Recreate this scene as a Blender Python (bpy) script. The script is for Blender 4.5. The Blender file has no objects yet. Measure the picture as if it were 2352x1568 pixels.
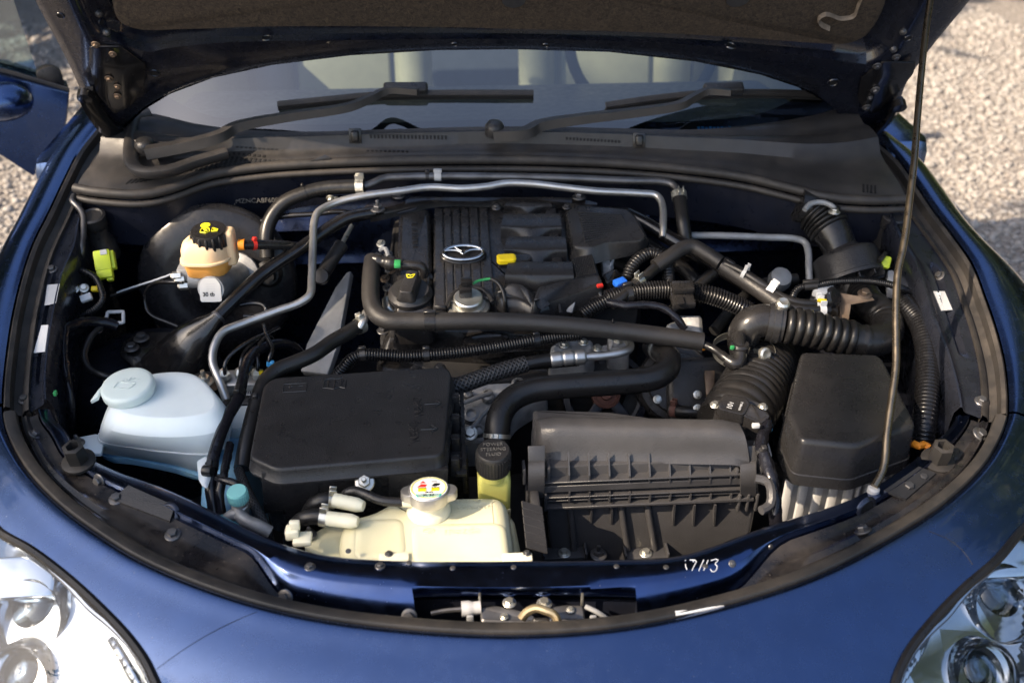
import bpy, bmesh, math, random
import numpy as np
from mathutils import Vector, Matrix
from mathutils.bvhtree import BVHTree
from mathutils import noise as mnoise
random.seed(7)
sc = bpy.context.scene
COL = sc.collection
R = math.radians

# ------------------------------------------------------------------ camera, sky, sun, exposure
CAM_LOC = Vector((-0.075, -0.70, 1.51)); PITCH = 33.0; YAW = -3.66; FPX = 2287.0
cd = bpy.data.cameras.new('camera'); cam = bpy.data.objects.new('camera', cd); COL.objects.link(cam)
cam.location = CAM_LOC; cam.rotation_euler = (R(90 - PITCH), 0, R(YAW))
cd.sensor_width = 36; cd.lens = FPX / 2352 * 36; cd.clip_start = .05; cd.clip_end = 400
cd.dof.use_dof = True; cd.dof.focus_distance = 1.42; cd.dof.aperture_fstop = 4.2
sc.camera = cam
SUN_EL, SUN_AZ = 40.0, 245.0       # azimuth measured clockwise from +Y: low, front left of the car
w = bpy.data.worlds.new('World'); sc.world = w; w.use_nodes = True
nt = w.node_tree; bg = nt.nodes['Background']
sky = nt.nodes.new('ShaderNodeTexSky'); sky.sky_type = 'NISHITA'; sky.sun_disc = False
sky.sun_elevation = R(SUN_EL); sky.sun_rotation = R(SUN_AZ); sky.air_density = 1.0; sky.dust_density = 3.0
nt.links.new(sky.outputs[0], bg.inputs[0]); bg.inputs[1].default_value = 0.14
sl = bpy.data.lights.new('sun', 'SUN'); sl.energy = 4.6; sl.angle = R(0.5); sl.color = (1, .81, .60)
so = bpy.data.objects.new('sun', sl); COL.objects.link(so)
SUN_DIR = Vector((math.sin(R(SUN_AZ)) * math.cos(R(SUN_EL)), math.cos(R(SUN_AZ)) * math.cos(R(SUN_EL)), math.sin(R(SUN_EL))))
so.rotation_euler = (SUN_DIR).to_track_quat('Z', 'Y').to_euler(); so.location = SUN_DIR * 30
sc.view_settings.view_transform = 'Standard'; sc.view_settings.look = 'None'
sc.view_settings.exposure = 1.25; sc.view_settings.gamma = 1

# ------------------------------------------------------------------ picture point -> place in the car
CM = Matrix.Translation(CAM_LOC) @ cam.rotation_euler.to_matrix().to_4x4()
CR = CM.to_3x3()
FWD = CR @ Vector((0, 0, -1))
def ray(px, py):
    return CR @ Vector(((px - 1176) / FPX, -(py - 784) / FPX, -1))
SL = .16; Z0 = .66                                   # the closed-hood plane z = Z0 + SL*y
def H(px, py, h=0.0):                                # h metres above (below) the hood plane
    d = ray(px, py); o = CAM_LOC
    return o + d * ((Z0 + SL * o.y + h - o.z) / (d.z - SL * d.y))
def Z(px, py, z):
    d = ray(px, py); return CAM_LOC + d * ((z - CAM_LOC.z) / d.z)
def Y(px, py, y):
    d = ray(px, py); return CAM_LOC + d * ((y - CAM_LOC.y) / d.y)
def on(px, py, pt, n):
    d = ray(px, py); return CAM_LOC + d * ((pt - CAM_LOC).dot(n) / d.dot(n))
def mpp(p): return (p - CAM_LOC).dot(FWD) / FPX      # metres per picture pixel there
HN = Vector((0, -SL, 1)).normalized()
UP = Vector((0, 0, 1)); FRONT = Vector((0, -1, 0)); RIGHT = Vector((1, 0, 0))

# ------------------------------------------------------------------ materials
M = {}
def mat(name, col, rough=.5, metal=0.0, coat=0.0, var=.12, vscale=30, bump=0.0, bscale=600, dirt=0.0, dirtcol=(.15, .125, .10), rvar=.12, sss=0.0, trans=0.0, alpha=1.0, spec=.5, ior=1.45, weave=0, speck=0.0):
    m = bpy.data.materials.new(name); m.use_nodes = True; t = m.node_tree; b = t.nodes['Principled BSDF']; L = t.links.new
    N = lambda ty: t.nodes.new('ShaderNode' + ty)
    tc = N('TexCoord'); geo = N('NewGeometry')
    pos = geo.outputs['Position']
    n1 = N('TexNoise'); n1.inputs['Scale'].default_value = vscale; n1.inputs['Detail'].default_value = 6; L(pos, n1.inputs['Vector'])
    mr = N('MapRange'); mr.inputs[1].default_value = .3; mr.inputs[2].default_value = .7; mr.inputs[3].default_value = 1 - var; mr.inputs[4].default_value = 1 + var
    L(n1.outputs[0], mr.inputs[0])
    mx = N('Mix'); mx.data_type = 'RGBA'; mx.blend_type = 'MULTIPLY'; mx.inputs[0].default_value = 1
    mx.inputs[6].default_value = (*col, 1); L(mr.outputs[0], mx.inputs[7])
    out = mx.outputs[2]
    rr = N('MapRange'); rr.inputs[1].default_value = .3; rr.inputs[2].default_value = .7; rr.inputs[3].default_value = max(.02, rough - rvar * .5); rr.inputs[4].default_value = min(1, rough + rvar)
    n2 = N('TexNoise'); n2.inputs['Scale'].default_value = vscale * 2.3; n2.inputs['Detail'].default_value = 5; L(pos, n2.inputs['Vector'])
    L(n2.outputs[0], rr.inputs[0]); ro = rr.outputs[0]
    if dirt > 0:
        n3 = N('TexNoise'); n3.inputs['Scale'].default_value = 14; n3.inputs['Detail'].default_value = 9; n3.inputs['Roughness'].default_value = .7; L(pos, n3.inputs['Vector'])
        sx = N('SeparateXYZ'); L(geo.outputs['Normal'], sx.inputs[0])
        a = N('MapRange'); a.inputs[1].default_value = .42; a.inputs[2].default_value = .75; L(n3.outputs[0], a.inputs[0])
        u = N('MapRange'); u.inputs[1].default_value = .0; u.inputs[2].default_value = .9; u.inputs[3].default_value = .25; L(sx.outputs[2], u.inputs[0])
        k = N('Math'); k.operation = 'MULTIPLY'; L(a.outputs[0], k.inputs[0]); L(u.outputs[0], k.inputs[1])
        k2 = N('Math'); k2.operation = 'MULTIPLY'; L(k.outputs[0], k2.inputs[0]); k2.inputs[1].default_value = dirt
        fac = k2.outputs[0]
        if speck > 0:
            vo = N('TexVoronoi'); vo.inputs['Scale'].default_value = 120; L(pos, vo.inputs['Vector'])
            s1 = N('MapRange'); s1.inputs[1].default_value = .13; s1.inputs[2].default_value = .05; s1.inputs[3].default_value = 0; s1.inputs[4].default_value = speck; L(vo.outputs['Distance'], s1.inputs[0])
            n4 = N('TexNoise'); n4.inputs['Scale'].default_value = 25; L(pos, n4.inputs['Vector'])
            s2 = N('MapRange'); s2.inputs[1].default_value = .5; s2.inputs[2].default_value = .62; L(n4.outputs[0], s2.inputs[0])
            s3 = N('Math'); s3.operation = 'MULTIPLY'; L(s1.outputs[0], s3.inputs[0]); L(s2.outputs[0], s3.inputs[1])
            s4 = N('Math'); s4.operation = 'MAXIMUM'; L(fac, s4.inputs[0]); L(s3.outputs[0], s4.inputs[1]); fac = s4.outputs[0]
        md = N('Mix'); md.data_type = 'RGBA'; L(fac, md.inputs[0]); L(out, md.inputs[6]); md.inputs[7].default_value = (*dirtcol, 1); out = md.outputs[2]
        rm = N('Mix'); L(fac, rm.inputs[0]); L(ro, rm.inputs[2]); rm.inputs[3].default_value = .85; ro = rm.outputs[0]
        if coat > 0:
            cm = N('Math'); cm.operation = 'MULTIPLY_ADD'; L(fac, cm.inputs[0]); cm.inputs[1].default_value = -coat; cm.inputs[2].default_value = coat; cm.use_clamp = True
            L(cm.outputs[0], b.inputs['Coat Weight'])
    L(out, b.inputs['Base Color']); L(ro, b.inputs['Roughness'])
    b.inputs['Metallic'].default_value = metal; b.inputs['Specular IOR Level'].default_value = spec; b.inputs['IOR'].default_value = ior
    if coat > 0:
        if dirt == 0: b.inputs['Coat Weight'].default_value = coat
        b.inputs['Coat Roughness'].default_value = .04
    if sss > 0:
        b.inputs['Subsurface Weight'].default_value = sss; b.inputs['Subsurface Radius'].default_value = (.02, .02, .018); b.inputs['Subsurface Scale'].default_value = .6
    if trans > 0: b.inputs['Transmission Weight'].default_value = trans
    hgt = None
    if bump > 0:
        nb = N('TexNoise'); nb.inputs['Scale'].default_value = bscale; nb.inputs['Detail'].default_value = 3; L(pos, nb.inputs['Vector']); hgt = nb.outputs[0]
    if weave > 0:
        uv = N('UVMap'); sp = N('SeparateXYZ'); L(uv.outputs[0], sp.inputs[0])
        def mul(s, k):
            q = N('Math'); q.operation = 'MULTIPLY'; L(s, q.inputs[0]); q.inputs[1].default_value = k; return q.outputs[0]
        def two(op, a1, b1):
            q = N('Math'); q.operation = op; L(a1, q.inputs[0]); L(b1, q.inputs[1]); return q.outputs[0]
        def sn(a1):
            q = N('Math'); q.operation = 'SINE'; L(a1, q.inputs[0]); return q.outputs[0]
        ua = mul(sp.outputs[0], 2 * math.pi * 9); va = mul(sp.outputs[1], weave)
        wv = two('MAXIMUM', sn(two('ADD', ua, va)), sn(two('SUBTRACT', ua, va)))
        hgt = wv
        cmx = N('MapRange'); cmx.inputs[1].default_value = .2; cmx.inputs[2].default_value = 1; cmx.inputs[3].default_value = .25; cmx.inputs[4].default_value = 2.2; L(wv, cmx.inputs[0])
        mw = N('Mix'); mw.data_type = 'RGBA'; mw.blend_type = 'MULTIPLY'; mw.inputs[0].default_value = 1; L(out, mw.inputs[6]); L(cmx.outputs[0], mw.inputs[7]); L(mw.outputs[2], b.inputs['Base Color'])
    if hgt is not None:
        bp = N('Bump'); bp.inputs['Strength'].default_value = bump if bump else .6; bp.inputs['Distance'].default_value = .0012 if not weave else .0009
        L(hgt, bp.inputs['Height']); L(bp.outputs[0], b.inputs['Normal'])
    if alpha < 1: b.inputs['Alpha'].default_value = alpha
    M[name] = m; return m

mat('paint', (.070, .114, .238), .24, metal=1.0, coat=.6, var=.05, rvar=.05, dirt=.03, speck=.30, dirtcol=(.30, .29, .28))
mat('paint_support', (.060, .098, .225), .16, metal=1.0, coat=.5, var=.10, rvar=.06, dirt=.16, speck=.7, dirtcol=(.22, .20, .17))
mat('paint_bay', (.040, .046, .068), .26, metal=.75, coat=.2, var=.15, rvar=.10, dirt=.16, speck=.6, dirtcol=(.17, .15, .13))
mat('paint_dark', (.008, .010, .018), .30, var=.2, dirt=.2, speck=.3)
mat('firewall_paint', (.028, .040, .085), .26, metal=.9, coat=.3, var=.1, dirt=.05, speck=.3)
mat('hood_paint', (.004, .0055, .012), .22, coat=.5, var=.2, dirt=.12)
mat('gloss_black', (.006, .006, .007), .16, var=.2, dirt=.14, coat=.4)
mat('plastic_grey', (.042, .0415, .044), .36, var=.12, bump=.35, bscale=520, dirt=.06, speck=.12)
mat('plastic', (.021, .0207, .0218), .30, var=.15, bump=.4, bscale=520, dirt=.05, speck=.14, rvar=.16)
mat('plastic_fine', (.020, .0197, .0207), .25, var=.12, bump=.15, bscale=900, dirt=.05, speck=.12, rvar=.14)
mat('plastic_shiny', (.015, .0145, .015), .22, var=.1, dirt=.05)
mat('cowl_plastic', (.028, .027, .0275), .34, var=.18, bump=.25, bscale=700, dirt=.22, speck=.1)
mat('trim_plastic', (.020, .019, .0185), .42, var=.2, bump=.15, bscale=700, dirt=.28, speck=.3)
mat('dusty_panel', (.008, .008, .010), .24, var=.25, bump=.08, bscale=300, dirt=.38, speck=.9, dirtcol=(.13, .11, .09), coat=.2)
mat('seal_rubber', (.026, .024, .023), .5, var=.2, dirt=.4)
mat('rubber', (.012, .0117, .012), .30, var=.15, bump=.08, bscale=400, dirt=.08)
mat('foam', (.020, .0188, .0185), .42, var=.12, bump=.3, bscale=350, dirt=.08)
mat('loom', (.008, .008, .009), .22, var=.1)
mat('tape', (.008, .008, .011), .2, var=.25, bump=.5, bscale=120)
mat('braid', (.02, .02, .021), .4, var=.1, weave=900)
mat('alu', (.52, .51, .49), .34, metal=.85, var=.12, bump=.1, bscale=300)
mat('cast_alu', (.34, .345, .35), .5, metal=.6, var=.25, vscale=50, bump=.5, bscale=160, dirt=.5, dirtcol=(.10, .09, .08))
mat('grey_steel', (.27, .28, .29), .5, metal=.3, var=.2, dirt=.3)
mat('zinc', (.62, .61, .55), .33, metal=.9, var=.2, bump=.1)
mat('bolt_dark', (.13, .13, .135), .36, metal=.8, var=.3, dirt=.4)
mat('bolt_rusty', (.20, .15, .11), .5, metal=.7, var=.3, dirt=.4, dirtcol=(.16, .08, .04))
mat('chrome', (.66, .67, .69), .13, metal=1, var=.03, rvar=.03)
mat('rod_steel', (.20, .165, .12), .28, metal=.95, var=.1)
mat('white_plastic', (.78, .85, .85), .34, var=.03, sss=.5, rvar=.06)
mat('white_cap', (.66, .74, .70), .38, var=.04, sss=.3)
mat('fluid_blue', (.32, .60, .82), .35, var=.06, sss=.4)
mat('cream_plastic', (.66, .63, .43), .34, var=.05, vscale=14, sss=.5, rvar=.06)
mat('cream_light', (.78, .74, .56), .36, var=.04, sss=.4)
mat('fluid_yellow', (.52, .50, .14), .3, var=.1, sss=.3)
mat('amber_plastic', (.85, .60, .36), .3, var=.06, vscale=20, sss=.5)
mat('amber_fluid', (.80, .38, .09), .3, var=.08, sss=.3)
mat('label_pale', (.52, .52, .51), .5, var=.03)
mat('booster_black', (.014, .0145, .017), .22, var=.15, dirt=.12)
mat('white', (.74, .74, .72), .5, var=.03)
mat('label_grey', (.42, .43, .44), .5, var=.05)
mat('stamp', (.12, .115, .105), .6, var=.3)
mat('yellow', (.85, .62, .01), .4, var=.04)
mat('yellow_print', (.80, .72, .02), .5, var=.04)
mat('lime', (.50, .60, .03), .4, var=.08)
mat('green', (.03, .26, .08), .4, var=.05)
mat('teal', (.22, .52, .50), .4, var=.05)
mat('teal_print', (.02, .42, .33), .5, var=.05)
mat('red', (.6, .03, .02), .4, var=.1)
mat('blue', (.02, .13, .6), .35, var=.1)
mat('sky_blue', (.08, .40, .75), .4, var=.1)
mat('orange', (.8, .27, .02), .4, var=.1)
mat('ink', (.01, .01, .011), .5, var=.05)
mat('void', (.004, .004, .005), .7, var=.1)
mat('engine_dark', (.012, .012, .013), .5, var=.3, dirt=.4, dirtcol=(.06, .055, .05), bump=.4, bscale=90)
mat('tray_white', (.38, .38, .375), .4, var=.05, dirt=.12)
mat('seat_leather', (.25, .235, .165), .5, var=.06, bump=.1, bscale=300)
mat('seat_reflect_bulkhead', (.07, .08, .10), .6, var=.1)  # left seat: windscreen reflection put into the colour; also serves the bulkhead
mat('dash', (.012, .014, .020), .5, var=.1, bump=.2, bscale=500)
mat('rust', (.10, .045, .035), .7, var=.4, bump=.4, bscale=200)
mat('marker', (.48, .51, .56), .5, var=.05)

def glass_mat(name, col, rough, ior=1.45, tint=1.0):
    m = bpy.data.materials.new(name); m.use_nodes = True; t = m.node_tree; t.nodes.clear(); L = t.links.new
    o = t.nodes.new('ShaderNodeOutputMaterial'); mix = t.nodes.new('ShaderNodeMixShader'); tr = t.nodes.new('ShaderNodeBsdfTransparent'); g = t.nodes.new('ShaderNodeBsdfGlossy')
    f = t.nodes.new('ShaderNodeFresnel'); f.inputs[0].default_value = ior; tr.inputs[0].default_value = (*col, 1); g.inputs[1].default_value = rough
    n = t.nodes.new('ShaderNodeTexNoise'); n.inputs['Scale'].default_value = 6; gp = t.nodes.new('ShaderNodeNewGeometry'); L(gp.outputs['Position'], n.inputs['Vector'])
    mr = t.nodes.new('ShaderNodeMapRange'); mr.inputs[3].default_value = rough * .6; mr.inputs[4].default_value = rough * 1.6 + .01; L(n.outputs[0], mr.inputs[0]); L(mr.outputs[0], g.inputs[1])
    L(f.outputs[0], mix.inputs[0]); L(tr.outputs[0], mix.inputs[1]); L(g.outputs[0], mix.inputs[2]); L(mix.outputs[0], o.inputs[0]); M[name] = m; return m
glass_mat('glass', (.56, .70, .74), .004, 2.4)
glass_mat('lamp_lens', (.93, .95, .95), .008, 1.5)
glass_mat('projector_glass', (.55, .62, .70), .02, 1.9)

# headlight reflector: faceted chrome
def reflector():
    m = bpy.data.materials.new('reflector'); m.use_nodes = True; t = m.node_tree; b = t.nodes['Principled BSDF']; L = t.links.new
    b.inputs['Base Color'].default_value = (.72, .74, .76, 1); b.inputs['Metallic'].default_value = .95; b.inputs['Roughness'].default_value = .13
    g = t.nodes.new('ShaderNodeNewGeometry'); v = t.nodes.new('ShaderNodeTexVoronoi'); v.inputs['Scale'].default_value = 15; v.feature = 'F1'; L(g.outputs['Position'], v.inputs['Vector'])
    bp = t.nodes.new('ShaderNodeBump'); bp.inputs['Strength'].default_value = .22; bp.inputs['Distance'].default_value = .012; L(v.outputs['Distance'], bp.inputs['Height']); L(bp.outputs[0], b.inputs['Normal']); M['reflector'] = m
reflector()
def felt():
    m = bpy.data.materials.new('felt'); m.use_nodes = True; t = m.node_tree; b = t.nodes['Principled BSDF']; L = t.links.new
    g = t.nodes.new('ShaderNodeNewGeometry')
    n = t.nodes.new('ShaderNodeTexNoise'); n.inputs['Scale'].default_value = 130; n.inputs['Detail'].default_value = 8; n.inputs['Roughness'].default_value = .75; n.inputs['Distortion'].default_value = 1.5; L(g.outputs['Position'], n.inputs['Vector'])
    n2 = t.nodes.new('ShaderNodeTexNoise'); n2.inputs['Scale'].default_value = 5; L(g.outputs['Position'], n2.inputs['Vector'])
    cr = t.nodes.new('ShaderNodeValToRGB'); e = cr.color_ramp.elements; e[0].position = .36; e[0].color = (.018, .013, .009, 1); e[1].position = .70; e[1].color = (.105, .076, .05, 1); L(n.outputs[0], cr.inputs[0])
    mx = t.nodes.new('ShaderNodeMix'); mx.data_type = 'RGBA'; mx.blend_type = 'MULTIPLY'; mx.inputs[0].default_value = .35; L(cr.outputs[0], mx.inputs[6]); L(n2.outputs[0], mx.inputs[7]); L(mx.outputs[2], b.inputs['Base Color'])
    b.inputs['Roughness'].default_value = .95; bp = t.nodes.new('ShaderNodeBump'); bp.inputs['Strength'].default_value = .7; bp.inputs['Distance'].default_value = .003; L(n.outputs[0], bp.inputs['Height']); L(bp.outputs[0], b.inputs['Normal']); M['felt'] = m
felt()
mat('felt_pale', (.16, .13, .10), .95, var=.3, vscale=80, bump=.4, bscale=300)

# ------------------------------------------------------------------ objects
OFF = {}
def thing(name, label, cat, loc, group=None):
    o = bpy.data.objects.new(name, None); COL.objects.link(o); o.location = loc; o.empty_display_size = .05
    o['label'] = label; o['category'] = cat
    if group: o['group'] = group
    OFF[o] = Vector(loc); return o
def tag(o, label, cat, group=None):
    o['label'] = label; o['category'] = cat
    if group: o['group'] = group
    return o
def finish(me, sharp):
    if sharp:
        me.shade_smooth(); me.set_sharp_from_angle(angle=R(sharp))
    return me
def mesh_of(name, bm, m, sharp=38):
    me = bpy.data.meshes.new(name)
    bm.to_mesh(me); bm.free()
    for x in (m if isinstance(m, (list, tuple)) else [m]): me.materials.append(M[x])
    return finish(me, sharp)
def part(name, bm, m, parent=None, sharp=38, label=None, sub=0, solid=0):
    """a mesh given in car coordinates; its origin becomes the parent's, or its own base"""
    bmesh.ops.recalc_face_normals(bm, faces=bm.faces[:]) if not getattr(part, 'keep', False) else None
    if parent is not None: off = OFF[parent]
    else:
        vs = [v.co for v in bm.verts]
        off = Vector((sum(v.x for v in vs) / len(vs), sum(v.y for v in vs) / len(vs), min(v.z for v in vs)))
    for v in bm.verts: v.co -= off
    o = bpy.data.objects.new(name, mesh_of(name, bm, m, sharp)); COL.objects.link(o)
    if parent is not None: o.parent = parent
    else: o.location = off
    OFF[o] = off
    if solid:
        s = o.modifiers.new('thickness', 'SOLIDIFY'); s.thickness = abs(solid); s.offset = -1 if solid > 0 else 1
    if sub:
        s = o.modifiers.new('smooth', 'SUBSURF'); s.levels = sub; s.render_levels = sub
    if label: o['label'] = label
    return o
def inst(name, me, parent, mtx):
    o = bpy.data.objects.new(name, me); COL.objects.link(o); o.parent = parent
    o.matrix_local = Matrix.Translation(-OFF[parent]) @ mtx; OFF[o] = OFF[parent]; return o
def frame(p, n, x=None):
    n = Vector(n).normalized()
    x = Vector(x) if x is not None else (Vector((1, 0, 0)) if abs(n.x) < .9 else Vector((0, 1, 0)))
    x = (x - n * x.dot(n)).normalized(); y = n.cross(x)
    return Matrix(((x.x, y.x, n.x, p.x), (x.y, y.y, n.y, p.y), (x.z, y.z, n.z, p.z), (0, 0, 0, 1)))

# ------------------------------------------------------------------ shapes (all add to a bmesh)
def NB(): return bmesh.new()
def catmull(pts, per=8, closed=False):
    pts = [Vector(p) for p in pts]; n = len(pts); out = []
    if n < 3 and not closed:
        return [pts[0].lerp(pts[1], i / per) for i in range(per + 1)]
    rng = range(n if closed else n - 1)
    for i in rng:
        if closed: p0, p1, p2, p3 = pts[(i - 1) % n], pts[i], pts[(i + 1) % n], pts[(i + 2) % n]
        else:
            p1, p2 = pts[i], pts[i + 1]; p0 = pts[i - 1] if i else p1 * 2 - p2; p3 = pts[i + 2] if i + 2 < n else p2 * 2 - p1
        t0 = 0; t1 = t0 + max(1e-6, (p1 - p0).length) ** .5; t2 = t1 + max(1e-6, (p2 - p1).length) ** .5; t3 = t2 + max(1e-6, (p3 - p2).length) ** .5
        for k in range(per):
            t = t1 + (t2 - t1) * k / per
            a1 = p0 * ((t1 - t) / (t1 - t0)) + p1 * ((t - t0) / (t1 - t0)); a2 = p1 * ((t2 - t) / (t2 - t1)) + p2 * ((t - t1) / (t2 - t1)); a3 = p2 * ((t3 - t) / (t3 - t2)) + p3 * ((t - t2) / (t3 - t2))
            b1 = a1 * ((t2 - t) / (t2 - t0)) + a2 * ((t - t0) / (t2 - t0)); b2 = a2 * ((t3 - t) / (t3 - t1)) + a3 * ((t - t1) / (t3 - t1))
            out.append(b1 * ((t2 - t) / (t2 - t1)) + b2 * ((t - t1) / (t2 - t1)))
    if not closed: out.append(pts[-1].copy())
    return out
def resample(pts, n=None, step=None):
    ds = [0]
    for a, b in zip(pts, pts[1:]): ds.append(ds[-1] + (b - a).length)
    T = ds[-1]
    if n is None: n = max(2, int(T / step) + 1)
    out = []; j = 0
    for i in range(n):
        d = T * i / (n - 1)
        while j < len(ds) - 2 and ds[j + 1] < d: j += 1
        k = (d - ds[j]) / max(1e-9, ds[j + 1] - ds[j]); out.append(pts[j].lerp(pts[j + 1], min(1, max(0, k))))
    return out, T
def tube(bm, pts, r, seg=14, step=.006, smooth=True, caps=True, rough=0, flat=1.0):
    """sweep a circle along a path; r is a number or a function of arc length"""
    path = catmull(pts, 10) if smooth and len(pts) > 2 else [Vector(p) for p in pts]
    path, T = resample(path, step=step)
    uvl = bm.loops.layers.uv.verify()
    t = (path[1] - path[0]).normalized(); nrm = t.orthogonal().normalized(); rings = []
    for i, p in enumerate(path):
        tn = (path[min(i + 1, len(path) - 1)] - path[max(i - 1, 0)]).normalized()
        nrm = (nrm - tn * nrm.dot(tn)).normalized(); bn = tn.cross(nrm); s = T * i / (len(path) - 1)
        rr = r(s) if callable(r) else r
        ring = []
        for k in range(seg):
            a = 2 * math.pi * k / seg; q = rr
            if rough: q *= 1 + rough * mnoise.noise(Vector((s * 90, math.cos(a) * 1.5, math.sin(a) * 1.5)))
            ring.append(bm.verts.new(p + nrm * math.cos(a) * q + bn * math.sin(a) * q * flat))
        rings.append((ring, s))
    for (a, s0), (b, s1) in zip(rings, rings[1:]):
        for k in range(seg):
            f = bm.faces.new((a[k], a[(k + 1) % seg], b[(k + 1) % seg], b[k]))
            for lp, (u, v) in zip(f.loops, ((k / seg, s0), ((k + 1) / seg, s0), ((k + 1) / seg, s1), (k / seg, s1))): lp[uvl].uv = (u, v)
    if caps:
        bm.faces.new(rings[0][0][::-1]); bm.faces.new(rings[-1][0])
    return path
def corr(r, amp, pitch):                    # round-topped corrugation
    return lambda s: r * (1 + amp * (abs(math.sin(math.pi * s / pitch)) - .6))
def loft(bm, rings, caps=True, closed=True):
    vr = [[bm.verts.new(p) for p in r] for r in rings]; n = len(vr[0])
    for a, b in zip(vr, vr[1:]):
        for k in range(n if closed else n - 1):
            bm.faces.new((a[k], a[(k + 1) % n], b[(k + 1) % n], b[k]))
    if caps and closed:
        bm.faces.new(vr[0][::-1]); bm.faces.new(vr[-1])
    return vr
def lathe(bm, prof, mtx, seg=28, caps=True):
    rings = []
    for r, z in prof: rings.append([mtx @ Vector((max(r, 1e-4) * math.cos(2 * math.pi * k / seg), max(r, 1e-4) * math.sin(2 * math.pi * k / seg), z)) for k in range(seg)])
    loft(bm, rings, caps)
def box(bm, mtx, sx, sy, sz, bev=0.0, seg=2):
    b = bmesh.new(); bmesh.ops.create_cube(b, size=1)
    for v in b.verts: v.co = Vector((v.co.x * sx, v.co.y * sy, v.co.z * sz))
    if bev: bmesh.ops.bevel(b, geom=b.edges[:], offset=min(bev, .45 * min(sx, sy, sz)), segments=seg, profile=.5, affect='EDGES')
    bmesh.ops.transform(b, matrix=mtx, verts=b.verts); join(bm, b)
def join(bm, b):
    me = bpy.data.meshes.new('tmp'); b.to_mesh(me); b.free(); bm.from_mesh(me); bpy.data.meshes.remove(me)
def prism(bm, top, vec, bev=0.0, seg=2):
    """a solid between the polygon and the polygon moved by vec (or a second polygon)"""
    b = bmesh.new(); top = [Vector(p) for p in top]
    bot = [Vector(p) for p in vec] if isinstance(vec, list) else [p + vec for p in top]
    loft(b, [top, bot]); bmesh.ops.recalc_face_normals(b, faces=b.faces[:])
    if bev: bmesh.ops.bevel(b, geom=b.edges[:], offset=bev, segments=seg, profile=.5, affect='EDGES', clamp_overlap=True)
    join(bm, b)
def fillet(poly, r, n=4):
    out = []; m = len(poly)
    for i in range(m):
        p0, p1, p2 = Vector(poly[i - 1]), Vector(poly[i]), Vector(poly[(i + 1) % m])
        a = p0 - p1; c = p2 - p1; rr = min(r, a.length * .45, c.length * .45)
        s = p1 + a.normalized() * rr; e = p1 + c.normalized() * rr
        for k in range(n + 1):
            t = k / n; out.append(s * (1 - t) ** 2 + p1 * (2 * t * (1 - t)) + e * t * t)
    return out
def inset(poly, d, n=HN):
    """move each corner of a polygon inwards by d (outwards when negative)"""
    m = len(poly); c = sum(poly, Vector()) / m; out = []
    for i in range(m):
        a = (poly[i] - poly[i - 1]).normalized(); b = (poly[(i + 1) % m] - poly[i]).normalized()
        na = n.cross(a); nb = n.cross(b); q = na + nb
        if q.length < 1e-6: q = na
        q.normalize()
        if q.dot(c - poly[i]) < 0: q = -q
        k = max(.45, q.dot(na if na.dot(q) > 0 else -na)); out.append(poly[i] + q * (d / k))
    return out
def stack(bm, outline, prof, axis=UP):
    """rounded body: the outline repeated at (height, inset) steps"""
    if prof[-1][1] > 0: prof = prof + [(prof[-1][0], prof[-1][1] + .002)]
    loft(bm, [[p + axis * h for p in (inset(outline, d, axis) if d else outline)] for h, d in prof])
def grid(bm, P):
    V = [[bm.verts.new(p) for p in r] for r in P]
    for a, b in zip(V, V[1:]):
        for k in range(len(a) - 1): bm.faces.new((a[k], a[k + 1], b[k + 1], b[k]))
    return V
def ellipse(p, n, x, rx, ry, k=24):
    f = frame(p, n, x); return [f @ Vector((rx * math.cos(2 * math.pi * i / k), ry * math.sin(2 * math.pi * i / k), 0)) for i in range(k)]
def text_bm(body, mtx, size, depth=.0006, bold=0.0, align='CENTER'):
    cu = bpy.data.curves.new('t', 'FONT'); cu.body = body; cu.size = size; cu.extrude = depth; cu.offset = bold; cu.align_x = align; cu.align_y = 'CENTER'; cu.resolution_u = 3
    o = bpy.data.objects.new('t', cu); me = bpy.data.meshes.new_from_object(o); b = bmesh.new(); b.from_mesh(me)
    bmesh.ops.transform(b, matrix=mtx, verts=b.verts); bpy.data.objects.remove(o); bpy.data.curves.remove(cu); bpy.data.meshes.remove(me); return b
# surfaces already built, to stand small things on
SURF = {}
def remember(key, bm):
    bm.normal_update(); SURF[key] = BVHTree.FromBMesh(bm)
def hit(px, py, *keys):
    d = ray(px, py).normalized(); best = None
    for k in keys or SURF:
        r = SURF[k].ray_cast(CAM_LOC, d)
        if r[0] is not None and (best is None or r[3] < best[2]): best = (r[0], r[1] if r[1].dot(d) < 0 else -r[1], r[3])
    if best is None: return H(px, py, -.02), HN.copy()
    return best[0], best[1]
def bolt_mesh(name, m, stud=False, star=False):
    bm = NB(); I = Matrix()
    lathe(bm, [(1.0, 0), (1.0, .12), (.92, .2), (.66, .26)], I, 20)
    lathe(bm, [(.62, .2), (.64, .62), (.56, .74), (.2, .76)] if not star else [(.6, .2), (.5, .7), (.3, .72)], I, 6)
    if stud: lathe(bm, [(.26, .7), (.26, 1.35), (.2, 1.45)], I, 10)
    return mesh_of(name, bm, m, 30)
BOLT = {'dark': bolt_mesh('bolt', 'bolt_dark'), 'zinc': bolt_mesh('bolt', 'zinc'), 'rust': bolt_mesh('bolt', 'bolt_rusty'), 'stud': bolt_mesh('bolt', 'bolt_dark', True), 'zstud': bolt_mesh('bolt', 'zinc', True)}
def bolt(parent, p, n, r, kind='dark', name='bolt'):
    f = frame(p, n) @ Matrix.Rotation(random.random() * 1.05, 4, 'Z'); s = Matrix.Diagonal((r, r, r, 1)); return inst(name, BOLT[kind], parent, f @ s)
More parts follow.
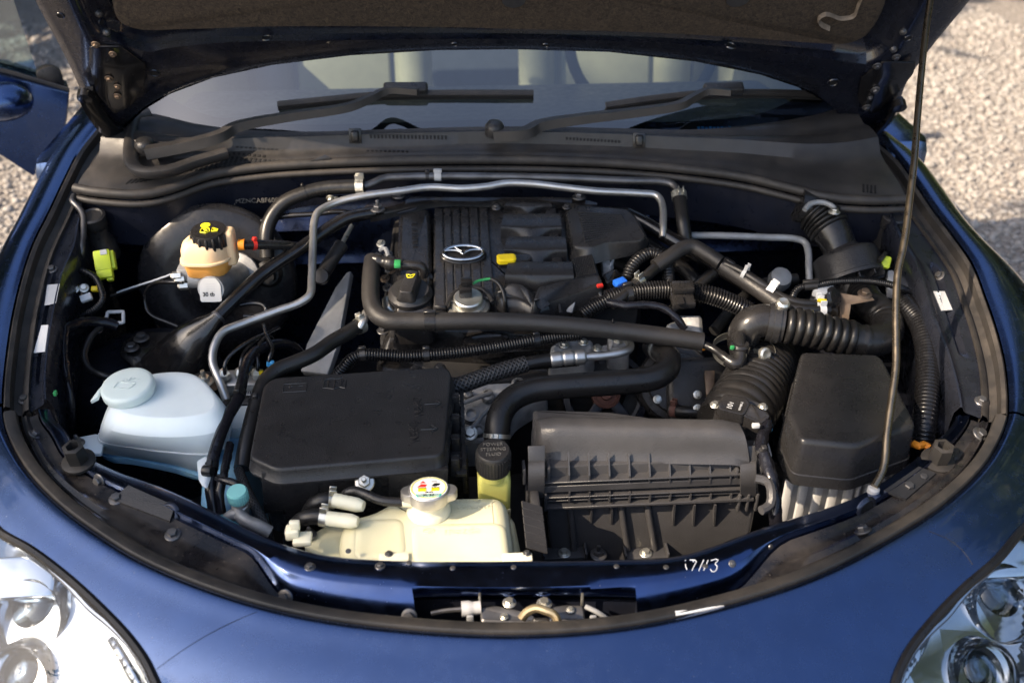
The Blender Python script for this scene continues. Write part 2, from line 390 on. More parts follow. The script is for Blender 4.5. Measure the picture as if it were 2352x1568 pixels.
def bolt_at(parent, px, py, rpx, kind='dark', keys=(), name='bolt'):
    p, n = hit(px, py, *keys); return bolt(parent, p, n, rpx * mpp(p), kind, name)
# ================================================================== GROUND
def ground():
    bm = NB(); S = 60; P = [[Vector((-S + 2 * S * i / 40, -S + 2 * S * j / 40, 0)) for j in range(41)] for i in range(41)]; grid(bm, P)
    m = bpy.data.materials.new('gravel_bed'); m.use_nodes = True; t = m.node_tree; b = t.nodes['Principled BSDF']; L = t.links.new; M['gravel_bed'] = m
    g = t.nodes.new('ShaderNodeNewGeometry'); v = t.nodes.new('ShaderNodeTexVoronoi'); v.inputs['Scale'].default_value = 62; L(g.outputs['Position'], v.inputs['Vector'])
    cr = t.nodes.new('ShaderNodeValToRGB'); e = cr.color_ramp.elements; e[0].color = (.19, .172, .158, 1); e[1].color = (.30, .275, .255, 1)
    sp = t.nodes.new('ShaderNodeSeparateColor'); L(v.outputs['Color'], sp.inputs[0]); L(sp.outputs[0], cr.inputs[0]); L(cr.outputs[0], b.inputs['Base Color']); b.inputs['Roughness'].default_value = .9
    bp = t.nodes.new('ShaderNodeBump'); bp.inputs['Distance'].default_value = .01; bp.invert = True; L(v.outputs['Distance'], bp.inputs['Height']); L(bp.outputs[0], b.inputs['Normal'])
    o = part('gravel_ground', bm, 'gravel_bed', sharp=0); o['kind'] = 'structure'
ground()
def pebbles():
    rng = np.random.default_rng(3); bm = NB(); bmesh.ops.create_icosphere(bm, subdivisions=1, radius=1)
    base = np.array([v.co[:] for v in bm.verts]); faces = np.array([[v.index for v in f.verts] for f in bm.faces]); bm.free()
    zones = [(.72, 3.0, 1.2, 5.0, 34000), (-2.7, -.85, 1.0, 5.0, 15000)]
    pos = np.concatenate([np.c_[rng.uniform(a, b, n), rng.uniform(c, d, n), np.zeros(n)] for a, b, c, d, n in zones]); n = len(pos)
    s = rng.gamma(2.2, .0025, n) + .0032; sc3 = s[:, None] * rng.uniform(.65, 1.25, (n, 3)) * np.array([1, 1, .62]); a = rng.uniform(0, 6.28, n)
    v = base[None] * sc3[:, None, :] * rng.uniform(.85, 1.12, (n, len(base), 1)); c, q = np.cos(a)[:, None], np.sin(a)[:, None]
    v = np.stack([v[..., 0] * c - v[..., 1] * q, v[..., 0] * q + v[..., 1] * c, v[..., 2]], -1) + pos[:, None, :]; v[..., 2] += s[:, None] * .35
    f = (faces[None] + (np.arange(n) * len(base))[:, None, None]).reshape(-1, 3); v = v.reshape(-1, 3)
    me = bpy.data.meshes.new('gravel'); me.vertices.add(len(v)); me.vertices.foreach_set('co', v.ravel().astype(np.float32)); me.loops.add(len(f) * 3); me.loops.foreach_set('vertex_index', f.ravel().astype(np.int32))
    me.polygons.add(len(f)); me.polygons.foreach_set('loop_start', np.arange(0, len(f) * 3, 3, dtype=np.int32))
    me.polygons.foreach_set('material_index', np.repeat(rng.choice(4, n, p=[.45, .3, .15, .1]), len(faces)).astype(np.int32)); me.update()
    for k, c3 in enumerate([(.31, .292, .275), (.275, .258, .243), (.335, .32, .305), (.27, .245, .225)]):
        mat('stone_%d' % k, c3, .85, var=.25, vscale=40); me.materials.append(M['stone_%d' % k])
    me.shade_smooth(); o = bpy.data.objects.new('gravel', me); COL.objects.link(o); o['kind'] = 'stuff'; o['label'] = 'pale beige gravel of small rounded stones around the car'; o['category'] = 'gravel'
pebbles()

# ================================================================== CAR
car = thing('car', 'dark navy blue car with its hood propped open over the engine bay', 'car', (0, .9, 0))
PAIRS = [((222,290),(285,300)),((180,344),(240,380)),((148,405),(205,440)),((110,485),(186,520)),((75,555),(178,575)),((52,620),(150,640)),((28,715),(130,730)),((14,801),(117,810)),((4,900),(112,900)),
 ((6,965),(120,950)),((20,1010),(150,985)),((60,1080),(178,1030)),((130,1155),(260,1075)),((230,1230),(370,1115)),((330,1290),(480,1165)),((500,1360),(610,1228)),((680,1410),(720,1265)),((900,1442),(860,1281)),((1180,1457),(1180,1284)),
 ((1430,1440),(1400,1281)),((1650,1395),(1560,1272)),((1870,1325),(1760,1205)),((2040,1240),(1960,1140)),((2180,1150),(2070,1075)),((2270,1060),(2150,1010)),((2314,970),(2195,960)),
 ((2318,930),(2195,930)),((2311,838),(2165,820)),((2290,752),(2130,735)),((2266,683),(2115,680)),((2235,605),(2090,610)),((2190,540),(2060,560)),((2145,481),(2040,510)),((2104,420),(2035,450)),((2063,364),(2010,390)),((2000,310),(1965,330))]
NU = 8
Ek = [H(*a) for a, b in PAIRS]; Ik = [H(*b, -.022) for a, b in PAIRS]
E = catmull(Ek, NU); I = catmull(Ik, NU); NE = len(E)
def sm(a, b, x):
    t = min(1, max(0, (x - a) / (b - a))); return t * t * (3 - 2 * t)
def lerp_prof(p, d):
    for (a, b), (c, e) in zip(p, p[1:]):
        if d <= c: return b + (e - b) * (d - a) / (c - a)
    return p[-1][1]
OUTN = []
for i in range(NE):
    t = E[min(i + 3, NE - 1)] - E[max(i - 3, 0)]; n = Vector((t.y, -t.x, 0)).normalized(); OUTN.append(n)
if OUTN[NE // 2].y > 0: OUTN = [-n for n in OUTN]
for _ in range(6): OUTN = [(OUTN[max(i - 2, 0)] + OUTN[i] + OUTN[min(i + 2, NE - 1)]).normalized() for i in range(NE)]
FENDER = [(0, 0), (.008, .004), (.02, .006), (.035, .002), (.05, -.010), (.062, -.03), (.07, -.07), (.076, -.13), (.08, -.3), (.08, -.45)]
BUMPER = [(0, 0), (.006, .002), (.03, -.006), (.07, -.022), (.12, -.050), (.17, -.088), (.22, -.135), (.26, -.20), (.29, -.29), (.31, -.42)]
def skin_pt(i, k):
    n = OUTN[i]; wgt = sm(.10, .75, -n.y); f, b = FENDER[k], BUMPER[k]
    hump = 1 + .9 * sm(.75, .45, E[i].y) * (1 - wgt)
    d = f[0] * hump * (1 - wgt) + b[0] * wgt; z = f[1] * (1 - wgt) + b[1] * wgt
    return E[i] + n * d + Vector((0, 0, z))
def fine_row(i, K=40):
    pts = catmull([skin_pt(i, k) for k in range(len(FENDER))], 5); return pts
iL = 9 * NU - 4; iR = 25 * NU + 4            # the joints between fenders and bumper
def skin(name, i0, i1, label=None):
    bm = NB(); grid(bm, [fine_row(i) for i in range(i0, i1 + 1)]); bmesh.ops.recalc_face_normals(bm, faces=bm.faces[:])
    return bm
# headlight outlines in the picture (outside the frame they simply go on)
LAMPS = {'left': [(-60, 1165), (0, 1222), (70, 1262), (150, 1322), (230, 1395), (300, 1470), (345, 1540), (370, 1640), (200, 1760), (-80, 1760)],
         'right': [(2400, 1180), (2352, 1213), (2290, 1285), (2215, 1350), (2140, 1428), (2085, 1500), (2055, 1570), (2045, 1650), (2200, 1740), (2390, 1700)]}
def inside(poly, x, y):
    c = False; n = len(poly)
    for i in range(n):
        (x0, y0), (x1, y1) = poly[i - 1], poly[i]
        if (y0 > y) != (y1 > y) and x < (x1 - x0) * (y - y0) / (y1 - y0) + x0: c = not c
    return c
RINV = CR.transposed()
def pix(p):
    q = RINV @ (p - CAM_LOC); return (1176 + q.x / -q.z * FPX, 784 - q.y / -q.z * FPX)
LAMPS = {k: [tuple(q[:2]) for q in catmull([Vector((x, y, 0)) for x, y in v], 5, True)] for k, v in LAMPS.items()}
bump = skin('front_bumper', iL, iR); bmesh.ops.subdivide_edges(bump, edges=bump.edges[:], cuts=1, use_grid_fill=True); bmesh.ops.recalc_face_normals(bump, faces=bump.faces[:])
remember('bumper', bump)
lampf = {'left': [], 'right': []}; dead = []
for f in bump.faces:
    x, y = pix(f.calc_center_median())
    for s in LAMPS:
        if inside(LAMPS[s], x, y): lampf[s].append(f); dead.append(f)
lamp_geo = {s: ([[v.co.copy() for v in f.verts] for f in fs], [v.normal.copy() for f in fs for v in f.verts]) for s, fs in lampf.items()}
lamp_bm = {}
for s, fs in lampf.items():
    b = NB(); vm = {}
    for f in fs:
        vs = []
        for v in f.verts:
            if v not in vm: vm[v] = b.verts.new(v.co)
            vs.append(vm[v])
        b.faces.new(vs)
    bmesh.ops.recalc_face_normals(b, faces=b.faces[:]); b.normal_update()
    if sum(f.normal.y for f in b.faces) > 0: bmesh.ops.reverse_faces(b, faces=b.faces[:])
    lamp_bm[s] = b
bmesh.ops.delete(bump, geom=dead, context='FACES')
part('front_bumper', bump, 'paint', car, 50)
for i0, i1 in ((0, iL - 1), (iR + 1, NE - 1)):
    b = skin('fender', i0, i1); remember('fender_%d' % i0, b); part('fender', b, 'paint', car, 50)

# ---- headlights
def headlight(side):
    b0 = lamp_bm[side]
    seen = set(); isl = []
    for f in b0.faces:
        if f in seen: continue
        st = [f]; g = []; seen.add(f)
        while st:
            q = st.pop(); g.append(q)
            for e in q.edges:
                for o in e.link_faces:
                    if o not in seen: seen.add(o); st.append(o)
        isl.append(g)
    isl.sort(key=len); bmesh.ops.delete(b0, geom=[f for g in isl[:-1] for f in g], context='FACES')
    b0.normal_update()
    hous = b0.copy()
    for v in hous.verts: v.co = v.co - v.normal * (.045 if not v.is_boundary else .0)
    hp = part('headlight', hous, 'reflector', car, 60)
    lens = b0.copy()
    for v in lens.verts: v.co = v.co + v.normal * .0015
    part('lens', lens, 'lamp_lens', hp, 60)
    # dark seam and bright lip round the lamp
    pts = []
    for x, y in LAMPS[side]:
        r = SURF['bumper'].ray_cast(CAM_LOC, ray(x, y).normalized())
        if r[0] is not None: pts.append(r[0])
        elif pts: break
    if side == 'left': pts2 = pts
    run = [p for p in pts]
    # keep the longest continuous run
    runs = [[run[0]]]
    for a, c in zip(run, run[1:]):
        if (c - a).length > .06: runs.append([])
        runs[-1].append(c)
    run = max(runs, key=len)
    bm = NB(); tube(bm, run, .0055, 8, .008); part('seal', bm, 'rubber', hp)
    def in_px(d): return sum(run, Vector()) / len(run)
    bm = NB(); cen = sum(run, Vector()) / len(run)
    tube(bm, [p + (cen - p).normalized() * .008 + Vector((0, 0, -.001)) for p in run], .0032, 8, .008); part('lens_rim', bm, 'chrome', hp)
    spots = [(72, 1415, 92), (48, 1560, 84)] if side == 'left' else [(2302, 1385, 92), (2255, 1555, 84)]
    for x, y, r in spots:
        q = SURF['bumper'].ray_cast(CAM_LOC, ray(x, y).normalized())
        if q[0] is None: continue
        p = q[0] + ray(x, y).normalized() * .055; rr = r * mpp(p) * 1.02
        n = (Vector((0, -.80, .60)) + Vector((-.15 if side == 'left' else .15, 0, 0))).normalized(); f = frame(p, n)
        bm = NB(); lathe(bm, [(rr * .80, -.03), (rr * .82, 0), (rr * .86, .010), (rr * .93, .013), (rr, .008), (rr * 1.02, -.006), (rr * 1.04, -.04)], f, 40, False); part('ring', bm, 'chrome', hp, 40)
        bm = NB(); lathe(bm, [(rr * .80, -.028), (rr * .5, -.045), (.001, -.05)], f, 32, False); part('bowl', bm, 'chrome', hp, 60)
        bm = NB(); lathe(bm, [(rr * .72 * math.cos(a), -.022 + .026 * math.sin(a)) for a in [R(k * 9) for k in range(11)]], f, 32, False); part('projector', bm, 'projector_glass', hp, 60)
    # bright fluted strip between the lamp and the bumper edge
    bm = NB(); side_s = -1 if side == 'left' else 1
    for k in range(7):
        x0, y0 = ((250 + k * 9, 1480 + k * 16) if side == 'left' else (2140 - k * 8, 1470 + k * 14))
        q = SURF['bumper'].ray_cast(CAM_LOC, ray(x0, y0).normalized())
        if q[0] is not None: box(bm, frame(q[0] - q[1] * (.02 if q[1].y < 0 else -.02), q[1], Vector((side_s * .6, 1, 0))), .03, .008, .012, .002)
    part('fluted_strip', bm, 'chrome', hp)
    bm = NB()
    q = SURF['bumper'].ray_cast(CAM_LOC, ray(*( (40, 1330) if side == 'left' else (2335, 1285))).normalized())
    if q[0] is not None: box(bm, frame(q[0] + ray(40, 1330).normalized() * .03, Vector((0, -.5, .86))), .10, .05, .03, .006)
    part('reflector_block', bm, 'reflector', hp)
    b0.free()
headlight('left'); headlight('right')

# ---- trim strip along the bumper edge and gutters along the fenders
def across(i, d, h):                       # d metres inwards from the painted edge, h above the hood plane
    p = E[i] - OUTN[i] * d; return Vector((p.x, p.y, Z0 + SL * p.y + h))
def between(i, v, h):
    p = E[i].lerp(I[i], v); return Vector((p.x, p.y, Z0 + SL * p.y + h))
bm = NB(); grid(bm, [[across(i, d, h) for d, h in ((.0015, -.02), (.0015, 0), (.0035, .0025), (.011, .002), (.016, -.001), (.0175, -.012))] for i in range(iL + 2, iR - 1)])
remember('trim', bm); part('edge_trim', bm, 'trim_plastic', car, 40)
for i0, i1, s in ((0, iL, 'left'), (iR, NE - 1, 'right')):
    bm = NB(); grid(bm, [[across(i, d, h) for d, h in ((.0015, -.03), (.0015, -.003), (.004, -.001), (.009, -.004), (.011, -.017), (.020, -.022), (.024, -.016), (.030, -.014), (.032, -.03))] for i in range(i0, i1 + 1)])
    part('gutter_seal', bm, 'seal_rubber', car, 40)
    # flange with its long pressed groove
    bm = NB()
    def groove(i, d):
        return -.008 * sm(.30, .36, d) * sm(.46, .40, d) * (1 if (14 < (i - i0 if s == 'left' else i1 - i) < 22 or 38 < (i - i0 if s == 'left' else i1 - i) < 62) else 0)
    rows = []
    for i in range(i0, i1 + 1):
        r = [across(i, .028, -.03), across(i, .031, -.020)]
        a = r[-1]; b2 = between(i, 1, -.018)
        for k in range(1, 13):
            v = k / 12; p = a.lerp(b2, v); ridge = .006 * sm(.72, .8, v) * sm(1.0, .9, v); p = p + Vector((0, 0, groove(i, v) + ridge)); r.append(p)
        q = b2; inw = (I[i] - E[i]); inw.z = 0; inw.normalize()
        r += [q + inw * .003 + Vector((0, 0, -.006)), q + inw * .004 + Vector((0, 0, -.03)), q + inw * .002 + Vector((0, 0, -.10)), q - inw * .02 + Vector((0, 0, -.22)), q - inw * .03 + Vector((0, 0, -.36))]
        rows.append(r)
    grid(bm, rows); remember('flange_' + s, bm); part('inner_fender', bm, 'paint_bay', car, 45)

# ---- radiator support: navy inner rim, scooped face, dusty outer shield
def dent(x):                               # how deep the scooped face is, along the picture x
    return sm(470, 640, x) * sm(1900, 1720, x)
shield, supp = NB(), NB(); rs, rp = [], []
for i in range(iL + 2, iR - 1):
    x = PAIRS[0][0][0]; x = pix(E[i])[0]; D = dent(x); L_ = (I[i] - E[i]).length
    t0 = min(.35, .021 / L_)
    va = .70 - .31 * D
    hs = -.022 - .014 * D
    rs.append([between(i, t0 - .02, -.02), between(i, t0 + .02, -.014 - .02 * D)] + [between(i, t0 + (va - t0) * k / 6, hs + .007 * math.exp(-((k - 1.6) / .8) ** 2) * (1 - .6 * D)) for k in range(1, 7)] + [between(i, va + .02, hs - .006)])
    q = between(i, 1, -.025); inw = (I[i] - E[i]); inw.z = 0; inw.normalize()
    rp.append([between(i, va - .03, hs - .010), between(i, va, hs - .004), between(i, va + .02 + .03 * D, hs - .002 + .004 * D), between(i, va + .03 + .09 * D, -.0225), between(i, va + .04 + .16 * D, -.0165), between(i, va + .05 + .18 * D, -.0148), between(i, .80, -.0172), between(i, .95, -.0205), between(i, 1, -.025), q + inw * .003 + Vector((0, 0, -.02)), q + inw * .002 + Vector((0, 0, -.08)), q - inw * .01 + Vector((0, 0, -.3))])
def cav(p): x, y = pix(p); return 952 < x < 1456 and 1340 < y < 1452
# the latch pocket is left open in both panels
grid(shield, rs); grid(supp, rp)
for b in (shield, supp):
    bmesh.ops.delete(b, geom=[f for f in b.faces if cav(f.calc_center_median()) and pix(f.calc_center_median())[1] > 1348], context='FACES')
remember('shield', shield); remember('support', supp)
part('radiator_shield', shield, 'dusty_panel', car, 45); part('radiator_support', supp, 'paint_support', car, 45)
# pocket walls
a0, a1 = H(944, 1346, -.034), H(1464, 1346, -.034); b0_, b1_ = H(944, 1452, -.045), H(1464, 1452, -.045); dn = Vector((0, 0, -.12))
bm = NB()
for q in ((a0, a1, a1 + dn, a0 + dn), (a0, b0_, b0_ + dn, a0 + dn), (a1, b1_, b1_ + dn, a1 + dn), (a0 + dn, a1 + dn, b1_ + dn, b0_ + dn)):
    bm.faces.new([bm.verts.new(p) for p in q])
part('latch_pocket', bm, 'paint_dark', car, 0)
# pale lip over the pocket
lp = [H(x, y, -.030) for x, y in ((925, 1352), (945, 1338), (1000, 1334), (1200, 1334), (1420, 1334), (1465, 1338), (1492, 1354))]
bm = NB(); grid(bm, [[p + Vector((0, .016, .010)), p + Vector((0, .006, .008)), p + Vector((0, -.003, .003)), p + Vector((0, -.010, -.008)), p + Vector((0, -.011, -.018)), p + Vector((0, 0, -.03))] for p in catmull(lp, 8)])
part('pocket_lip', bm, 'paint_support', car, 60)
# undertray and dark depths of the bay
bm = NB(); grid(bm, [[Vector((x, y, .40)) for y in (-.1, .3, .7, 1.3)] for x in (-.75, 0, .75)]); part('undertray', bm, 'engine_dark', car, 0)
# firewall with pressed beads
bm = NB(); rows = []
for i in range(61):
    x = -.72 + 1.44 * i / 60; r = []
    for k in range(33):
        z = .40 + .385 * k / 32; y = .965 + .02 * math.sin(k * .2)
        bead = 0
        for zc, x0, x1 in ((.765, -.62, -.12), (.765, .22, .66), (.70, -.60, -.3), (.70, .25, .6), (.63, -.6, .6)):
            bead += .014 * max(0, 1 - abs(z - zc) / .016) * sm(x0 - .03, x0 + .03, x) * sm(x1 + .03, x1 - .03, x)
        r.append(Vector((x, y - bead, z)))
    rows.append(r)
grid(bm, rows); remember('firewall', bm); part('firewall', bm, 'firewall_paint', car, 50)

# ---- cowl: rubber seal, plastic tray, grilles
SEALP = [(172,432),(215,440),(330,446),(395,432),(480,402),(600,384),(750,374),(950,368),(1180,367),(1400,374),(1550,386),(1700,405),(1800,428),(1900,452),(1990,460),(2085,458)]
sealw = [H(x, y, .012) for x, y in SEALP]
for dz, dy, r, nm in ((0, 0, .0085, 'bay_seal'), (-.016, -.004, .006, 'seal_lip')):
    bm = NB(); tube(bm, [p + Vector((0, dy, dz)) for p in sealw], r, 10, .012); part(nm, bm, 'seal_rubber', car)
bm = NB(); sw = catmull(sealw, 8); grid(bm, [[p + Vector((0, -.002, -.01)), p + Vector((0, 0, -.03)), p + Vector((0, .004, -.06)), p + Vector((0, .01, -.10))] for p in sw]); part('cowl_flange', bm, 'paint_dark', car)
GLB = [(300,262),(345,262),(450,286),(560,300),(700,309),(900,304),(1150,297),(1400,300),(1560,302),(1700,292),(1820,276),(1900,258),(1945,240)]      # lower edge of the glass
def at_x(curve, t): return curve[min(len(curve) - 1, max(0, int(round(t * (len(curve) - 1)))))]
seal_r, _ = resample(catmull(sealw, 10), n=121)
glb_w = [H(x, y, .030) for x, y in GLB]; glb_r, _ = resample(catmull(glb_w, 10), n=121)
bm = NB(); rows = []
for i in range(121):
    a, b = seal_r[i], glb_r[i]; r = [a + Vector((0, -.004, -.004))]
    for k in range(1, 15):
        v = k / 14; p = a.lerp(b, v)
        zz = .004 * sm(0, .15, v) + .018 * sm(.42, .50, v) - .010 * sm(.62, .70, v) - .010 * sm(.85, 1, v) + .005 * math.sin(v * 16) * sm(.1, .3, v) * .3
        r.append(p + Vector((0, 0, zz)))
    r.append(b + Vector((0, .01, -.02))); rows.append(r)
grid(bm, rows); remember('cowl', bm); cowl = part('cowl_panel', bm, 'cowl_plastic', car, 35)
def slots(pts, w, hgt, name='vent_slot', rot=0):
    for x, y in pts:
        p, n = hit(x, y, 'cowl'); m = mpp(p); bm = NB(); box(bm, frame(p + n * .0004, n, Vector((1, rot, 0))), w * m, hgt * m / max(.3, abs(n.dot(ray(x, y).normalized()))), .0016); part(name, bm, 'void', cowl, 0)
slots([(457 + k * 11.5, 358 - 6 * math.sin(k * .5) if k < 7 else 353 + (k - 7) * 1.1) for k in range(14)], 6, 5)
slots([(545 + k * 10, 338 + k * .6) for k in range(10)], 6, 3.2)
slots([(852 + k * 8.6, 313 + k * .15) for k in range(21)], 4.5, 9, rot=.25)
slots([(845 + k * 10, 347 + k * .2) for k in range(10)], 6, 3)
slots([(1302 + k * 8, 318 + k * .5) for k in range(16)], 4.5, 6, rot=-.2)
slots([(1983 + k * 9, 433 + k * .8) for k in range(4)], 4, 17, rot=-.3)
# fine mesh grille at the left of the cowl
bm = NB()
quad = [(292, 422), (440, 372), (560, 366), (640, 378), (620, 392), (480, 394), (370, 414)]
for r_ in range(6):
    for c in range(34):
        t = c / 33; up = Vector(((292 + (640 - 292) * t), 0, 0)); x = 292 + 348 * t
        lo = 422 - 26 * sm(0, .5, t) - 10 * t; hi = 412 - 52 * sm(0, .5, t) + 8 * sm(.6, 1, t)
        y = lo + (hi - lo) * (r_ + .5) / 6
        if abs(lo - hi) < 6: continue
        p, n = hit(x + r_ * 2, y, 'cowl'); m = mpp(p); box(bm, frame(p + n * .0004, n, Vector((1, .3, 0))), 6 * m, abs(lo - hi) / 6 * .6 * m / .45, .0014)
o = part('mesh_grille', bm, 'void', cowl, 0); o['kind'] = 'stuff'
# curled left end of the cowl and its washers, screws
bm = NB(); tube(bm, [H(x, y, .04) for x, y in ((345, 258), (318, 268), (303, 300), (300, 350), (308, 382), (330, 396), (390, 392), (450, 372), (520, 352))], lambda s: .009 + .006 * sm(.05, .2, s), 12, .008, flat=.7); part('cowl_rim', bm, 'cowl_plastic', car)
for x, y in ((816, 312), (1468, 322)):
    p, n = hit(x, y, 'cowl'); bm = NB(); box(bm, frame(p + n * .006, n), .014, .02, .014, .004, 3); box(bm, frame(p + n * .001, n), .022, .026, .003, .001); part('washer_jet', bm, 'plastic_shiny', car)
bm = NB(); p0, n0 = hit(735, 364, 'cowl'); prism(bm, [H(712, 370, .02), H(748, 354, .03), H(760, 362, .024)], Vector((0, 0, -.012)), .001); part('cowl_clip', bm, 'plastic', car)

# ---- windscreen
sl_dir = Vector((0, math.cos(R(36)), math.sin(R(36))))
bm = NB(); rows = []
for i in range(0, 121, 3):
    b = glb_r[i]; r = []
    for k in range(13):
        s = -.01 + .75 * k / 12; r.append(b + sl_dir * s + Vector((b.x * -.10 * s, 0, .012 * math.sin(math.pi * k / 12))))
    rows.append(r)
grid(bm, rows); remember('glass', bm); ws = part('windscreen', bm, 'glass', car, 0); ws.data.shade_smooth()
def frit_pt(i, s): b = glb_r[i]; return b + sl_dir * s + Vector((b.x * -.10 * s, 0, -.003 + .012 * math.sin(math.pi * (s + .01) / .75)))
bm = NB(); grid(bm, [[frit_pt(i, s) for s in (-.008, .01, .022 + .05 * sm(100, 121, i) + .03 * sm(16, 0, i))] for i in range(0, 121, 3)]); part('windscreen_border', bm, 'ink', ws, 0)
bm = NB()
for k in range(9):
    p = hit(1605 + k * 9, 291 + random.random() * 3, 'glass')[0]; box(bm, frame(p - Vector((0, .001, .002)), (0, -.45, .89)), .005, .007, .0006)
part('vin_label', bm, 'sky_blue', ws, 0)
# small print in the glass corner
def decal_text(s, px, py, size, key, mt, parent, name, xdir=(1, 0, 0), depth=.0003, lift=.0006, bold=0):
    p, n = hit(px, py, key); return part(name, text_bm(s, frame(p + n * lift, n, xdir), size, depth, bold), mt, parent, 0)
# ---- cabin behind the glass
bm = NB(); box(bm, Matrix.Translation((0, 1.36, .725)) @ Matrix.Rotation(R(-8), 4, 'X'), 1.34, .46, .10, .03, 3); part('dashboard', bm, 'dash', car)
def seat(x):
    bm = NB(); box(bm, Matrix.Translation((x, 2.16, .62)) @ Matrix.Rotation(R(-14), 4, 'X'), .44, .11, .62, .045, 4); s = part('seat', bm, 'seat_reflect_bulkhead' if x < 0 else 'seat_leather', car, 60)  # left seat is cream too, coloured blue-grey for the reflection over it
    for q in (-1, 1):
        bm = NB(); box(bm, Matrix.Translation((x + q * .19, 2.11, .60)) @ Matrix.Rotation(R(-14), 4, 'X') @ Matrix.Rotation(R(q * 18), 4, 'Z'), .10, .14, .56, .045, 4); part('bolster', bm, 'seat_leather' if x > 0 or q > 0 else 'seat_reflect_bulkhead', s, 60)
    bm = NB(); box(bm, Matrix.Translation((x, 2.095, .60)) @ Matrix.Rotation(R(-14), 4, 'X'), .26, .02, .5, .008, 3); part('seat_insert', bm, 'seat_leather', s, 60)
    bm = NB(); box(bm, Matrix.Translation((x, 1.95, .36)), .46, .44, .14, .05, 4); part('cushion', bm, 'seat_leather', s, 60)
seat(-.37); seat(.37)
bm = NB(); box(bm, Matrix.Translation((0, 2.5, .6)), 1.5, .05, 1.0, .01); part('rear_bulkhead', bm, 'seat_reflect_bulkhead', car)
bm = NB(); f = frame(Vector((.40, 1.72, .80)), (0, -.9, .42)); tube(bm, [f @ Vector((.18 * math.cos(a), .18 * math.sin(a), 0)) for a in [R(k * 12) for k in range(31)]], .014, 10, .01); part('steering_wheel', bm, 'dash', car)
for q in (-1, 1):
    bm = NB(); box(bm, Matrix.Translation((q * .74, 1.9, .55)), .06, 1.1, .62, .02); part('cabin_side', bm, 'seat_leather', car)

bm = NB(); tube(bm, [Vector((-.61, 1.60, 1.27)), Vector((-.3, 1.585, 1.30)), Vector((.3, 1.585, 1.30)), Vector((.61, 1.60, 1.27))], .03, 10, .04); part('screen_header', bm, 'ink', car)
for q in (-1, 1): bm = NB(); tube(bm, [Vector((q * .70, 1.10, .87)), Vector((q * .665, 1.35, 1.08)), Vector((q * .61, 1.60, 1.26))], .028, 10, .03); part('screen_pillar', bm, 'paint', car)
# ---- wipers
def wiper(pivot, arm, blade, mount, kind):
    bm = NB(); x0 = arm[0][0]; x1 = arm[-1][0]; P = [H(x, y, .046 + .062 * (x - x0) / (x1 - x0)) for x, y, l in arm]
    Pc = catmull(P, 8); rings = []
    n = len(Pc)
    for i, p in enumerate(Pc):
        t = (Pc[min(i + 1, n - 1)] - Pc[max(i - 1, 0)]).normalized(); u = i / (n - 1); wdt = .0125 * (1 - u) + .005 * u; hh = .009 * (1 - u) + .005 * u
        s = t.cross(UP).normalized(); upv = s.cross(t).normalized()
        rings.append([p - s * wdt - upv * hh, p + s * wdt - upv * hh, p + s * wdt * .8 + upv * hh, p - s * wdt * .8 + upv * hh])
    loft(bm, rings); bmesh.ops.recalc_face_normals(bm, faces=bm.faces[:]); wp = part('wiper', bm, 'cowl_plastic', car, 30)
    p, nn = hit(*pivot, 'cowl', 'glass'); bm = NB(); lathe(bm, [(.017, 0), (.017, .016), (.013, .022), (.004, .025)], frame(p + UP * .002, (0, -.2, 1)), 20); part('pivot_cap', bm, 'plastic', wp)
    bm = NB(); B = [hit(x, y, 'glass')[0] + Vector((0, -.004, .011)) for x, y in blade]; tube(bm, B, .0068, 8, .02, flat=.6); part('blade', bm, 'trim_plastic', wp)
    bm = NB(); Bl = [p + Vector((0, .0, -.008)) for p in B]; tube(bm, Bl, .004, 6, .02); part('blade_rubber', bm, 'ink', wp)
    p = (hit(*mount[0], 'glass')[0] + hit(*mount[1], 'glass')[0]) * .5 + Vector((0, -.006, .016)); d = (hit(*mount[1], 'glass')[0] - hit(*mount[0], 'glass')[0])
    bm = NB(); box(bm, frame(p, (0, -.5, .86), d), d.length, .022, .020, .006, 3); part('blade_holder', bm, 'plastic', wp)
wiper((337, 350), [(337, 350, .022), (440, 331, .026), (505, 312, .030), (540, 292, .036), (660, 268, .034), (800, 246, .030), (850, 226, .026), (890, 208, .026), (960, 211, .024)], [(640, 252), (760, 240), (880, 229), (1050, 226), (1225, 226)], ((882, 222), (984, 222)), 0)
wiper((1136, 310), [(1136, 310, .020), (1205, 305, .024), (1240, 288, .032), (1340, 272, .034), (1450, 259, .032), (1560, 242, .030), (1590, 226, .028), (1625, 210, .026), (1680, 213, .024)], [(1390, 254), (1500, 238), (1620, 226), (1760, 224), (1890, 228)], ((1612, 222), (1702, 222)), 1)

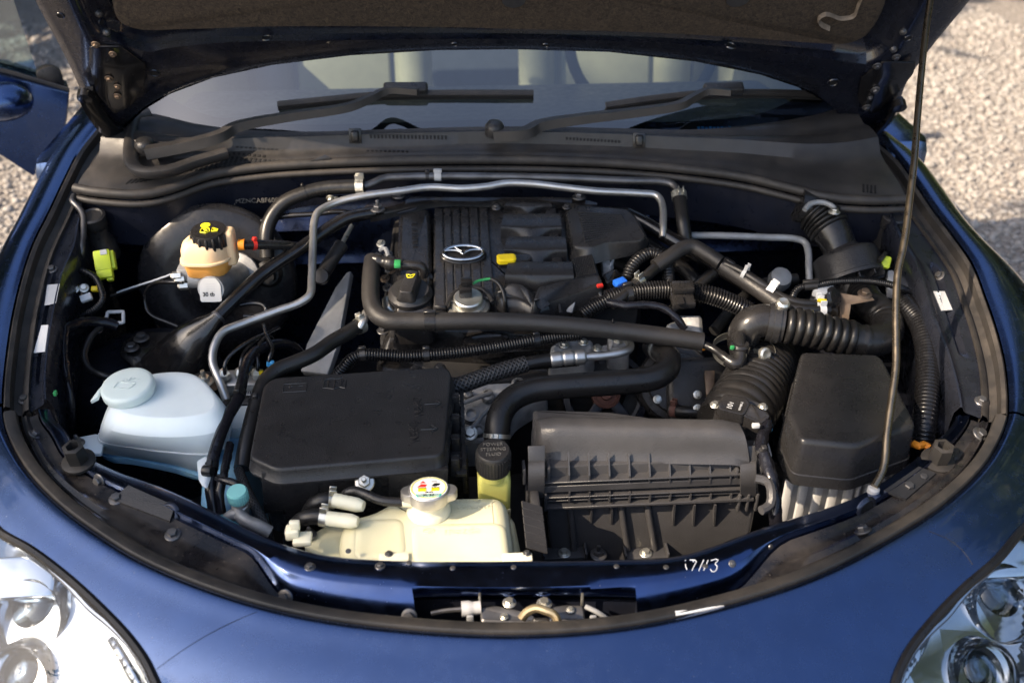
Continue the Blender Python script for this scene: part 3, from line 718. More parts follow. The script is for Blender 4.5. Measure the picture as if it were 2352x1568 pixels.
# ---- hood, open, with its under side towards the camera
HA = R(56); HG = Vector((0, 1.06, .835)); He = Vector((0, -math.cos(HA), math.sin(HA))); Hn = Vector((0, -math.sin(HA), -math.cos(HA)))
def HP(px, py, t=0.0): return on(px, py, HG + Hn * t, Hn)
def hood():
    rear = [(262,306),(285,288),(320,255),(380,218),(480,180),(620,150),(800,128),(1000,116),(1180,114),(1400,120),(1600,142),(1750,172),(1850,205),(1920,245),(1955,290),(1972,326)]
    side_l = [(262,306),(225,285),(196,235),(178,190),(150,130),(80,0),(20,-120)]; side_r = [(1972,326),(2045,285),(2066,235),(2082,190),(2130,120),(2228,0),(2320,-120)]
    def HS(x, d, t=0.0): return HG + Vector((x, 0, 0)) + He * d + Hn * t
    def nose(pl, pr, top, n):                  # the front edge of the open hood, from its right shoulder to its left one
        L_, R_ = HP(*pl), HP(*pr); sl_, sr_ = (L_ - HG).dot(He), (R_ - HG).dot(He); o = []
        for k in range(n + 1):
            a = math.pi * k / n; x = (L_.x + R_.x) / 2 + (R_.x - L_.x) / 2 * math.cos(a); b_ = sr_ + (sl_ - sr_) * k / n; o.append((x, b_ + (top - b_) * math.sin(a) ** .8))
        return o
    outl = [HP(*q) for q in rear] + [HP(*q) for q in side_r[1:]] + [HS(x, d) for x, d in nose(side_l[-1], side_r[-1], 1.04, 24)[1:-1]] + [HP(*q) for q in side_l[1:][::-1]]
    bm = NB(); c = sum(outl, Vector()) / len(outl)
    def ring(k, t): return [c + (p - c) * k + Hn * t for p in outl]
    loft(bm, [ring(.985, .003), ring(.996, -.001), ring(.998, -.004), ring(.99, -.012), ring(.85, -.04), ring(.4, -.075), ring(.02, -.08)], False); bm.faces.new([v for v in list(bm.verts)[-len(outl):]])
    hd = part('hood', bm, 'paint', car, 50)
    # inner frame: strips between nested outlines, each at its own depth
    def rs(pts, n=80): return resample(catmull([Vector((x, y, 0)) for x, y in pts], 8), n=n)[0]
    o0 = rs([(20,-120),(80,0),(150,130),(178,190),(196,235),(225,285),(262,306)] , 30) + rs(rear, 100) + rs([(1972,326),(2045,285),(2066,235),(2082,190),(2130,120),(2228,0),(2320,-120)], 30)
    o1 = rs([(70,-120),(118,0),(185,130),(208,190),(225,235),(245,270),(272,290)], 30) + rs([(272,290),(300,262),(345,226),(400,200),(500,165),(640,137),(810,117),(1000,107),(1180,105),(1400,111),(1590,132),(1735,161),(1830,194),(1895,232),(1935,272),(1962,305)], 100) + rs([(1962,305),(2025,270),(2044,230),(2060,185),(2100,118),(2190,0),(2270,-120)], 30)
    o2 = rs([(140,-120),(180,0),(222,70),(250,90),(290,105),(310,112),(330,118)], 30) + rs([(330,118),(345,120),(380,112),(430,106),(520,98),(680,94),(850,92),(1000,90),(1180,90),(1400,94),(1590,103),(1750,116),(1860,130),(1940,142),(1975,146),(1990,148)], 100) + rs([(1990,148),(2010,140),(2040,120),(2065,90),(2085,60),(2120,0),(2190,-120)], 30)
    o3 = rs([(200,-120),(225,0),(245,48),(262,66),(280,80),(300,90),(318,96)], 30) + rs([(318,96),(345,100),(400,94),(480,86),(600,82),(750,78),(900,76),(1050,76),(1180,77),(1400,82),(1590,90),(1750,102),(1880,114),(1950,120),(1975,120),(1990,116)], 100) + rs([(1990,116),(2010,106),(2028,86),(2042,60),(2056,30),(2068,0),(2110,-120)], 30)
    o4 = rs([(235,-120),(258,0),(264,25),(272,38),(282,47),(295,52),(312,56)], 30) + rs([(312,56),(345,57),(400,55),(480,53),(600,49),(750,48),(900,49),(1050,51),(1180,55),(1400,60),(1590,68),(1750,78),(1880,88),(1940,90),(1965,86),(1980,80)], 100) + rs([(1980,80),(1990,72),(2002,58),(2014,40),(2024,20),(2032,0),(2060,-120)], 30)
    T = [(o0, .004), (o0, .010), (o1, .016), (o1, .014), (o2, .022), (o2, .020), (o3, .004), (o4, -.004)]
    bm = NB(); 
    def closed(o, t, off):
        nz = nose((o[0].x, o[0].y), (o[-1].x, o[-1].y), 1.04 - off, 40); h = len(nz) // 2
        return [HS(x, d, t) for x, d in nz[h:-1]] + [HP(p.x, p.y, t) for p in o] + [HS(x, d, t) for x, d in nz[1:h + 1]]
    OFFS = (0, 0, .02, .022, .07, .072, .09, .11)
    rows = [closed(o, t, f_) for (o, t), f_ in zip(T, OFFS)]
    def mixr(a, b, k): return [p.lerp(q, k) for p, q in zip(a, b)]
    rr = [rows[0], rows[1], mixr(rows[1], rows[2], .5), rows[2], mixr(rows[2], rows[4], .5), rows[4], mixr(rows[4], rows[6], .25), mixr(rows[4], rows[6], .75), rows[6], rows[7]]
    grid(bm, rr); remember('hood', bm); fr = part('inner_frame', bm, 'hood_paint', hd, 60)
    # felt liner
    bm = NB(); poly = closed(o4, .004, .115)[:-1]; c = sum(poly, Vector()) / len(poly)
    b1 = [p + Hn * .0 for p in poly]; b2 = [c + (p - c) * .997 + Hn * .008 for p in poly]; b3 = [c + (p - c) * .985 + Hn * .012 for p in poly]
    loft(bm, [b1, b2, b3], False); vs = list(bm.verts)[-len(poly):]
    cv = bm.verts.new(c + Hn * .012)
    for k in range(len(vs)): bm.faces.new((vs[k], vs[(k + 1) % len(vs)], cv))
    remember('liner', bm); part('felt_liner', bm, 'felt', hd, 50)
    # pale scuffed imprint on the liner, right, and liner buttons
    bm = NB()
    tube(bm, [HP(x, y, .0165) for x, y in ((1905, 62), (1885, 52), (1880, 40), (1895, 30), (1930, 40), (1960, 34), (1972, 8), (1985, -20))], .008, 8, .006, flat=.25); part('worn_mark', bm, 'felt_pale', hd)
    for x, y, rx, ry in ((1180, 2, 26, 8), (1695, 0, 22, 7)):
        p = HP(x, y, .017); bm = NB(); bm.faces.new([bm.verts.new(q) for q in ellipse(p, Hn, RIGHT, .018, .016)]); part('liner_button', bm, 'bolt_dark', hd, 0)
    for x, y, r in ((612, 88, 12), (1044, 102, 9), (354, 168, 12), (139, 36, 9), (1914, 190, 13), (1678, 105, 13), (1253, 104, 9), (234, 51, 9), (2085, 88, 10)):
        p, n = hit(x, y, 'hood'); m = mpp(p); f = frame(p + n * .0006, n); bm = NB(); lathe(bm, [(r * m * .75, 0), (.0001, 0)], f, 18, False); h1 = part('frame_hole', bm, 'void', hd, 0)
        bm = NB(); lathe(bm, [(r * m * .74, 0), (r * m * .8, .0012), (r * m * 1.05, .001), (r * m * 1.15, -.001)], f, 18, False); part('hole_rim', bm, 'hood_paint', hd, 50)
    for pl, bolts, sd in (([(205, 108), (278, 107), (335, 150), (330, 200), (300, 245), (262, 262), (222, 215), (205, 150)], [(220, 102, 10), (259, 124, 9), (251, 180, 10), (270, 198, 8), (270, 220, 9)], -1),
                          ([(2105, 145), (2030, 143), (1978, 180), (1970, 225), (1985, 255), (2010, 262), (2062, 215), (2098, 170)], [(2058, 131, 10), (2014, 151, 10), (2010, 206, 11), (1990, 246, 10), (1998, 225, 7)], 1)):
        bm = NB(); pp = fillet([HP(x, y, .026) for x, y in pl], .006); prism(bm, pp, -Hn * .004, .0008); hp = part('hinge', bm, 'gloss_black', hd)
        for x, y, r in bolts:
            p = HP(x, y, .027); bolt(hd, p, Hn, r * mpp(p), 'dark' if sd > 0 else 'rust')
    for arm in ([(196, 212), (215, 250), (240, 285), (275, 318)], [(2064, 235), (2040, 275), (2010, 305), (1975, 330)]):
        bm = NB(); A = [HP(x, y, .030) for x, y in arm]; tube(bm, A, .016, 8, .01, flat=.5); p = HP(*arm[0], .03); lathe(bm, [(.012, 0), (.012, .014), (.004, .016)], frame(p, Hn), 14); part('hinge_arm', bm, 'gloss_black', hd)
    for x, y in ((226, 31), (243, 74), (2075, 72), (2052, 112)):
        p, n = hit(x, y, 'hood'); bm = NB(); lathe(bm, [(.006, 0), (.005, .005), (.001, .007)], frame(p, n), 12); part('clip', bm, 'bolt_dark', hd)
hood()
# hinge brackets on the body
for x, y in ((262, 330), (1985, 345)):
    bm = NB(); p = H(x, y, .0); tube(bm, [p + Vector((0, 0, .02)), p + Vector((-.004, -.01, -.02)), p + Vector((0, -.03, -.05))], .009, 8, .008, flat=.4); part('hinge_bracket', bm, 'gloss_black', car)

# ---- open door on the far left
def door():
    n = Vector((.38, -.92, .06)).normalized(); p0 = Y(155, 210, 1.35)
    def D(x, y, t=0.0): return on(x, y, p0 + n * t, n)
    outer = [(-320, 130), (-150, 145), (0, 165), (90, 190), (160, 208), (156, 260), (148, 310), (120, 360), (78, 402), (0, 352), (-150, 300), (-320, 250)]
    bm = NB(); P = [D(*q) for q in outer]; c = sum(P, Vector()) / len(P)
    bl = [c + (p - c) * .96 + n * .02 for p in P]; loft(bm, [[p - n * .09 for p in P], P, [c + (p - c) * .99 + n * .012 for p in P], bl], True); dr = part('door', bm, 'paint', car, 50)
    bm = NB(); prism(bm, [D(*q, -.04) for q in ((-320, -120), (28, -10), (60, 90), (92, 186), (0, 166), (-320, 130))], n * -.004); part('window', bm, 'glass', dr, 0)
    bm = NB(); prism(bm, fillet([D(*q, -.02) for q in ((82, 166), (112, 152), (142, 164), (150, 205), (118, 200), (88, 190))], .01), n * -.03, .004); part('mirror_base', bm, 'plastic', dr)
    bm = NB(); tube(bm, [D(*q, .0) for q in ((-320, 125), (-150, 142), (0, 163), (90, 188), (158, 208))], .006, 8, .02); part('belt_moulding', bm, 'trim_plastic', dr)
    # mirror shell in front of the door
    bm = NB(); b = bmesh.new(); bmesh.ops.create_uvsphere(b, u_segments=24, v_segments=14, radius=1); p = D(6, 234, .06); s = 66 * mpp(p)
    bmesh.ops.transform(b, matrix=frame(p, n) @ Matrix.Diagonal((s, s * .68, s * .7, 1)), verts=b.verts); join(bm, b); part('mirror', bm, 'paint', dr, 60)
door()
for q in (-1, 1): bm = NB(); box(bm, Matrix.Translation((q * .80, 1.9, .50)), .10, 1.7, .60, .03); part('body_side', bm, 'paint', car)
bm = NB(); box(bm, Matrix.Translation((0, 1.2, .30)), 1.5, 2.4, .12, .02); part('floor_pan', bm, 'engine_dark', car)

# ---- bolts, stops, plugs and stickers on the flanges and the radiator support
for x, y, r, k in ((120, 620, 13, 'dark'), (56, 918, 15, 'dark'), (78, 999, 15, 'dark'), (1953, 460, 0, 'dark'), (2105, 612, 0, 'dark')):
    if r: bolt_at(car, x, y, r, k, ('flange_left', 'shield', 'support'))
for x, y, r, k in ((2158, 634, 13, 'dark'), (2254, 922, 16, 'dark'), (2250, 997, 18, 'dark'), (2086, 1120, 18, 'dark'), (1983, 1220, 20, 'dark'), (1750, 1362, 18, 'dark'), (1452, 1412, 13, 'dark'), (1682, 1294, 9, 'dark'), (2120, 1098, 14, 'dark')):
    bolt_at(car, x, y, r, k, ('flange_right', 'shield', 'support'))
for x, y, r, k in ((397, 1228, 19, 'dark'), (268, 1146, 18, 'dark'), (229, 1102, 17, 'dark'), (655, 1372, 20, 'dark'), (940, 1415, 19, 'dark'), (873, 1300, 12, 'dark'), (712, 1302, 13, 'dark')):
    bolt_at(car, x, y, r, k, ('shield', 'support', 'trim'))
for x, y in ((1416, 1300), (1620, 1300), (940, 1292), (1040, 1304), (1180, 1302), (1530, 1302), (800, 1265), (1770, 1255)):
    p, n = hit(x, y, 'support'); bm = NB(); lathe(bm, [(.0035, 0), (.003, .0012), (.0005, .0016)], frame(p, n), 12); part('plug', bm, 'bolt_dark', car)
for x, y, r in ((182, 1062, 30), (2152, 1060, 30)):
    p, n = hit(x, y, 'shield', 'support'); m = r * mpp(p); f = frame(p, HN); bm = NB(); lathe(bm, [(m * 1.25, 0), (m * 1.25, .004), (m * .8, .006)], f, 20); lathe(bm, [(m * .8, .004), (m * .84, .02), (m * .8, .030), (m * .5, .031), (m * .42, .02), (.001, .018)], f, 6); part('rubber_stop', bm, 'trim_plastic', car, 30)
for x, y, rx in ((388, 1180, 22), (1990, 1168, 24)):
    p, n = hit(x, y, 'support', 'shield'); m = mpp(p); f = frame(p + n * .0006, n); bm = NB(); lathe(bm, [(rx * m * .9, 0), (.0001, 0)], f, 24, False); h1 = part('drain_hole', bm, 'void', car, 0)
    bm = NB(); lathe(bm, [(rx * m * .88, .0), (rx * m * .95, .002), (rx * m * 1.15, .001), (rx * m * 1.3, -.002)], f, 24, False); part('hole_rim', bm, 'paint_bay', car, 60)
def plate(name, quad, key, mt, th=.0012, parent=None, lift=.0, bev=.0):
    P = []; ns = []
    for x, y in quad:
        p, n = hit(x, y, *key) if key else (H(x, y), HN); P.append(p); ns.append(n)
    n = sum(ns, Vector()).normalized(); bm = NB(); prism(bm, [p + n * (lift + th) for p in P], -n * th, bev); return part(name, bm, mt, parent or car, 0)
plate('white_sticker', [(96, 748), (112, 747), (104, 808), (78, 811)], ('flange_left',), 'white')
plate('grey_sticker', [(108, 655), (137, 653), (128, 697), (102, 702)], ('flange_left',), 'label_grey')
for k in range(7):
    plate('sticker_print', [(110 + k * .0 - k * .8, 659 + k * 6), (117 - k * .8, 658.6 + k * 6), (116.4 - k * .8, 662 + k * 6), (109.5 - k * .8, 662.5 + k * 6)], ('flange_left',), 'white', .0004, lift=.0014)
plate('pale_sticker', [(2144, 670), (2170, 670), (2188, 712), (2162, 714)], ('flange_right',), 'label_grey')
for k in range(5):
    plate('sticker_print', [(2150 + k * 3.4, 674 + k * 7.5), (2158 + k * 3.4, 674 + k * 7.5), (2160 + k * 3.4, 679 + k * 7.5), (2152 + k * 3.4, 679 + k * 7.5)], ('flange_right',), 'white', .0004, lift=.0014)
plate('long_sticker', [(1550, 1402), (1662, 1389), (1664, 1396), (1552, 1412)], ('shield', 'trim'), 'white')
for quad in ([(295, 1118), (402, 1165), (390, 1200), (258, 1150)], [(2110, 1075), (2150, 1090), (2080, 1150), (2030, 1130)]):
    plate('cover_plate', quad, ('shield', 'support'), 'plastic', .003)
# chalk writing on the rim
p, n = hit(1608, 1296, 'support'); 
bm = NB()
for st in ([(1150,1276),(1153,1298),(1160,1310)], [(1149,1252),(1151,1254)], [(1176,1251),(1198,1250),(1216,1256),(1204,1284),(1190,1314)], [(1196,1256),(1199,1262)], [(1262,1250),(1246,1284),(1232,1316)], [(1288,1252),(1276,1282),(1262,1314)], [(1306,1254),(1336,1246),(1352,1252),(1330,1274),(1344,1288),(1334,1316),(1314,1322),(1302,1306)]):
    S = []
    for zx, zy in st:
        q, n = hit(1143.3 + .37505 * zx, 816.7 + .37505 * zy, 'support'); S.append(q + n * .0004)
    tube(bm, S, .0006, 6, .003, len(S) > 2)
part('chalk_writing', bm, 'marker', car, 0)
# stamped frame number on the firewall
b = NB()
p, n = hit(605, 452, 'firewall'); part('stamped_number', text_bm('-JMZNCA8F6003569', frame(p + Vector((0, -.016, 0)), FRONT, RIGHT), .0125, .0004), 'stamp', car, 0)
for x, y in ((590, 421), (770, 458), (760, 455), (1445, 460), (1797, 460), (487, 437), (1521, 428)):
    p, n = hit(x, y, 'firewall'); bolt(car, p, n, 11 * mpp(p), 'zinc' if x > 700 else 'dark')

# hairline scratches in the bumper paint
for pts in ([(360, 1535), (420, 1492), (480, 1455), (540, 1425), (590, 1404)], [(2133, 1219), (2175, 1236), (2210, 1262), (2234, 1296)]):
    S = []
    for x, y in pts:
        q = SURF['bumper'].ray_cast(CAM_LOC, ray(x, y).normalized())
        if q[0] is not None: S.append(q[0] - ray(x, y).normalized() * .0003)
    if len(S) > 2: bm = NB(); tube(bm, S, .0003, 5, .01); part('scratch', bm, 'ink', car)
# ================================================================== helpers for the bay
def PP(pts): return [H(*p) for p in pts]
def hose(name, label, cat, pts, rpx, m, seg=14, group=None, wave=None, rough=0, step=.006, clamps=(), parent=None, smooth=True, rfun=None):
    """a hose, pipe or loom: one mesh, or a thing with its clamps as parts. pts are (px, py, h)"""
    P = PP(pts) if not isinstance(pts[0], Vector) else pts; mid = P[len(P) // 2]; k = mpp(mid); r = rpx * k; rf = r
    if wave: rf = corr(r, wave[0], wave[1]); step = wave[1] / 4
    if rfun: rf = (lambda s: r * rfun(s))
    bm = NB(); path = tube(bm, P, rf, seg, step, smooth, True, rough)
    if parent is None and not clamps:
        o = part(name, bm, m, None, 60); return tag(o, label, cat, group), path
    root = parent or thing(name, label, cat, min(P, key=lambda p: p.z), group)
    part('tube' if parent is None else name, bm, m, root, 60)
    for c in clamps:
        clamp(root, path, r, *c)
    return root, path
def clamp(root, path, r, x, y, kind='band', m='zinc', wdt=.009, scale=1.1):
    i = min(range(len(path)), key=lambda q: (Vector(pix(path[q])) - Vector((x, y))).length); p = path[i]; t = (path[min(i + 1, len(path) - 1)] - path[max(i - 1, 0)]).normalized()
    f = frame(p, t, UP if abs(t.z) < .9 else RIGHT); R_ = r * scale; bm = NB()
    lathe(bm, [(R_ * .97, -wdt / 2), (R_ * 1.03, -wdt / 2), (R_ * 1.03, wdt / 2), (R_ * .97, wdt / 2)], f, 20, False)
    if kind == 'band':
        for s in (-1, 1): box(bm, f @ Matrix.Translation((R_ + .004, s * .004, 0)), .009, .0018, wdt, .0005, 1)
    elif kind == 'worm':
        box(bm, f @ Matrix.Translation((R_ + .004, 0, 0)), .009, .016, wdt * 1.2, .001, 1); lathe(bm, [(.005, 0), (.005, .006), (.002, .007)], f @ Matrix.Translation((R_ + .004, .008, 0)) @ Matrix.Rotation(R(-90), 4, 'X'), 8)
    elif kind == 'tie':
        box(bm, f @ Matrix.Translation((R_ + .002, 0, 0)), .006, .007, wdt * 1.2, .001, 1)
    part({'band': 'clamp', 'worm': 'hose_clamp', 'tie': 'cable_tie'}[kind], bm, m, root, 40)

# ================================================================== WASHER BOTTLE
wr = thing('washer_reservoir', 'translucent white washer bottle with a round flip cap, blue fluid showing at its foot', 'washer tank', H(340, 1040, -.1))
def washer():
    r1 = [(262,912),(300,872),(370,856),(440,858),(482,890),(500,928),(480,950),(400,962),(300,955),(262,940)]
    r2 = [(240,945),(275,890),(370,855),(452,860),(505,912),(535,950),(515,985),(410,1005),(290,1000),(238,980)]
    r3 = [(228,990),(270,930),(370,890),(460,900),(520,950),(530,1000),(500,1040),(400,1040),(270,1022),(226,1012)]
    r4 = [(226,1035),(270,980),(370,950),(450,960),(500,1000),(495,1060),(472,1086),(400,1068),(280,1048),(230,1040)]
    bm = NB(); z = lambda rr, zz: [Z(x, y, zz) for x, y in rr]
    rings = [z(r1, .696), z(r1, .694), z(r2, .680), z(r3, .640), z(r4, .600), z(r4, .588)]
    rings = [catmull(r, 3, True) for r in rings]
    c0 = sum(rings[0], Vector()) / len(rings[0]); c1 = sum(rings[-1], Vector()) / len(rings[-1])
    rings = [[c0 + (p - c0) * .6 for p in rings[0]]] + rings + [[c1 + (p - c1) * .7 + Vector((0, 0, -.006)) for p in rings[-1]]]
    loft(bm, rings); part('bottle', bm, 'white_plastic', wr, 70, sub=1)
    mid = catmull([Z(x, y, .640) for x, y in r3], 5, True); cm_ = sum(mid, Vector()) / len(mid); bm = NB(); tube(bm, [cm_ + (p - cm_) * .985 for p in mid], .0016, 6, .008, False); part('mould_seam', bm, 'white_plastic', wr, 60)
    # fluid-filled lower body behind the harness
    lo = [(505,955),(570,975),(585,1010),(560,1090),(520,1190),(470,1180),(470,1090),(500,1020)]
    bm = NB(); A = [Z(x, y, .60) for x, y in lo]; c = sum(A, Vector()) / len(A)
    rings = [catmull(q, 3, True) for q in ([c + (p - c) * .8 + Vector((0, 0, .01)) for p in A], A, [p + Vector((0, 0, -.05)) for p in A], [p + Vector((0, 0, -.16)) for p in A])]
    loft(bm, rings); part('lower_body', bm, 'fluid_blue', wr, 70, label='pale blue lower part full of washer fluid')
    bm = NB(); A = [Z(x, y, .595) for x, y in ((232,1040),(290,1048),(400,1070),(470,1088),(498,1062),(480,1010),(380,985),(280,1000))]; c = sum(A, Vector()) / len(A)
    rings = [catmull(q, 3, True) for q in ([p + Vector((0, 0, -.004)) for p in A], [c + (p - c) * .985 + Vector((0, 0, -.010)) for p in A], [c + (p - c) * .9 + Vector((0, 0, -.016)) for p in A])]
    loft(bm, rings); part('fluid_line', bm, 'fluid_blue', wr, 70)
    # shoulder plate going right
    bm = NB(); prism(bm, fillet([Z(x, y, .628) for x, y in ((498,925),(590,932),(592,975),(540,985),(490,970))], .008), Vector((0, 0, -.02)), .004); part('shoulder', bm, 'white_plastic', wr)
    # cap with spout and neck
    p = Z(292, 884, .712); n = Vector((-.05, -.12, 1)).normalized(); f = frame(p, n); m = mpp(p)
    bm = NB(); lathe(bm, [(54 * m, -.032), (54 * m, -.022), (56 * m, -.012), (56 * m, -.008)], f, 32); part('neck', bm, 'white_plastic', wr, 50)
    bm = NB(); lathe(bm, [(58 * m, -.012), (60 * m, -.009), (60 * m, -.001), (57 * m, .002), (50 * m, .003), (.001, .003)], f, 40)
    prism(bm, [f @ Vector(v) for v in ((-58 * m, -.022, .001), (-74 * m, -.026, -.001), (-66 * m, -.006, -.001), (-56 * m, .006, .001))], -n * .006, .001)
    cp = part('cap', bm, 'white_cap', wr, 50)
    bm = NB(); wsh = [(-.012, .004), (-.016, -.008), (.006, -.012), (.014, -.001), (-.012, .004)]
    tube(bm, [f @ Vector((x, y, .0035)) for x, y in wsh], .0007, 6, .004, False)
    for k in range(5): tube(bm, [f @ Vector((-.004 + k * .003, .002 + .001 * k, .0035)), f @ Vector((-.008 + k * .006, .012 - abs(k - 2) * .002, .0035))], .0005, 5, .004, False)
    part('moulded_symbol', bm, 'white_cap', cp)
    # bolt lug, right ear
    p = Z(178, 1020, .640); bm = NB(); prism(bm, fillet([Z(x, y, .632) for x, y in ((160,1012),(182,1003),(225,995),(238,1012),(232,1042),(200,1038),(166,1028))], .006), Vector((0, 0, -.006)), .001); part('lug', bm, 'white_plastic', wr)
    bolt(wr, Z(178, 1018, .633), UP, 17 * mpp(p), 'stud')
    bm = NB(); prism(bm, fillet([H(x, y, -.052) for x, y in ((452,1058),(474,1046),(480,1080),(470,1110),(456,1104))], .004), Vector((.004, -.006, -.004)), .001); part('ear', bm, 'white_plastic', wr)
    bm = NB(); lathe(bm, [(.008, 0), (.008, .008), (.006, .012)], frame(H(470, 1080, -.05), (1, -.4, .2)), 12); part('grommet', bm, 'rubber', wr)
washer()

# ================================================================== FUSE BOX
fb = thing('fuse_box', 'large black fuse box with a grained lid and raised OPEN arrows', 'fuse box', H(810, 1000, -.15))
def fusebox():
    zt = .690; out = [(628,866),(1026,841),(1038,858),(1022,1032),(1008,1046),(634,1078),(572,1050),(604,885)]
    O = fillet([Z(x, y, zt) for x, y in out], .010, 4); bm = NB()
    stack(bm, O, [(-.024, -.004), (-.021, -.004), (-.0202, -.0028), (-.0045, 0), (-.0012, .0008), (-.0003, .0022), (0, .0045)]); remember('fuse', bm); lid = part('lid', bm, 'plastic', fb, 50)
    Ob = inset(O, .006, UP); bm = NB(); stack(bm, Ob, [(-.13, .006), (-.06, .002), (-.022, 0)]); part('box', bm, 'plastic_fine', fb)
    # skirt ribs, clips at the right, bracket
    for k in range(4):
        bm = NB(); p = Z(1046, 925 + k * 48, zt - .025 - k * .004); box(bm, Matrix.Translation(p), .012, .012, .03, .002); part('clip', bm, 'plastic_fine', fb)
    bm = NB(); box(bm, Matrix.Translation(Z(1058, 1010, .645)), .014, .15, .006, .001); box(bm, Matrix.Translation(Z(1064, 1010, .63)), .006, .17, .05, .001); part('side_rail', bm, 'plastic_fine', fb)
    bm = NB(); box(bm, Matrix.Translation(Z(1052, 1100, .600)), .030, .03, .10, .003); part('latch', bm, 'plastic_fine', fb)
    for x0, x1 in ((600, 735), (890, 1030)):
        bm = NB(); prism(bm, [Y((x), y, .292) for x, y in ((x0, 1085), (x1, 1078), (x1 - 4, 1170), (x0 + 6, 1180))], Vector((0, .012, 0)), .002); part('skirt', bm, 'plastic_fine', fb)
    # moulded marks on the lid
    xd, yd = RIGHT, Vector((0, 1, 0))
    def mark(name, pts, r=.0009): bm = NB(); tube(bm, [Z(x, y, zt + .0004) for x, y in pts], r, 5, .01, False); part(name, bm, 'plastic_fine', lid)
    mark('battery_mark', [(652,882),(706,879),(702,898),(648,901),(652,882)]); mark('battery_mark', [(662,888),(672,887)]); mark('battery_mark', [(667,884),(666,892)]); mark('battery_mark', [(686,886),(696,885)])
    mark('book_mark', [(746,872),(760,868),(770,872),(782,866),(796,868),(792,892),(780,888),(768,894),(756,890),(741,894),(746,872)]); mark('book_mark', [(770,872),(767,893)]); mark('book_mark', [(755,875),(753,888)]); mark('book_mark', [(782,872),(781,884),(787,884),(788,872)])
    for y0 in (932, 990):
        p = Z(958 if y0 < 950 else 949, y0, zt + .0006); f = frame(p, UP, Vector((.10, -1, 0))); part('lettering', text_bm('OPEN', f, .0175, .0005), 'plastic_fine', lid, 0)
        mark('arrow_mark', [(975 - (y0 > 950) * 8, y0 - 4), (1012 - (y0 > 950) * 8, y0 - 6)], .0012); mark('arrow_mark', [(1000 - (y0 > 950) * 8, y0 - 14), (1013 - (y0 > 950) * 8, y0 - 6), (998 - (y0 > 950) * 8, y0 + 3)], .0012)
fusebox()
# grey finned block and stud below the fuse box
gb = thing('control_unit', 'grey metal box with ridges half hidden under the fuse box', 'control unit', H(820, 1150, -.2))
bm = NB(); prism(bm, [Y(x, y, .305) for x, y in ((730,1078),(905,1072),(905,1170),(735,1180))], Vector((0, .03, 0)), .002); part('casing', bm, 'grey_steel', gb)
for k in range(4):
    bm = NB(); a, b = Y(738, 1096 + k * 17, .302), Y(900, 1090 + k * 17, .302); tube(bm, [a, b], .0016, 6, .02, False); part('ridge', bm, 'grey_steel', gb)
bm = NB(); prism(bm, fillet([Y(x, y, .296) for x, y in ((780,1082),(905,1078),(905,1112),(860,1122),(800,1105))], .005), Vector((0, .01, 0)), .001); part('bracket', bm, 'plastic_fine', gb)
bolt(gb, Y(838, 1108, .286), Vector((0, -.55, .8)), .013, 'zstud')

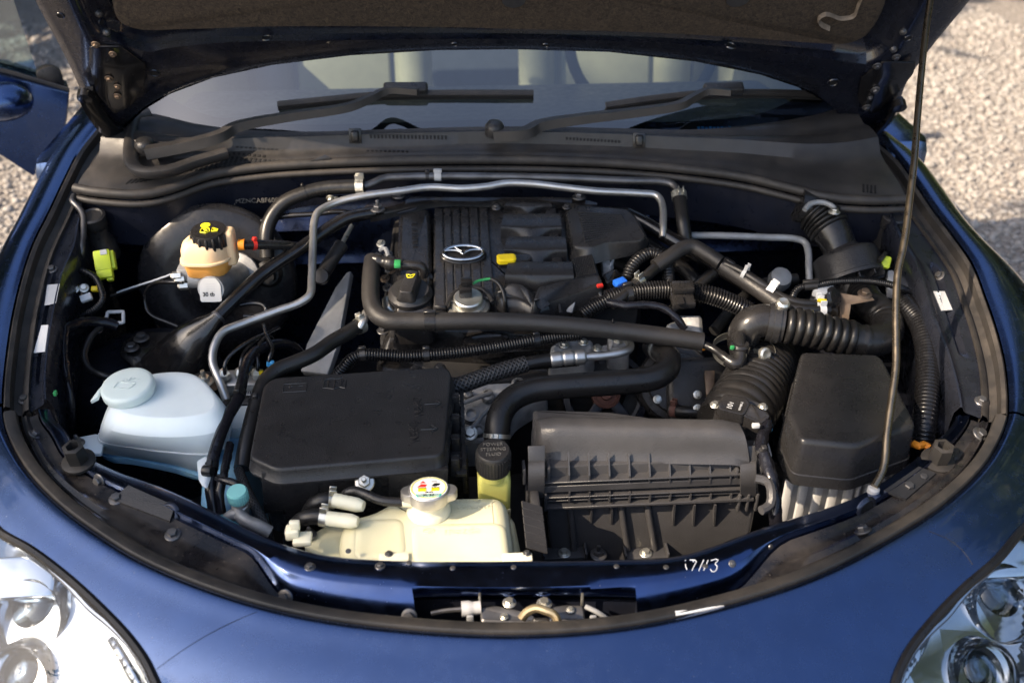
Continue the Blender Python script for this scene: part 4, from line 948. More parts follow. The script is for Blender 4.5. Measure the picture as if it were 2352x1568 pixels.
# ================================================================== COOLANT TANK
ct = thing('coolant_tank', 'cream plastic coolant tank with a silver pressure cap and two hose stubs', 'coolant tank', H(1000, 1280, -.12))
def coolant():
    out = [(895,1142),(930,1134),(1100,1130),(1150,1132),(1168,1150),(1180,1240),(1184,1310),(1150,1330),(900,1330),(795,1315),(778,1290),(776,1212),(796,1180),(850,1168),(884,1150)]
    zt = .650; O = fillet([Z(x, y, zt) for x, y in out], .012, 3); bm = NB()
    prof = [(-.13, .004), (-.03, .0), (-.018, .0), (-.009, .003), (-.003, .009), (0, .018)]
    stack(bm, O, prof); remember('coolant', bm); part('tank', bm, 'cream_plastic', ct, 70)
    # seam and second, lower lobe on the right
    bm = NB(); tube(bm, [p + Vector((0, 0, -.04)) for p in O] + [O[0] + Vector((0, 0, -.04))], .0025, 6, .008, False); part('seam', bm, 'cream_plastic', ct)
    bm = NB(); A = fillet([Z(x, y, .61) for x, y in ((1160,1160),(1182,1190),(1196,1260),(1196,1330),(1150,1330))], .006); stack(bm, A, [(-.09, 0), (-.008, 0), (0, .006)]); part('side_lobe', bm, 'cream_plastic', ct, 60)
    bm = NB(); A = fillet([Z(x, y, .624) for x, y in ((716,1224),(745,1208),(795,1196),(800,1300),(735,1280),(696,1252))], .006); stack(bm, A, [(-.04, 0), (-.002, 0), (0, .002)]); part('ledge', bm, 'cream_plastic', ct, 35)
    # raised panels on top
    bm = NB(); A = fillet([Z(x, y, zt + .0005) for x, y in ((820,1195),(925,1190),(932,1275),(815,1285))], .014); stack(bm, A, [(-.004, -.004), (0, 0), (.0007, .006)]); part('raised_panel', bm, 'cream_plastic', ct, 70)
    bm = NB(); A = fillet([Z(x, y, zt + .0005) for x, y in ((945,1205),(1155,1200),(1165,1290),(950,1295))], .014); stack(bm, A, [(-.004, -.004), (0, 0), (.0007, .006)]); part('raised_panel', bm, 'cream_plastic', ct, 70)
    # neck and cap
    p = Z(985, 1172, zt); m = mpp(p); f = frame(p, (0, -.06, 1)); bm = NB(); lathe(bm, [(52 * m, -.004), (50 * m, .004), (44 * m, .010), (40 * m, .012), (40 * m, .034)], f, 36); part('neck', bm, 'cream_light', ct, 50)
    p = Z(985, 1124, .690); m = mpp(p); f = frame(p, Vector((0, .10, 1))); bm = NB()
    lathe(bm, [(40 * m, -.018), (47 * m, -.014), (48 * m, -.004), (47 * m, .001), (45 * m, .002), (.001, .002)], f, 40)
    for s in (-1, 1):
        prism(bm, fillet([f @ Vector((s * x * m, y * m, .0)) for x, y in ((38, 24), (60, 14), (66, 0), (60, -14), (38, -24))], .004), [f @ Vector((s * x * m, y * m, -.012)) for x, y in [(v.x, v.y) for v in fillet([Vector((x, y, 0)) for x, y in ((38, 24), (60, 14), (66, 0), (60, -14), (38, -24))], 5)]], .001)
    cp = part('pressure_cap', bm, 'alu', ct, 40)
    bm = NB(); lathe(bm, [(43 * m, .0015), (43 * m, .003), (.001, .003)], f, 36); part('cap_label', bm, 'white', cp, 40)
    bm = NB(); lathe(bm, [(38.5 * m, .003), (40.5 * m, .003), (40.5 * m, .0034), (38.5 * m, .0034)], f, 40, False); part('label_ring', bm, 'yellow_print', cp, 0)
    fl = lambda x, y, z=.0036: f @ Vector((x * m, y * m, z))
    def pr(name, pts, mt): bm = NB(); prism(bm, [fl(x, y) for x, y in pts], Vector((0, 0, -.0004)), 0); part(name, bm, mt, cp, 0)
    for s in (-1, 1):
        pr('label_print', [(s * 6, -2), (s * 24, -2), (s * 24, -14), (s * 6, -14)], 'yellow'); pr('label_print', [(s * 6, 0), (s * 24, 0), (s * 24, -3), (s * 6, -3)], 'ink')
    pr('label_print', [(-26, 3), (-18, 14), (-4, 12), (-8, 3)], 'red'); pr('label_print', [(6, 6), (14, 16), (26, 14), (24, 8), (14, 3)], 'ink')
    pr('label_print', [(-14, 26), (-8, 18), (-20, 18)], 'red'); pr('label_print', [(6, 25), (18, 26), (18, 20), (6, 20)], 'label_grey')
    pr('label_print', [(-30, -25), (30, -25), (26, -36), (-26, -36)], 'teal_print')
    pr('label_print', [(-27, -26.2), (27, -26.2), (23.5, -34.8), (-23.5, -34.8)], 'white')
    part('label_text', text_bm('FL 22', f @ Matrix.Translation((0, -30.5 * m, .0039)), 11 * m, .0002), 'ink', cp, 0)
    part('label_text', text_bm('108 kPa', f @ Matrix.Translation((0, -19 * m, .0038)), 6.5 * m, .0002), 'ink', cp, 0)
    # hose stubs
    for a, b in (((835, 1162), (768, 1148)), ((822, 1198), (752, 1190))):
        A, B = Z(*a, .661), Z(*b, .661); k = mpp(A); bm = NB(); tube(bm, [A, A.lerp(B, .5), B], lambda s: 17 * k if s > .008 else 12 * k + 5 * k * s / .008, 16, .004); part('hose_stub', bm, 'cream_light', ct, 60)
    bm = NB(); tube(bm, [Z(948, 1152, .670), Z(925, 1152, .670)], .0065, 12, .005); part('overflow_stub', bm, 'cream_light', ct)
    # letters moulded in the top
    for s, x, y, z in (('ENGINE', 1076, 1153, .0088), ('COOLANT', 1087, 1166, .0088)):
        pq, n = hit(x, y, 'coolant'); part('lettering', text_bm(s, frame(pq + n * .0002, n, RIGHT), z, .0005), 'cream_plastic', ct, 0)
    pq, n = hit(1062, 1220, 'coolant'); part('lettering', text_bm('mazda', frame(pq + n * .0009, n, RIGHT), .0175, .0005), 'cream_plastic', ct, 0)
    pq, n = hit(985, 1220, 'coolant'); bm = NB(); f2 = frame(pq + n * .0009, n, RIGHT) @ Matrix.Scale(.55, 4); tube(bm, [f2 @ Vector((.013 * math.cos(a), .008 * math.sin(a), 0)) for a in [R(20 * k) for k in range(19)]], .0008, 5, .004); tube(bm, [f2 @ Vector(v) for v in ((-.012, .003, 0), (-.004, .001, 0), (0, -.004, 0), (.004, .001, 0), (.012, .003, 0))], .0008, 5, .004); part('moulded_badge', bm, 'cream_plastic', ct)
    # pale clip and bolt on the ledge, front feet
    bm = NB(); q = H(672, 1222, -.03); box(bm, Matrix.Translation(q), .016, .016, .014, .002); box(bm, Matrix.Translation(q + Vector((.004, 0, .012))), .012, .006, .012, .001); box(bm, Matrix.Translation(q + Vector((.012, -.006, -.006))), .022, .02, .008, .002); part('wire_clip', bm, 'cream_light', ct)
    bolt(ct, Z(711, 1228, .628), UP, 17 * mpp(p), 'stud')
    for x in (905, 1188):
        q = H(x, 1281, -.034); bm = NB(); box(bm, Matrix.Translation(q), .036, .014, .006, .002); part('foot', bm, 'cream_light', ct); bolt(ct, q + Vector((-.006 if x < 1000 else .012, .004, .003)), UP, .005, 'dark')
coolant()
hose('coolant_hose', 'upper short black hose clamped to the coolant tank stub', 'hose', [(772,1149,-.055),(745,1148,-.052),(722,1158,-.06),(708,1182,-.09),(706,1215,-.14)], 18, 'rubber', clamps=[(764, 1150, 'band', 'zinc')], group='short hoses on the coolant tank')
hose('coolant_hose', 'lower short black hose clamped to the coolant tank stub', 'hose', [(756,1190,-.05),(728,1186,-.05),(700,1190,-.055),(678,1208,-.08),(668,1240,-.13)], 19, 'rubber', clamps=[(750, 1190, 'band', 'zinc')], group='short hoses on the coolant tank')
hose('overflow_hose', 'thin glossy black hose curling from the coolant cap neck', 'hose', [(940,1152,-.03),(905,1152,-.03),(870,1147,-.03),(840,1134,-.03),(812,1126,-.035),(795,1132,-.04),(792,1150,-.07)], 11, 'plastic_shiny')

# ================================================================== POWER STEERING RESERVOIR
ps = thing('steering_fluid_reservoir', 'small yellow fluid bottle with a black lettered screw cap', 'reservoir', H(1133, 1130, -.1))
def psr():
    p = Z(1133, 1032, .700); m = mpp(p); n = Vector((0, -.10, 1)).normalized(); f = frame(p, n); bm = NB()
    rad = 40 * m
    prof = [(rad * .97, -.034), (rad * 1.0, -.030), (rad, -.006), (rad * .97, -.002), (rad * .9, 0), (.001, .0)]
    lathe(bm, prof, f, 44); cp = part('cap', bm, 'plastic', ps, 30)
    for k in range(36):
        a = 2 * math.pi * k / 36
        if k == 0:
            rb = NB(); box(rb, Matrix(), .0016, .0016, .024, .0004, 1); rme = mesh_of('grip_rib', rb, 'plastic', 30)
        inst('grip_rib', rme, cp, f @ Matrix.Translation((rad * 1.0 * math.cos(a), rad * 1.0 * math.sin(a), -.018)))
    for k, s in enumerate(('POWER', 'STEERING', 'FLUID')):
        part('cap_lettering', text_bm(s, f @ Matrix.Translation((0, .009 - k * .009, .0006)), .0075, .0003), 'stamp', cp, 0)
    bm = NB(); sq = [Vector((x * m, y * m, 0)) for x, y in ((-38, 30), (40, 30), (40, -30), (-38, -30))]; sq = [f @ v for v in fillet(sq, .008, 4)]
    stack(bm, sq, [(-.13, .001), (-.05, 0), (-.040, .002), (-.034, .006)], n); part('bottle', bm, 'fluid_yellow', ps, 60)
    q = f @ Matrix.Translation((0, 0, -.04)); bm = NB(); lathe(bm, [(rad * .9, -.004), (rad * .9, .008)], q, 28); part('neck', bm, 'fluid_yellow', ps)
psr()

# ================================================================== AIR FILTER BOX
ab = thing('air_filter_box', 'black ribbed air filter box with two spring clips along its front', 'air box', H(1470, 1260, -.1))
def airbox():
    def B(x, y, yy): return Y(x, y, yy)
    # lid: back edge, rounded top, sloping front face; profile runs back to front
    zb = .700
    bl, br = Z(1232, 958, zb), Z(1700, 965, zb)
    prof = [((1222, 990), (1730, 1000), .640), ]
    left = [Z(1226, 975, .66), Z(1232, 958, .700), Z(1236, 962, .703), Z(1244, 985, .700), Z(1250, 1045, .668), Z(1250, 1062, .660)]
    right = [Z(1722, 990, .66), Z(1698, 966, .700), Z(1700, 970, .703), Z(1712, 995, .700), Z(1722, 1052, .668), Z(1722, 1070, .660)]
    bm = NB(); rows = []
    pl, prr = resample(catmull(left, 6), n=26)[0], resample(catmull(right, 6), n=26)[0]
    for a, b in zip(pl, prr):
        r = [a + Vector((-.004, .0, -.05)), a + Vector((-.003, 0, -.012)), a + Vector((0, 0, -.003))]
        for k in range(1, 12):
            t = k / 12; r.append(a.lerp(b, t) + Vector((0, 0, .0015)))
        r += [b + Vector((0, 0, -.004)), b + Vector((.004, 0, -.014)), b + Vector((.006, 0, -.05))]
        rows.append(r)
    rows.insert(0, [p + Vector((0, .003, -.05)) for p in rows[0]])
    grid(bm, rows); part('lid', bm, 'plastic_grey', ab, 50)
    bm = NB(); A = fillet([Z(x, y, .690) for x, y in ((1224,940),(1236,937),(1400,942),(1500,956),(1500,985),(1228,985))], .01); stack(bm, A, [(-.08, -.002), (-.004, 0), (0, .005)]); part('rear_hump', bm, 'plastic_grey', ab, 60)
    # front: rims, fins and lower body
    F = lambda x, y, d=0: Y(x, y, YF - d)
    YF = Z(1480, 1075, .655).y
    def bar(name, y0, y1, x0, x1, proud, mt='plastic_grey'):
        a, b = F(x0, y0), F(x1, y0 + 6); c, d = F(x0, y1), F(x1, y1 + 6); bm = NB()
        zt, zb_ = (a.z + b.z) / 2, (c.z + d.z) / 2; box(bm, Matrix.Translation(((a.x + b.x) / 2, YF - proud / 2 + .004, (zt + zb_) / 2)) @ Matrix.Rotation(R(0), 4, 'Y'), b.x - a.x, proud + .008, max(.0022, zt - zb_), .0007, 1); part(name, bm, mt, ab)
    # back plate of the flange zone
    a, b = F(1232, 1074), F(1735, 1150); bm = NB(); box(bm, Matrix.Translation(((a.x + b.x) / 2, YF + .02, (a.z + b.z) / 2)), b.x - a.x, .04, a.z - b.z, .002); part('flange', bm, 'plastic_grey', ab)
    bar('rim', 1081, 1084, 1245, 1718, .013); bar('rim', 1093, 1107, 1248, 1720, .010); bar('rim', 1116, 1119, 1250, 1722, .012); bar('rim', 1127, 1129, 1252, 1724, .009); bar('rim', 1137, 1142, 1252, 1724, .014)
    fb_ = None
    for k in range(9):
        x = 1306 + k * 46.2
        p = F(x, 1068 + k * .6); q = F(x, 1093 + k * .6); bm = NB(); prism(bm, [Vector((p.x - .001, YF + .008, p.z + .016)), Vector((p.x - .001, YF - .011, p.z - .008)), Vector((p.x - .001, YF - .011, q.z)), Vector((p.x - .001, YF + .008, q.z))], Vector((.002, 0, 0))); part('fin', bm, 'plastic_grey', ab, 0)
        p = F(x, 1117 + k * .6); q = F(x, 1139 + k * .6); bm = NB(); box(bm, Matrix.Translation((p.x, YF - .005, (p.z + q.z) / 2)), .0022, .013, p.z - q.z); part('fin', bm, 'plastic_grey', ab, 0)
    # lower body
    zt = F(1480, 1140).z; xl, xr = F(1252, 1145).x, F(1742, 1150).x
    bm = NB(); top = [Vector((xl, YF + .003, zt)), Vector((xr, YF + .003, zt)), Vector((xr + .012, YF + .06, zt)), Vector((xr, YF + .16, zt)), Vector((xl, YF + .16, zt))]
    bot = [Vector((xl + .01, YF - .018, zt - .105)), Vector((xr - .01, YF - .018, zt - .105)), Vector((xr, YF + .06, zt - .105)), Vector((xr, YF + .16, zt - .105)), Vector((xl, YF + .16, zt - .105))]
    prism(bm, top, bot, .006, 3); remember('airlow', bm); part('lower_body', bm, 'plastic_grey', ab, 45)
    def rib(x0, y0, x1, y1, w_, proud, nm='rib'):
        a, na = hit(x0, y0, 'airlow'); b, nb = hit(x1, y1, 'airlow'); t = (b - a); n = na; s = t.cross(n).normalized() * w_ / 2; o = -n * .004
        bm = NB(); prism(bm, [a + n * proud - s, a + n * proud + s, a + s + o, a - s + o], [b + n * .002 - s, b + n * .002 + s, b + s + o, b - s + o]); part(nm, bm, 'plastic_grey', ab, 0)
    for x0, x1, y1 in ((1356, 1357, 1200), (1402, 1404, 1202), (1544, 1546, 1204), (1590, 1592, 1205), (1637, 1640, 1205)): rib(x0, 1146, x1, y1, .0026, .016, 'fin')
    for x0, x1 in ((1307, 1318), (1424, 1440), (1484, 1503), (1250, 1262)):
        a, na = hit(x0, 1147, 'airlow'); b, nb = hit(x1, 1258, 'airlow'); bm = NB(); tube(bm, [a + na * .003, a.lerp(b, .5) + na * .004, b + nb * .004], .0045, 8, .01); part('rib', bm, 'plastic_grey', ab, 50)
    for x in (1294, 1480):
        q, n = hit(x, 1262, 'airlow'); bm = NB(); box(bm, Matrix.Translation(q + Vector((0, -.008, 0))), .06, .022, .006, .001); box(bm, Matrix.Translation(q + Vector((-.029, -.01, .005))), .003, .022, .012, .0005); box(bm, Matrix.Translation(q + Vector((.029, -.01, .005))), .003, .022, .012, .0005); part('foot', bm, 'plastic_grey', ab); bolt(ab, q + Vector((0, -.010, .003)), UP, .009, 'zinc')
    q, n = hit(1372, 1262, 'airlow'); bolt(ab, q + Vector((0, -.01, 0)), UP, .012, 'stud')
    # side grille, left
    for k in range(6):
        a = H(1222 + k * 2, 1165 + k * 18, -.045); bm = NB(); box(bm, Matrix.Translation(a) @ Matrix.Rotation(R(25), 4, 'Y'), .028, .012, .002); part('side_fin', bm, 'plastic_grey', ab, 0)
    bm = NB(); a = H(1228, 1210, -.07); box(bm, Matrix.Translation(a + Vector((.004, .03, -.04))), .012, .06, .10, .003); part('side_wall', bm, 'plastic_grey', ab)
    # spring clips
    for x, s in ((1232, 1), (1718, -1)):
        P_ = [F(x, 1058, -.006), F(x, 1066, .004), F(x, 1080, .012), F(x, 1098, .017), F(x, 1116, .018), F(x, 1134, .013), F(x, 1148, .008)]
        P_ = catmull([p + Vector((0, 0, .004)) for p in P_], 5); bm = NB(); hw = .0105
        loft(bm, [[p + Vector((-hw, 0, 0)), p + Vector((hw, 0, 0)), p + Vector((hw, .002, -.002)), p + Vector((-hw, .002, -.002))] for p in P_]); part('spring_clip', bm, 'plastic_grey', ab, 60)
        bm = NB(); q = F(x, 1056, -.004); box(bm, Matrix.Translation(q + Vector((0, 0, .010))) @ Matrix.Rotation(R(-30), 4, 'X'), .022, .003, .022, .001); part('clip_tab', bm, 'plastic_grey', ab)
        for d in (-.012, 0, .012):
            q = F(x, 1140, .008); bm = NB(); box(bm, Matrix.Translation(q + Vector((d, .006, -.008))), .0035, .022, .030, .001); part('clip_hinge', bm, 'plastic_grey', ab)
        for d in (-.016, .016):
            q = F(x, 1090, .006); bm = NB(); box(bm, Matrix.Translation(q + Vector((d, .006, 0))), .004, .02, .026, .001); part('clip_guide', bm, 'plastic_grey', ab)
    bm = NB(); q = H(1752, 1130, -.03); tube(bm, [H(1735, 1098, -.03), H(1762, 1105, -.03), H(1772, 1130, -.03), H(1768, 1160, -.04), H(1748, 1172, -.04)], .006, 8, .008); part('side_loop', bm, 'plastic_grey', ab)
airbox()

# ================================================================== BATTERY COVER AND TRAY
bc = thing('battery_cover', 'smooth black battery cover with angled front corners behind the prop rod', 'battery cover', H(1950, 1080, -.1))
def battcover():
    zt = .715; out = [(1840,806),(2014,812),(2030,824),(2100,962),(2104,976),(1966,1024),(1838,1011),(1808,948)]
    O = fillet([Z(x, y, zt) for x, y in out], .009, 4); bm = NB()
    stack(bm, O, [(-.070, -.005), (-.054, -.004), (-.053, -.0025), (-.007, 0), (-.0024, .0014), (-.0006, .0036), (0, .0065)]); part('cover', bm, 'plastic_fine', bc, 45)
    q = Z(2000, 1062, .660); bm = NB(); box(bm, Matrix.Translation(q + Vector((.004, 0, 0))), .022, .014, .018, .002); box(bm, Matrix.Translation(q + Vector((-.008, -.004, .004))), .004, .012, .026, .001); part('clip', bm, 'plastic_shiny', bc)
battcover()
bt = thing('battery_tray', 'white ribbed battery side showing below the black battery cover', 'battery', H(1900, 1180, -.15))
def tray():
    A = [Z(x, y, .640) for x, y in ((1806,1085),(1965,1098),(2080,1065),(2060,950),(1830,900))]; bm = NB(); stack(bm, inset(A, .004, UP), [(-.22, .0), (0, 0)]); part('case', bm, 'tray_white', bt)
    for k in range(5):
        t = (k + .3) / 4.6; p = A[0].lerp(A[1], t); q = p + Vector((0, -.002, -.09)); bm = NB(); box(bm, Matrix.Translation(q), .012, .008, .16, .003); part('rib', bm, 'tray_white', bt)
    for k in range(6):
        t = (k + .5) / 6; p = A[1].lerp(A[2], t); q = p + Vector((.0, -.003, -.09)); bm = NB(); box(bm, Matrix.Translation(q), .005, .008, .16, .002); part('rib', bm, 'tray_white', bt)
tray()

# ================================================================== BRAKE BOOSTER, CYLINDER, RESERVOIR
bb = thing('brake_booster', 'round black brake servo drum on the firewall behind the fluid bottle', 'brake servo', Y(500, 640, .90))
def booster():
    c = Y(502, 645, .865); n = Vector((.04, -.96, .28)).normalized(); f = frame(c, n); r = 176 * mpp(c)
    bm = NB(); lathe(bm, [(r * .9, -.07), (r * .97, -.02), (r, -.008), (r * 1.015, -.004), (r * 1.015, .004), (r, .008), (r * .98, .013), (r * .95, .017), (r * .80, .022), (r * .6, .026), (r * .56, .024), (r * .34, .027), (r * .3, .034), (.001, .036)], f, 72); part('drum', bm, 'booster_black', bb, 50)
    p = Y(618, 628, .84); bm = NB(); lathe(bm, [(.024, 0), (.024, .006), (.018, .012), (.014, .012), (.012, .03)], frame(p, n), 20); part('valve_grommet', bm, 'rubber', bb)
booster()
mc = thing('master_cylinder', 'grey aluminium brake cylinder with a white sticker under the fluid bottle', 'brake cylinder', Y(480, 660, .76))
def mcyl():
    a, b = Y(548, 628, .84), Y(484, 664, .70); bm = NB(); t = (b - a).normalized(); f = frame(a, t)
    L_ = (b - a).length; lathe(bm, [(.036, 0), (.038, .004), (.038, .012), (.024, .016), (.022, L_ * .5), (.025, L_ * .55), (.025, L_ * .9), (.021, L_)], f, 24); part('body', bm, 'cast_alu', mc, 45)
    bm = NB(); q = Y(440, 640, .72); tube(bm, [Y(520, 648, .76), Y(470, 640, .73), Y(432, 640, .725)], .015, 14, .006); part('port', bm, 'cast_alu', mc)
    bm = NB(); box(bm, Matrix.Translation(Y(440, 622, .735)), .04, .03, .022, .003); part('port_block', bm, 'grey_steel', mc)
    for x, y in ((418, 640), (426, 655), (410, 632)):
        bm = NB(); lathe(bm, [(.007, 0), (.007, .012), (.004, .016)], frame(Y(x + 6, y, .72), (-1, -.1, 0)), 6); part('union_nut', bm, 'zinc', mc, 20)
    f = frame(b + t * .001 + Vector((0, 0, 0)), (t + Vector((0, -.4, .15))).normalized(), RIGHT); bm = NB(); prism(bm, fillet([f @ Vector(v) for v in ((-.017, -.020, .002), (.017, -.020, .002), (.017, .008, .002), (.010, .018, .002), (-.010, .018, .002), (-.017, .008, .002))], .004), -f.col[2].to_3d() * .002); st = part('sticker', bm, 'label_pale', mc, 0)
    part('sticker_print', text_bm('30 tb', f @ Matrix.Translation((-.003, -.008, .0022)), .009, .0002, .0003), 'ink', st, 0)
    for k in range(4): part('sticker_print', text_bm('.............', f @ Matrix.Translation((0, .010 - k * .004, .0022)), .005, .0002), 'label_grey', st, 0)
mcyl()
br = thing('brake_fluid_reservoir', 'white brake fluid bottle with amber fluid and a black cap printed in yellow', 'fluid reservoir', Y(480, 625, .73))
def bres():
    b = Y(478, 618, .73); m = mpp(b); o = [Vector((x * m, y * m, 0)) + b for x, y in ((-46, -34), (20, -40), (50, -20), (60, 30), (30, 52), (-40, 44), (-54, 0))]
    O = fillet(o, .016, 4); bm = NB(); stack(bm, O, [(-.010, .012), (-.004, .005), (.012, .002), (.0195, .001)]); part('fluid_part', bm, 'amber_fluid', br, 60, label='lower part dark with amber fluid')
    bm = NB(); stack(bm, O, [(.0185, .0), (.0195, -.003), (.023, -.003), (.024, .0), (.040, .001), (.050, .005), (.056, .012), (.058, .018)]); part('bottle', bm, 'amber_plastic', br, 60)
    bm = NB(); q = b + Vector((52 * m, .01, .035)); box(bm, Matrix.Translation(q), .024, .03, .06, .007, 3); part('side_chamber', bm, 'amber_plastic', br, 60)
    p = Y(478, 527, .735); f = frame(p, (0, -.08, 1)); rad = 41 * mpp(p); bm = NB(); lathe(bm, [(rad * .9, -.03), (rad, -.026), (rad, -.004), (rad * .95, .0), (.001, .001)], f, 40); cp = part('cap', bm, 'plastic_shiny', br, 30)
    rb = NB(); lathe(rb, [(.0028, 0), (.0028, .02), (.001, .022)], Matrix(), 8); rme = mesh_of('grip_rib', rb, 'plastic_shiny', 40)
    for k in range(16): a = 2 * math.pi * k / 16; inst('grip_rib', rme, cp, f @ Matrix.Translation((rad * .98 * math.cos(a), rad * .98 * math.sin(a), -.025)))
    g = f @ Matrix.Translation((0, 0, .0012))
    bm = NB(); lathe(bm, [(.0075, 0), (.0075, .0004), (.001, .0004)], g @ Matrix.Translation((-.006, .011, 0)), 20); part('cap_print', bm, 'yellow_print', cp, 0)
    def fr(c, pts): bm = NB(); tube(bm, [g @ Vector((x, y, .0003)) for x, y in pts], .0011, 4, .01, False); part('cap_print', bm, 'yellow_print', cp, 0)
    fr(0, [(-.010, .001), (.004, .001), (.004, -.013), (-.010, -.013), (-.010, .001)]); fr(0, [(-.006, -.002), (.000, -.002), (.000, -.010), (-.006, -.010), (-.006, -.006), (.0, -.006)]); fr(0, [(.007, .002), (.021, -.006), (.007, -.010), (.007, .002)]); fr(0, [(.010, -.003), (.014, -.006)])
    bm = NB(); tube(bm, [Y(548, 562, .735), Y(562, 562, .735)], .009, 12, .004); part('outlet', bm, 'orange', br)
bres()
hose('clutch_hose', 'black hose with a red band leaving the brake fluid bottle', 'hose', [Y(558,563,.735), Y(600,562,.75), Y(650,563,.77), Y(700,570,.80)], 11, 'plastic_shiny', clamps=[(583, 562, 'tie', 'red', .006, 1.05)])

# ================================================================== STRUT BRACE
sb = thing('strut_brace', 'glossy black tubular strut brace bolted across the back of the bay', 'strut brace', H(380, 860, -.15))
def brace():
    bm = NB(); L_ = PP([(500,728,-.075),(560,668,-.06),(612,622,-.05),(700,564,-.04),(770,515,-.03),(800,500,-.028),(860,488,-.03)]); r = 15 * mpp(L_[3]); tube(bm, L_, lambda s: r, 18, .008); part('arm', bm, 'gloss_black', sb, 60)
    bm = NB(); tube(bm, PP([(1440,492,-.03),(1480,512,-.035),(1560,560,-.05),(1640,608,-.07),(1790,700,-.10),(1850,735,-.12)]), r * 1.15, 18, .008); part('arm', bm, 'gloss_black', sb, 60)
    # flared foot on the left tower
    base = PP([(345,802,-.146),(322,830,-.148),(348,862,-.152),(400,874,-.154),(456,864,-.152),(492,836,-.148),(508,800,-.140),(500,766,-.128),(440,752,-.128),(388,774,-.138)])
    mid = [p.lerp(H(470, 775, -.10), .55) + Vector((0, 0, .018)) for p in base]; f0 = PP([(480,748,-.085)])[0]
    base = catmull(base, 3, True); n = len(base); t = (L_[0] - L_[1]).normalized(); fr = frame(L_[0], t)
    c0 = sum(base, Vector()) / n
    def circ(p, rr):
        f = frame(p, t); pts = [f @ Vector((rr * math.cos(2 * math.pi * k / n), rr * math.sin(2 * math.pi * k / n), 0)) for k in range(n)]; return pts
    def match(a, b):
        best = None
        for d in (1, -1):
            for s in range(n):
                q = [b[(s + d * k) % n] for k in range(n)]; e = sum((x - y).length for x, y in zip(a, q))
                if best is None or e < best[0]: best = (e, q)
        return best[1]
    top = match(base, circ(L_[0], r * 1.05)); c1 = sum(top, Vector()) / n; rings = [base]
    for k in (.12, .3, .5, .7, .88, 1):
        e = k ** .62; rings.append([a.lerp(b, e) + Vector((0, 0, .02 * math.sin(math.pi * k) * (1 - k))) for a, b in zip(base, top)])
    bm = NB(); loft(bm, rings, False); part('foot', bm, 'gloss_black', sb, 60)
    bm = NB(); lathe(bm, [(r * 1.06, -.003), (r * 1.14, 0), (r * 1.06, .003)], fr, 18, False); part('weld', bm, 'bolt_dark', sb, 60)
    bm = NB(); prism(bm, fillet(PP([(272,812,-.152),(285,780,-.150),(320,762,-.148),(400,762,-.148),(500,800,-.152),(500,850,-.156),(420,884,-.158),(330,862,-.156)]), .012), Vector((0, 0, -.005)), .0012); part('foot_plate', bm, 'gloss_black', sb)
    for x, y, rr in ((325, 778, 18), (303, 800, 17), (478, 868, 16)): p = H(x, y, -.148); bolt(sb, p, UP, rr * mpp(p), 'dark')
    # centre bar and its end bracket
    bm = NB(); a = PP([(840,478,-.03),(870,458,-.028),(915,452,-.026),(1000,453,-.026),(1150,453,-.026),(1330,456,-.026),(1372,466,-.028)]); b = PP([(850,498,-.03),(880,492,-.03),(940,478,-.03),(1000,464,-.028),(1150,464,-.028),(1320,468,-.028),(1370,476,-.03)])
    A, B = catmull(a, 6), catmull(b, 6); loft(bm, [[p, q, q + Vector((0, -.001, -.010)), q + Vector((0, .006, -.012)), p + Vector((0, 0, -.006))] for p, q in zip(A, B)]); part('cross_bar', bm, 'gloss_black', sb, 40)
    bm = NB(); prism(bm, fillet(PP([(835,472,-.026),(900,440,-.024),(960,452,-.026),(960,478,-.032),(880,496,-.034),(845,496,-.034)]), .008), Vector((0, 0, -.004)), .001); part('bracket', bm, 'paint_dark', sb)
    for x, y, rr in ((915, 447, 16), (868, 478, 17), (1330, 450, 16)): p = H(x, y + 4, -.022); bolt(sb, p, UP, rr * mpp(p), 'stud')
brace()

# ================================================================== PIPES AND HOSES AT THE BACK
hose('cooling_pipe', 'long bare aluminium air conditioning pipe looping across the bay', 'pipe', [(520,918,-.10),(502,868,-.08),(488,830,-.07),(494,790,-.06),(512,762,-.055),(560,742,-.055),(630,716,-.05),(690,694,-.045),(712,676,-.04),(716,640,-.035),(719,560,-.025),(722,508,-.018),(732,486,-.015),(775,464,-.014),(840,449,-.010),(915,439,-.008),(985,430,-.006),(1060,433,-.006),(1120,428,-.004),(1160,421,-.002),(1220,422,-.002),(1290,430,-.004),(1370,439,-.006),(1470,444,-.008),(1508,449,-.010),(1521,470,-.016),(1523,520,-.03),(1522,545,-.04)], 8.5, 'alu', seg=14, step=.005)
hose('heater_hose', 'black heater hose running along the firewall with pale clamps', 'hose', [(614,592,-.10),(612,540,-.07),(622,503,-.05),(652,466,-.03),(700,444,-.018),(745,433,-.012),(800,429,-.008),(836,428,-.006)], 17, 'rubber', clamps=[(828, 428, 'band', 'zinc', .014, 1.12), (702, 444, 'tie', 'rubber', .004, 1.05)])
hose('heater_pipe', 'dull black pipe along the firewall beneath the cowl seal', 'pipe', [(836,428,-.006),(858,420,-.004),(880,410,-.002),(930,406,0),(1100,405,0),(1300,409,0),(1440,415,-.002),(1520,417,-.003),(1545,424,-.005),(1556,440,-.009),(1560,456,-.012)], 9, 'bolt_dark', clamps=[(1007, 406, 'tie', 'label_grey', .012, 1.2), (985, 428, 'tie', 'plastic', .006, 1.0)])
hose('heater_hose', 'short black hose dropping from the pipe end at the right of the firewall', 'hose', [(1560,450,-.010),(1564,480,-.02),(1570,520,-.035),(1576,560,-.06),(1580,590,-.09)], 16, 'rubber', clamps=[(1560, 452, 'band', 'zinc', .013, 1.1)])
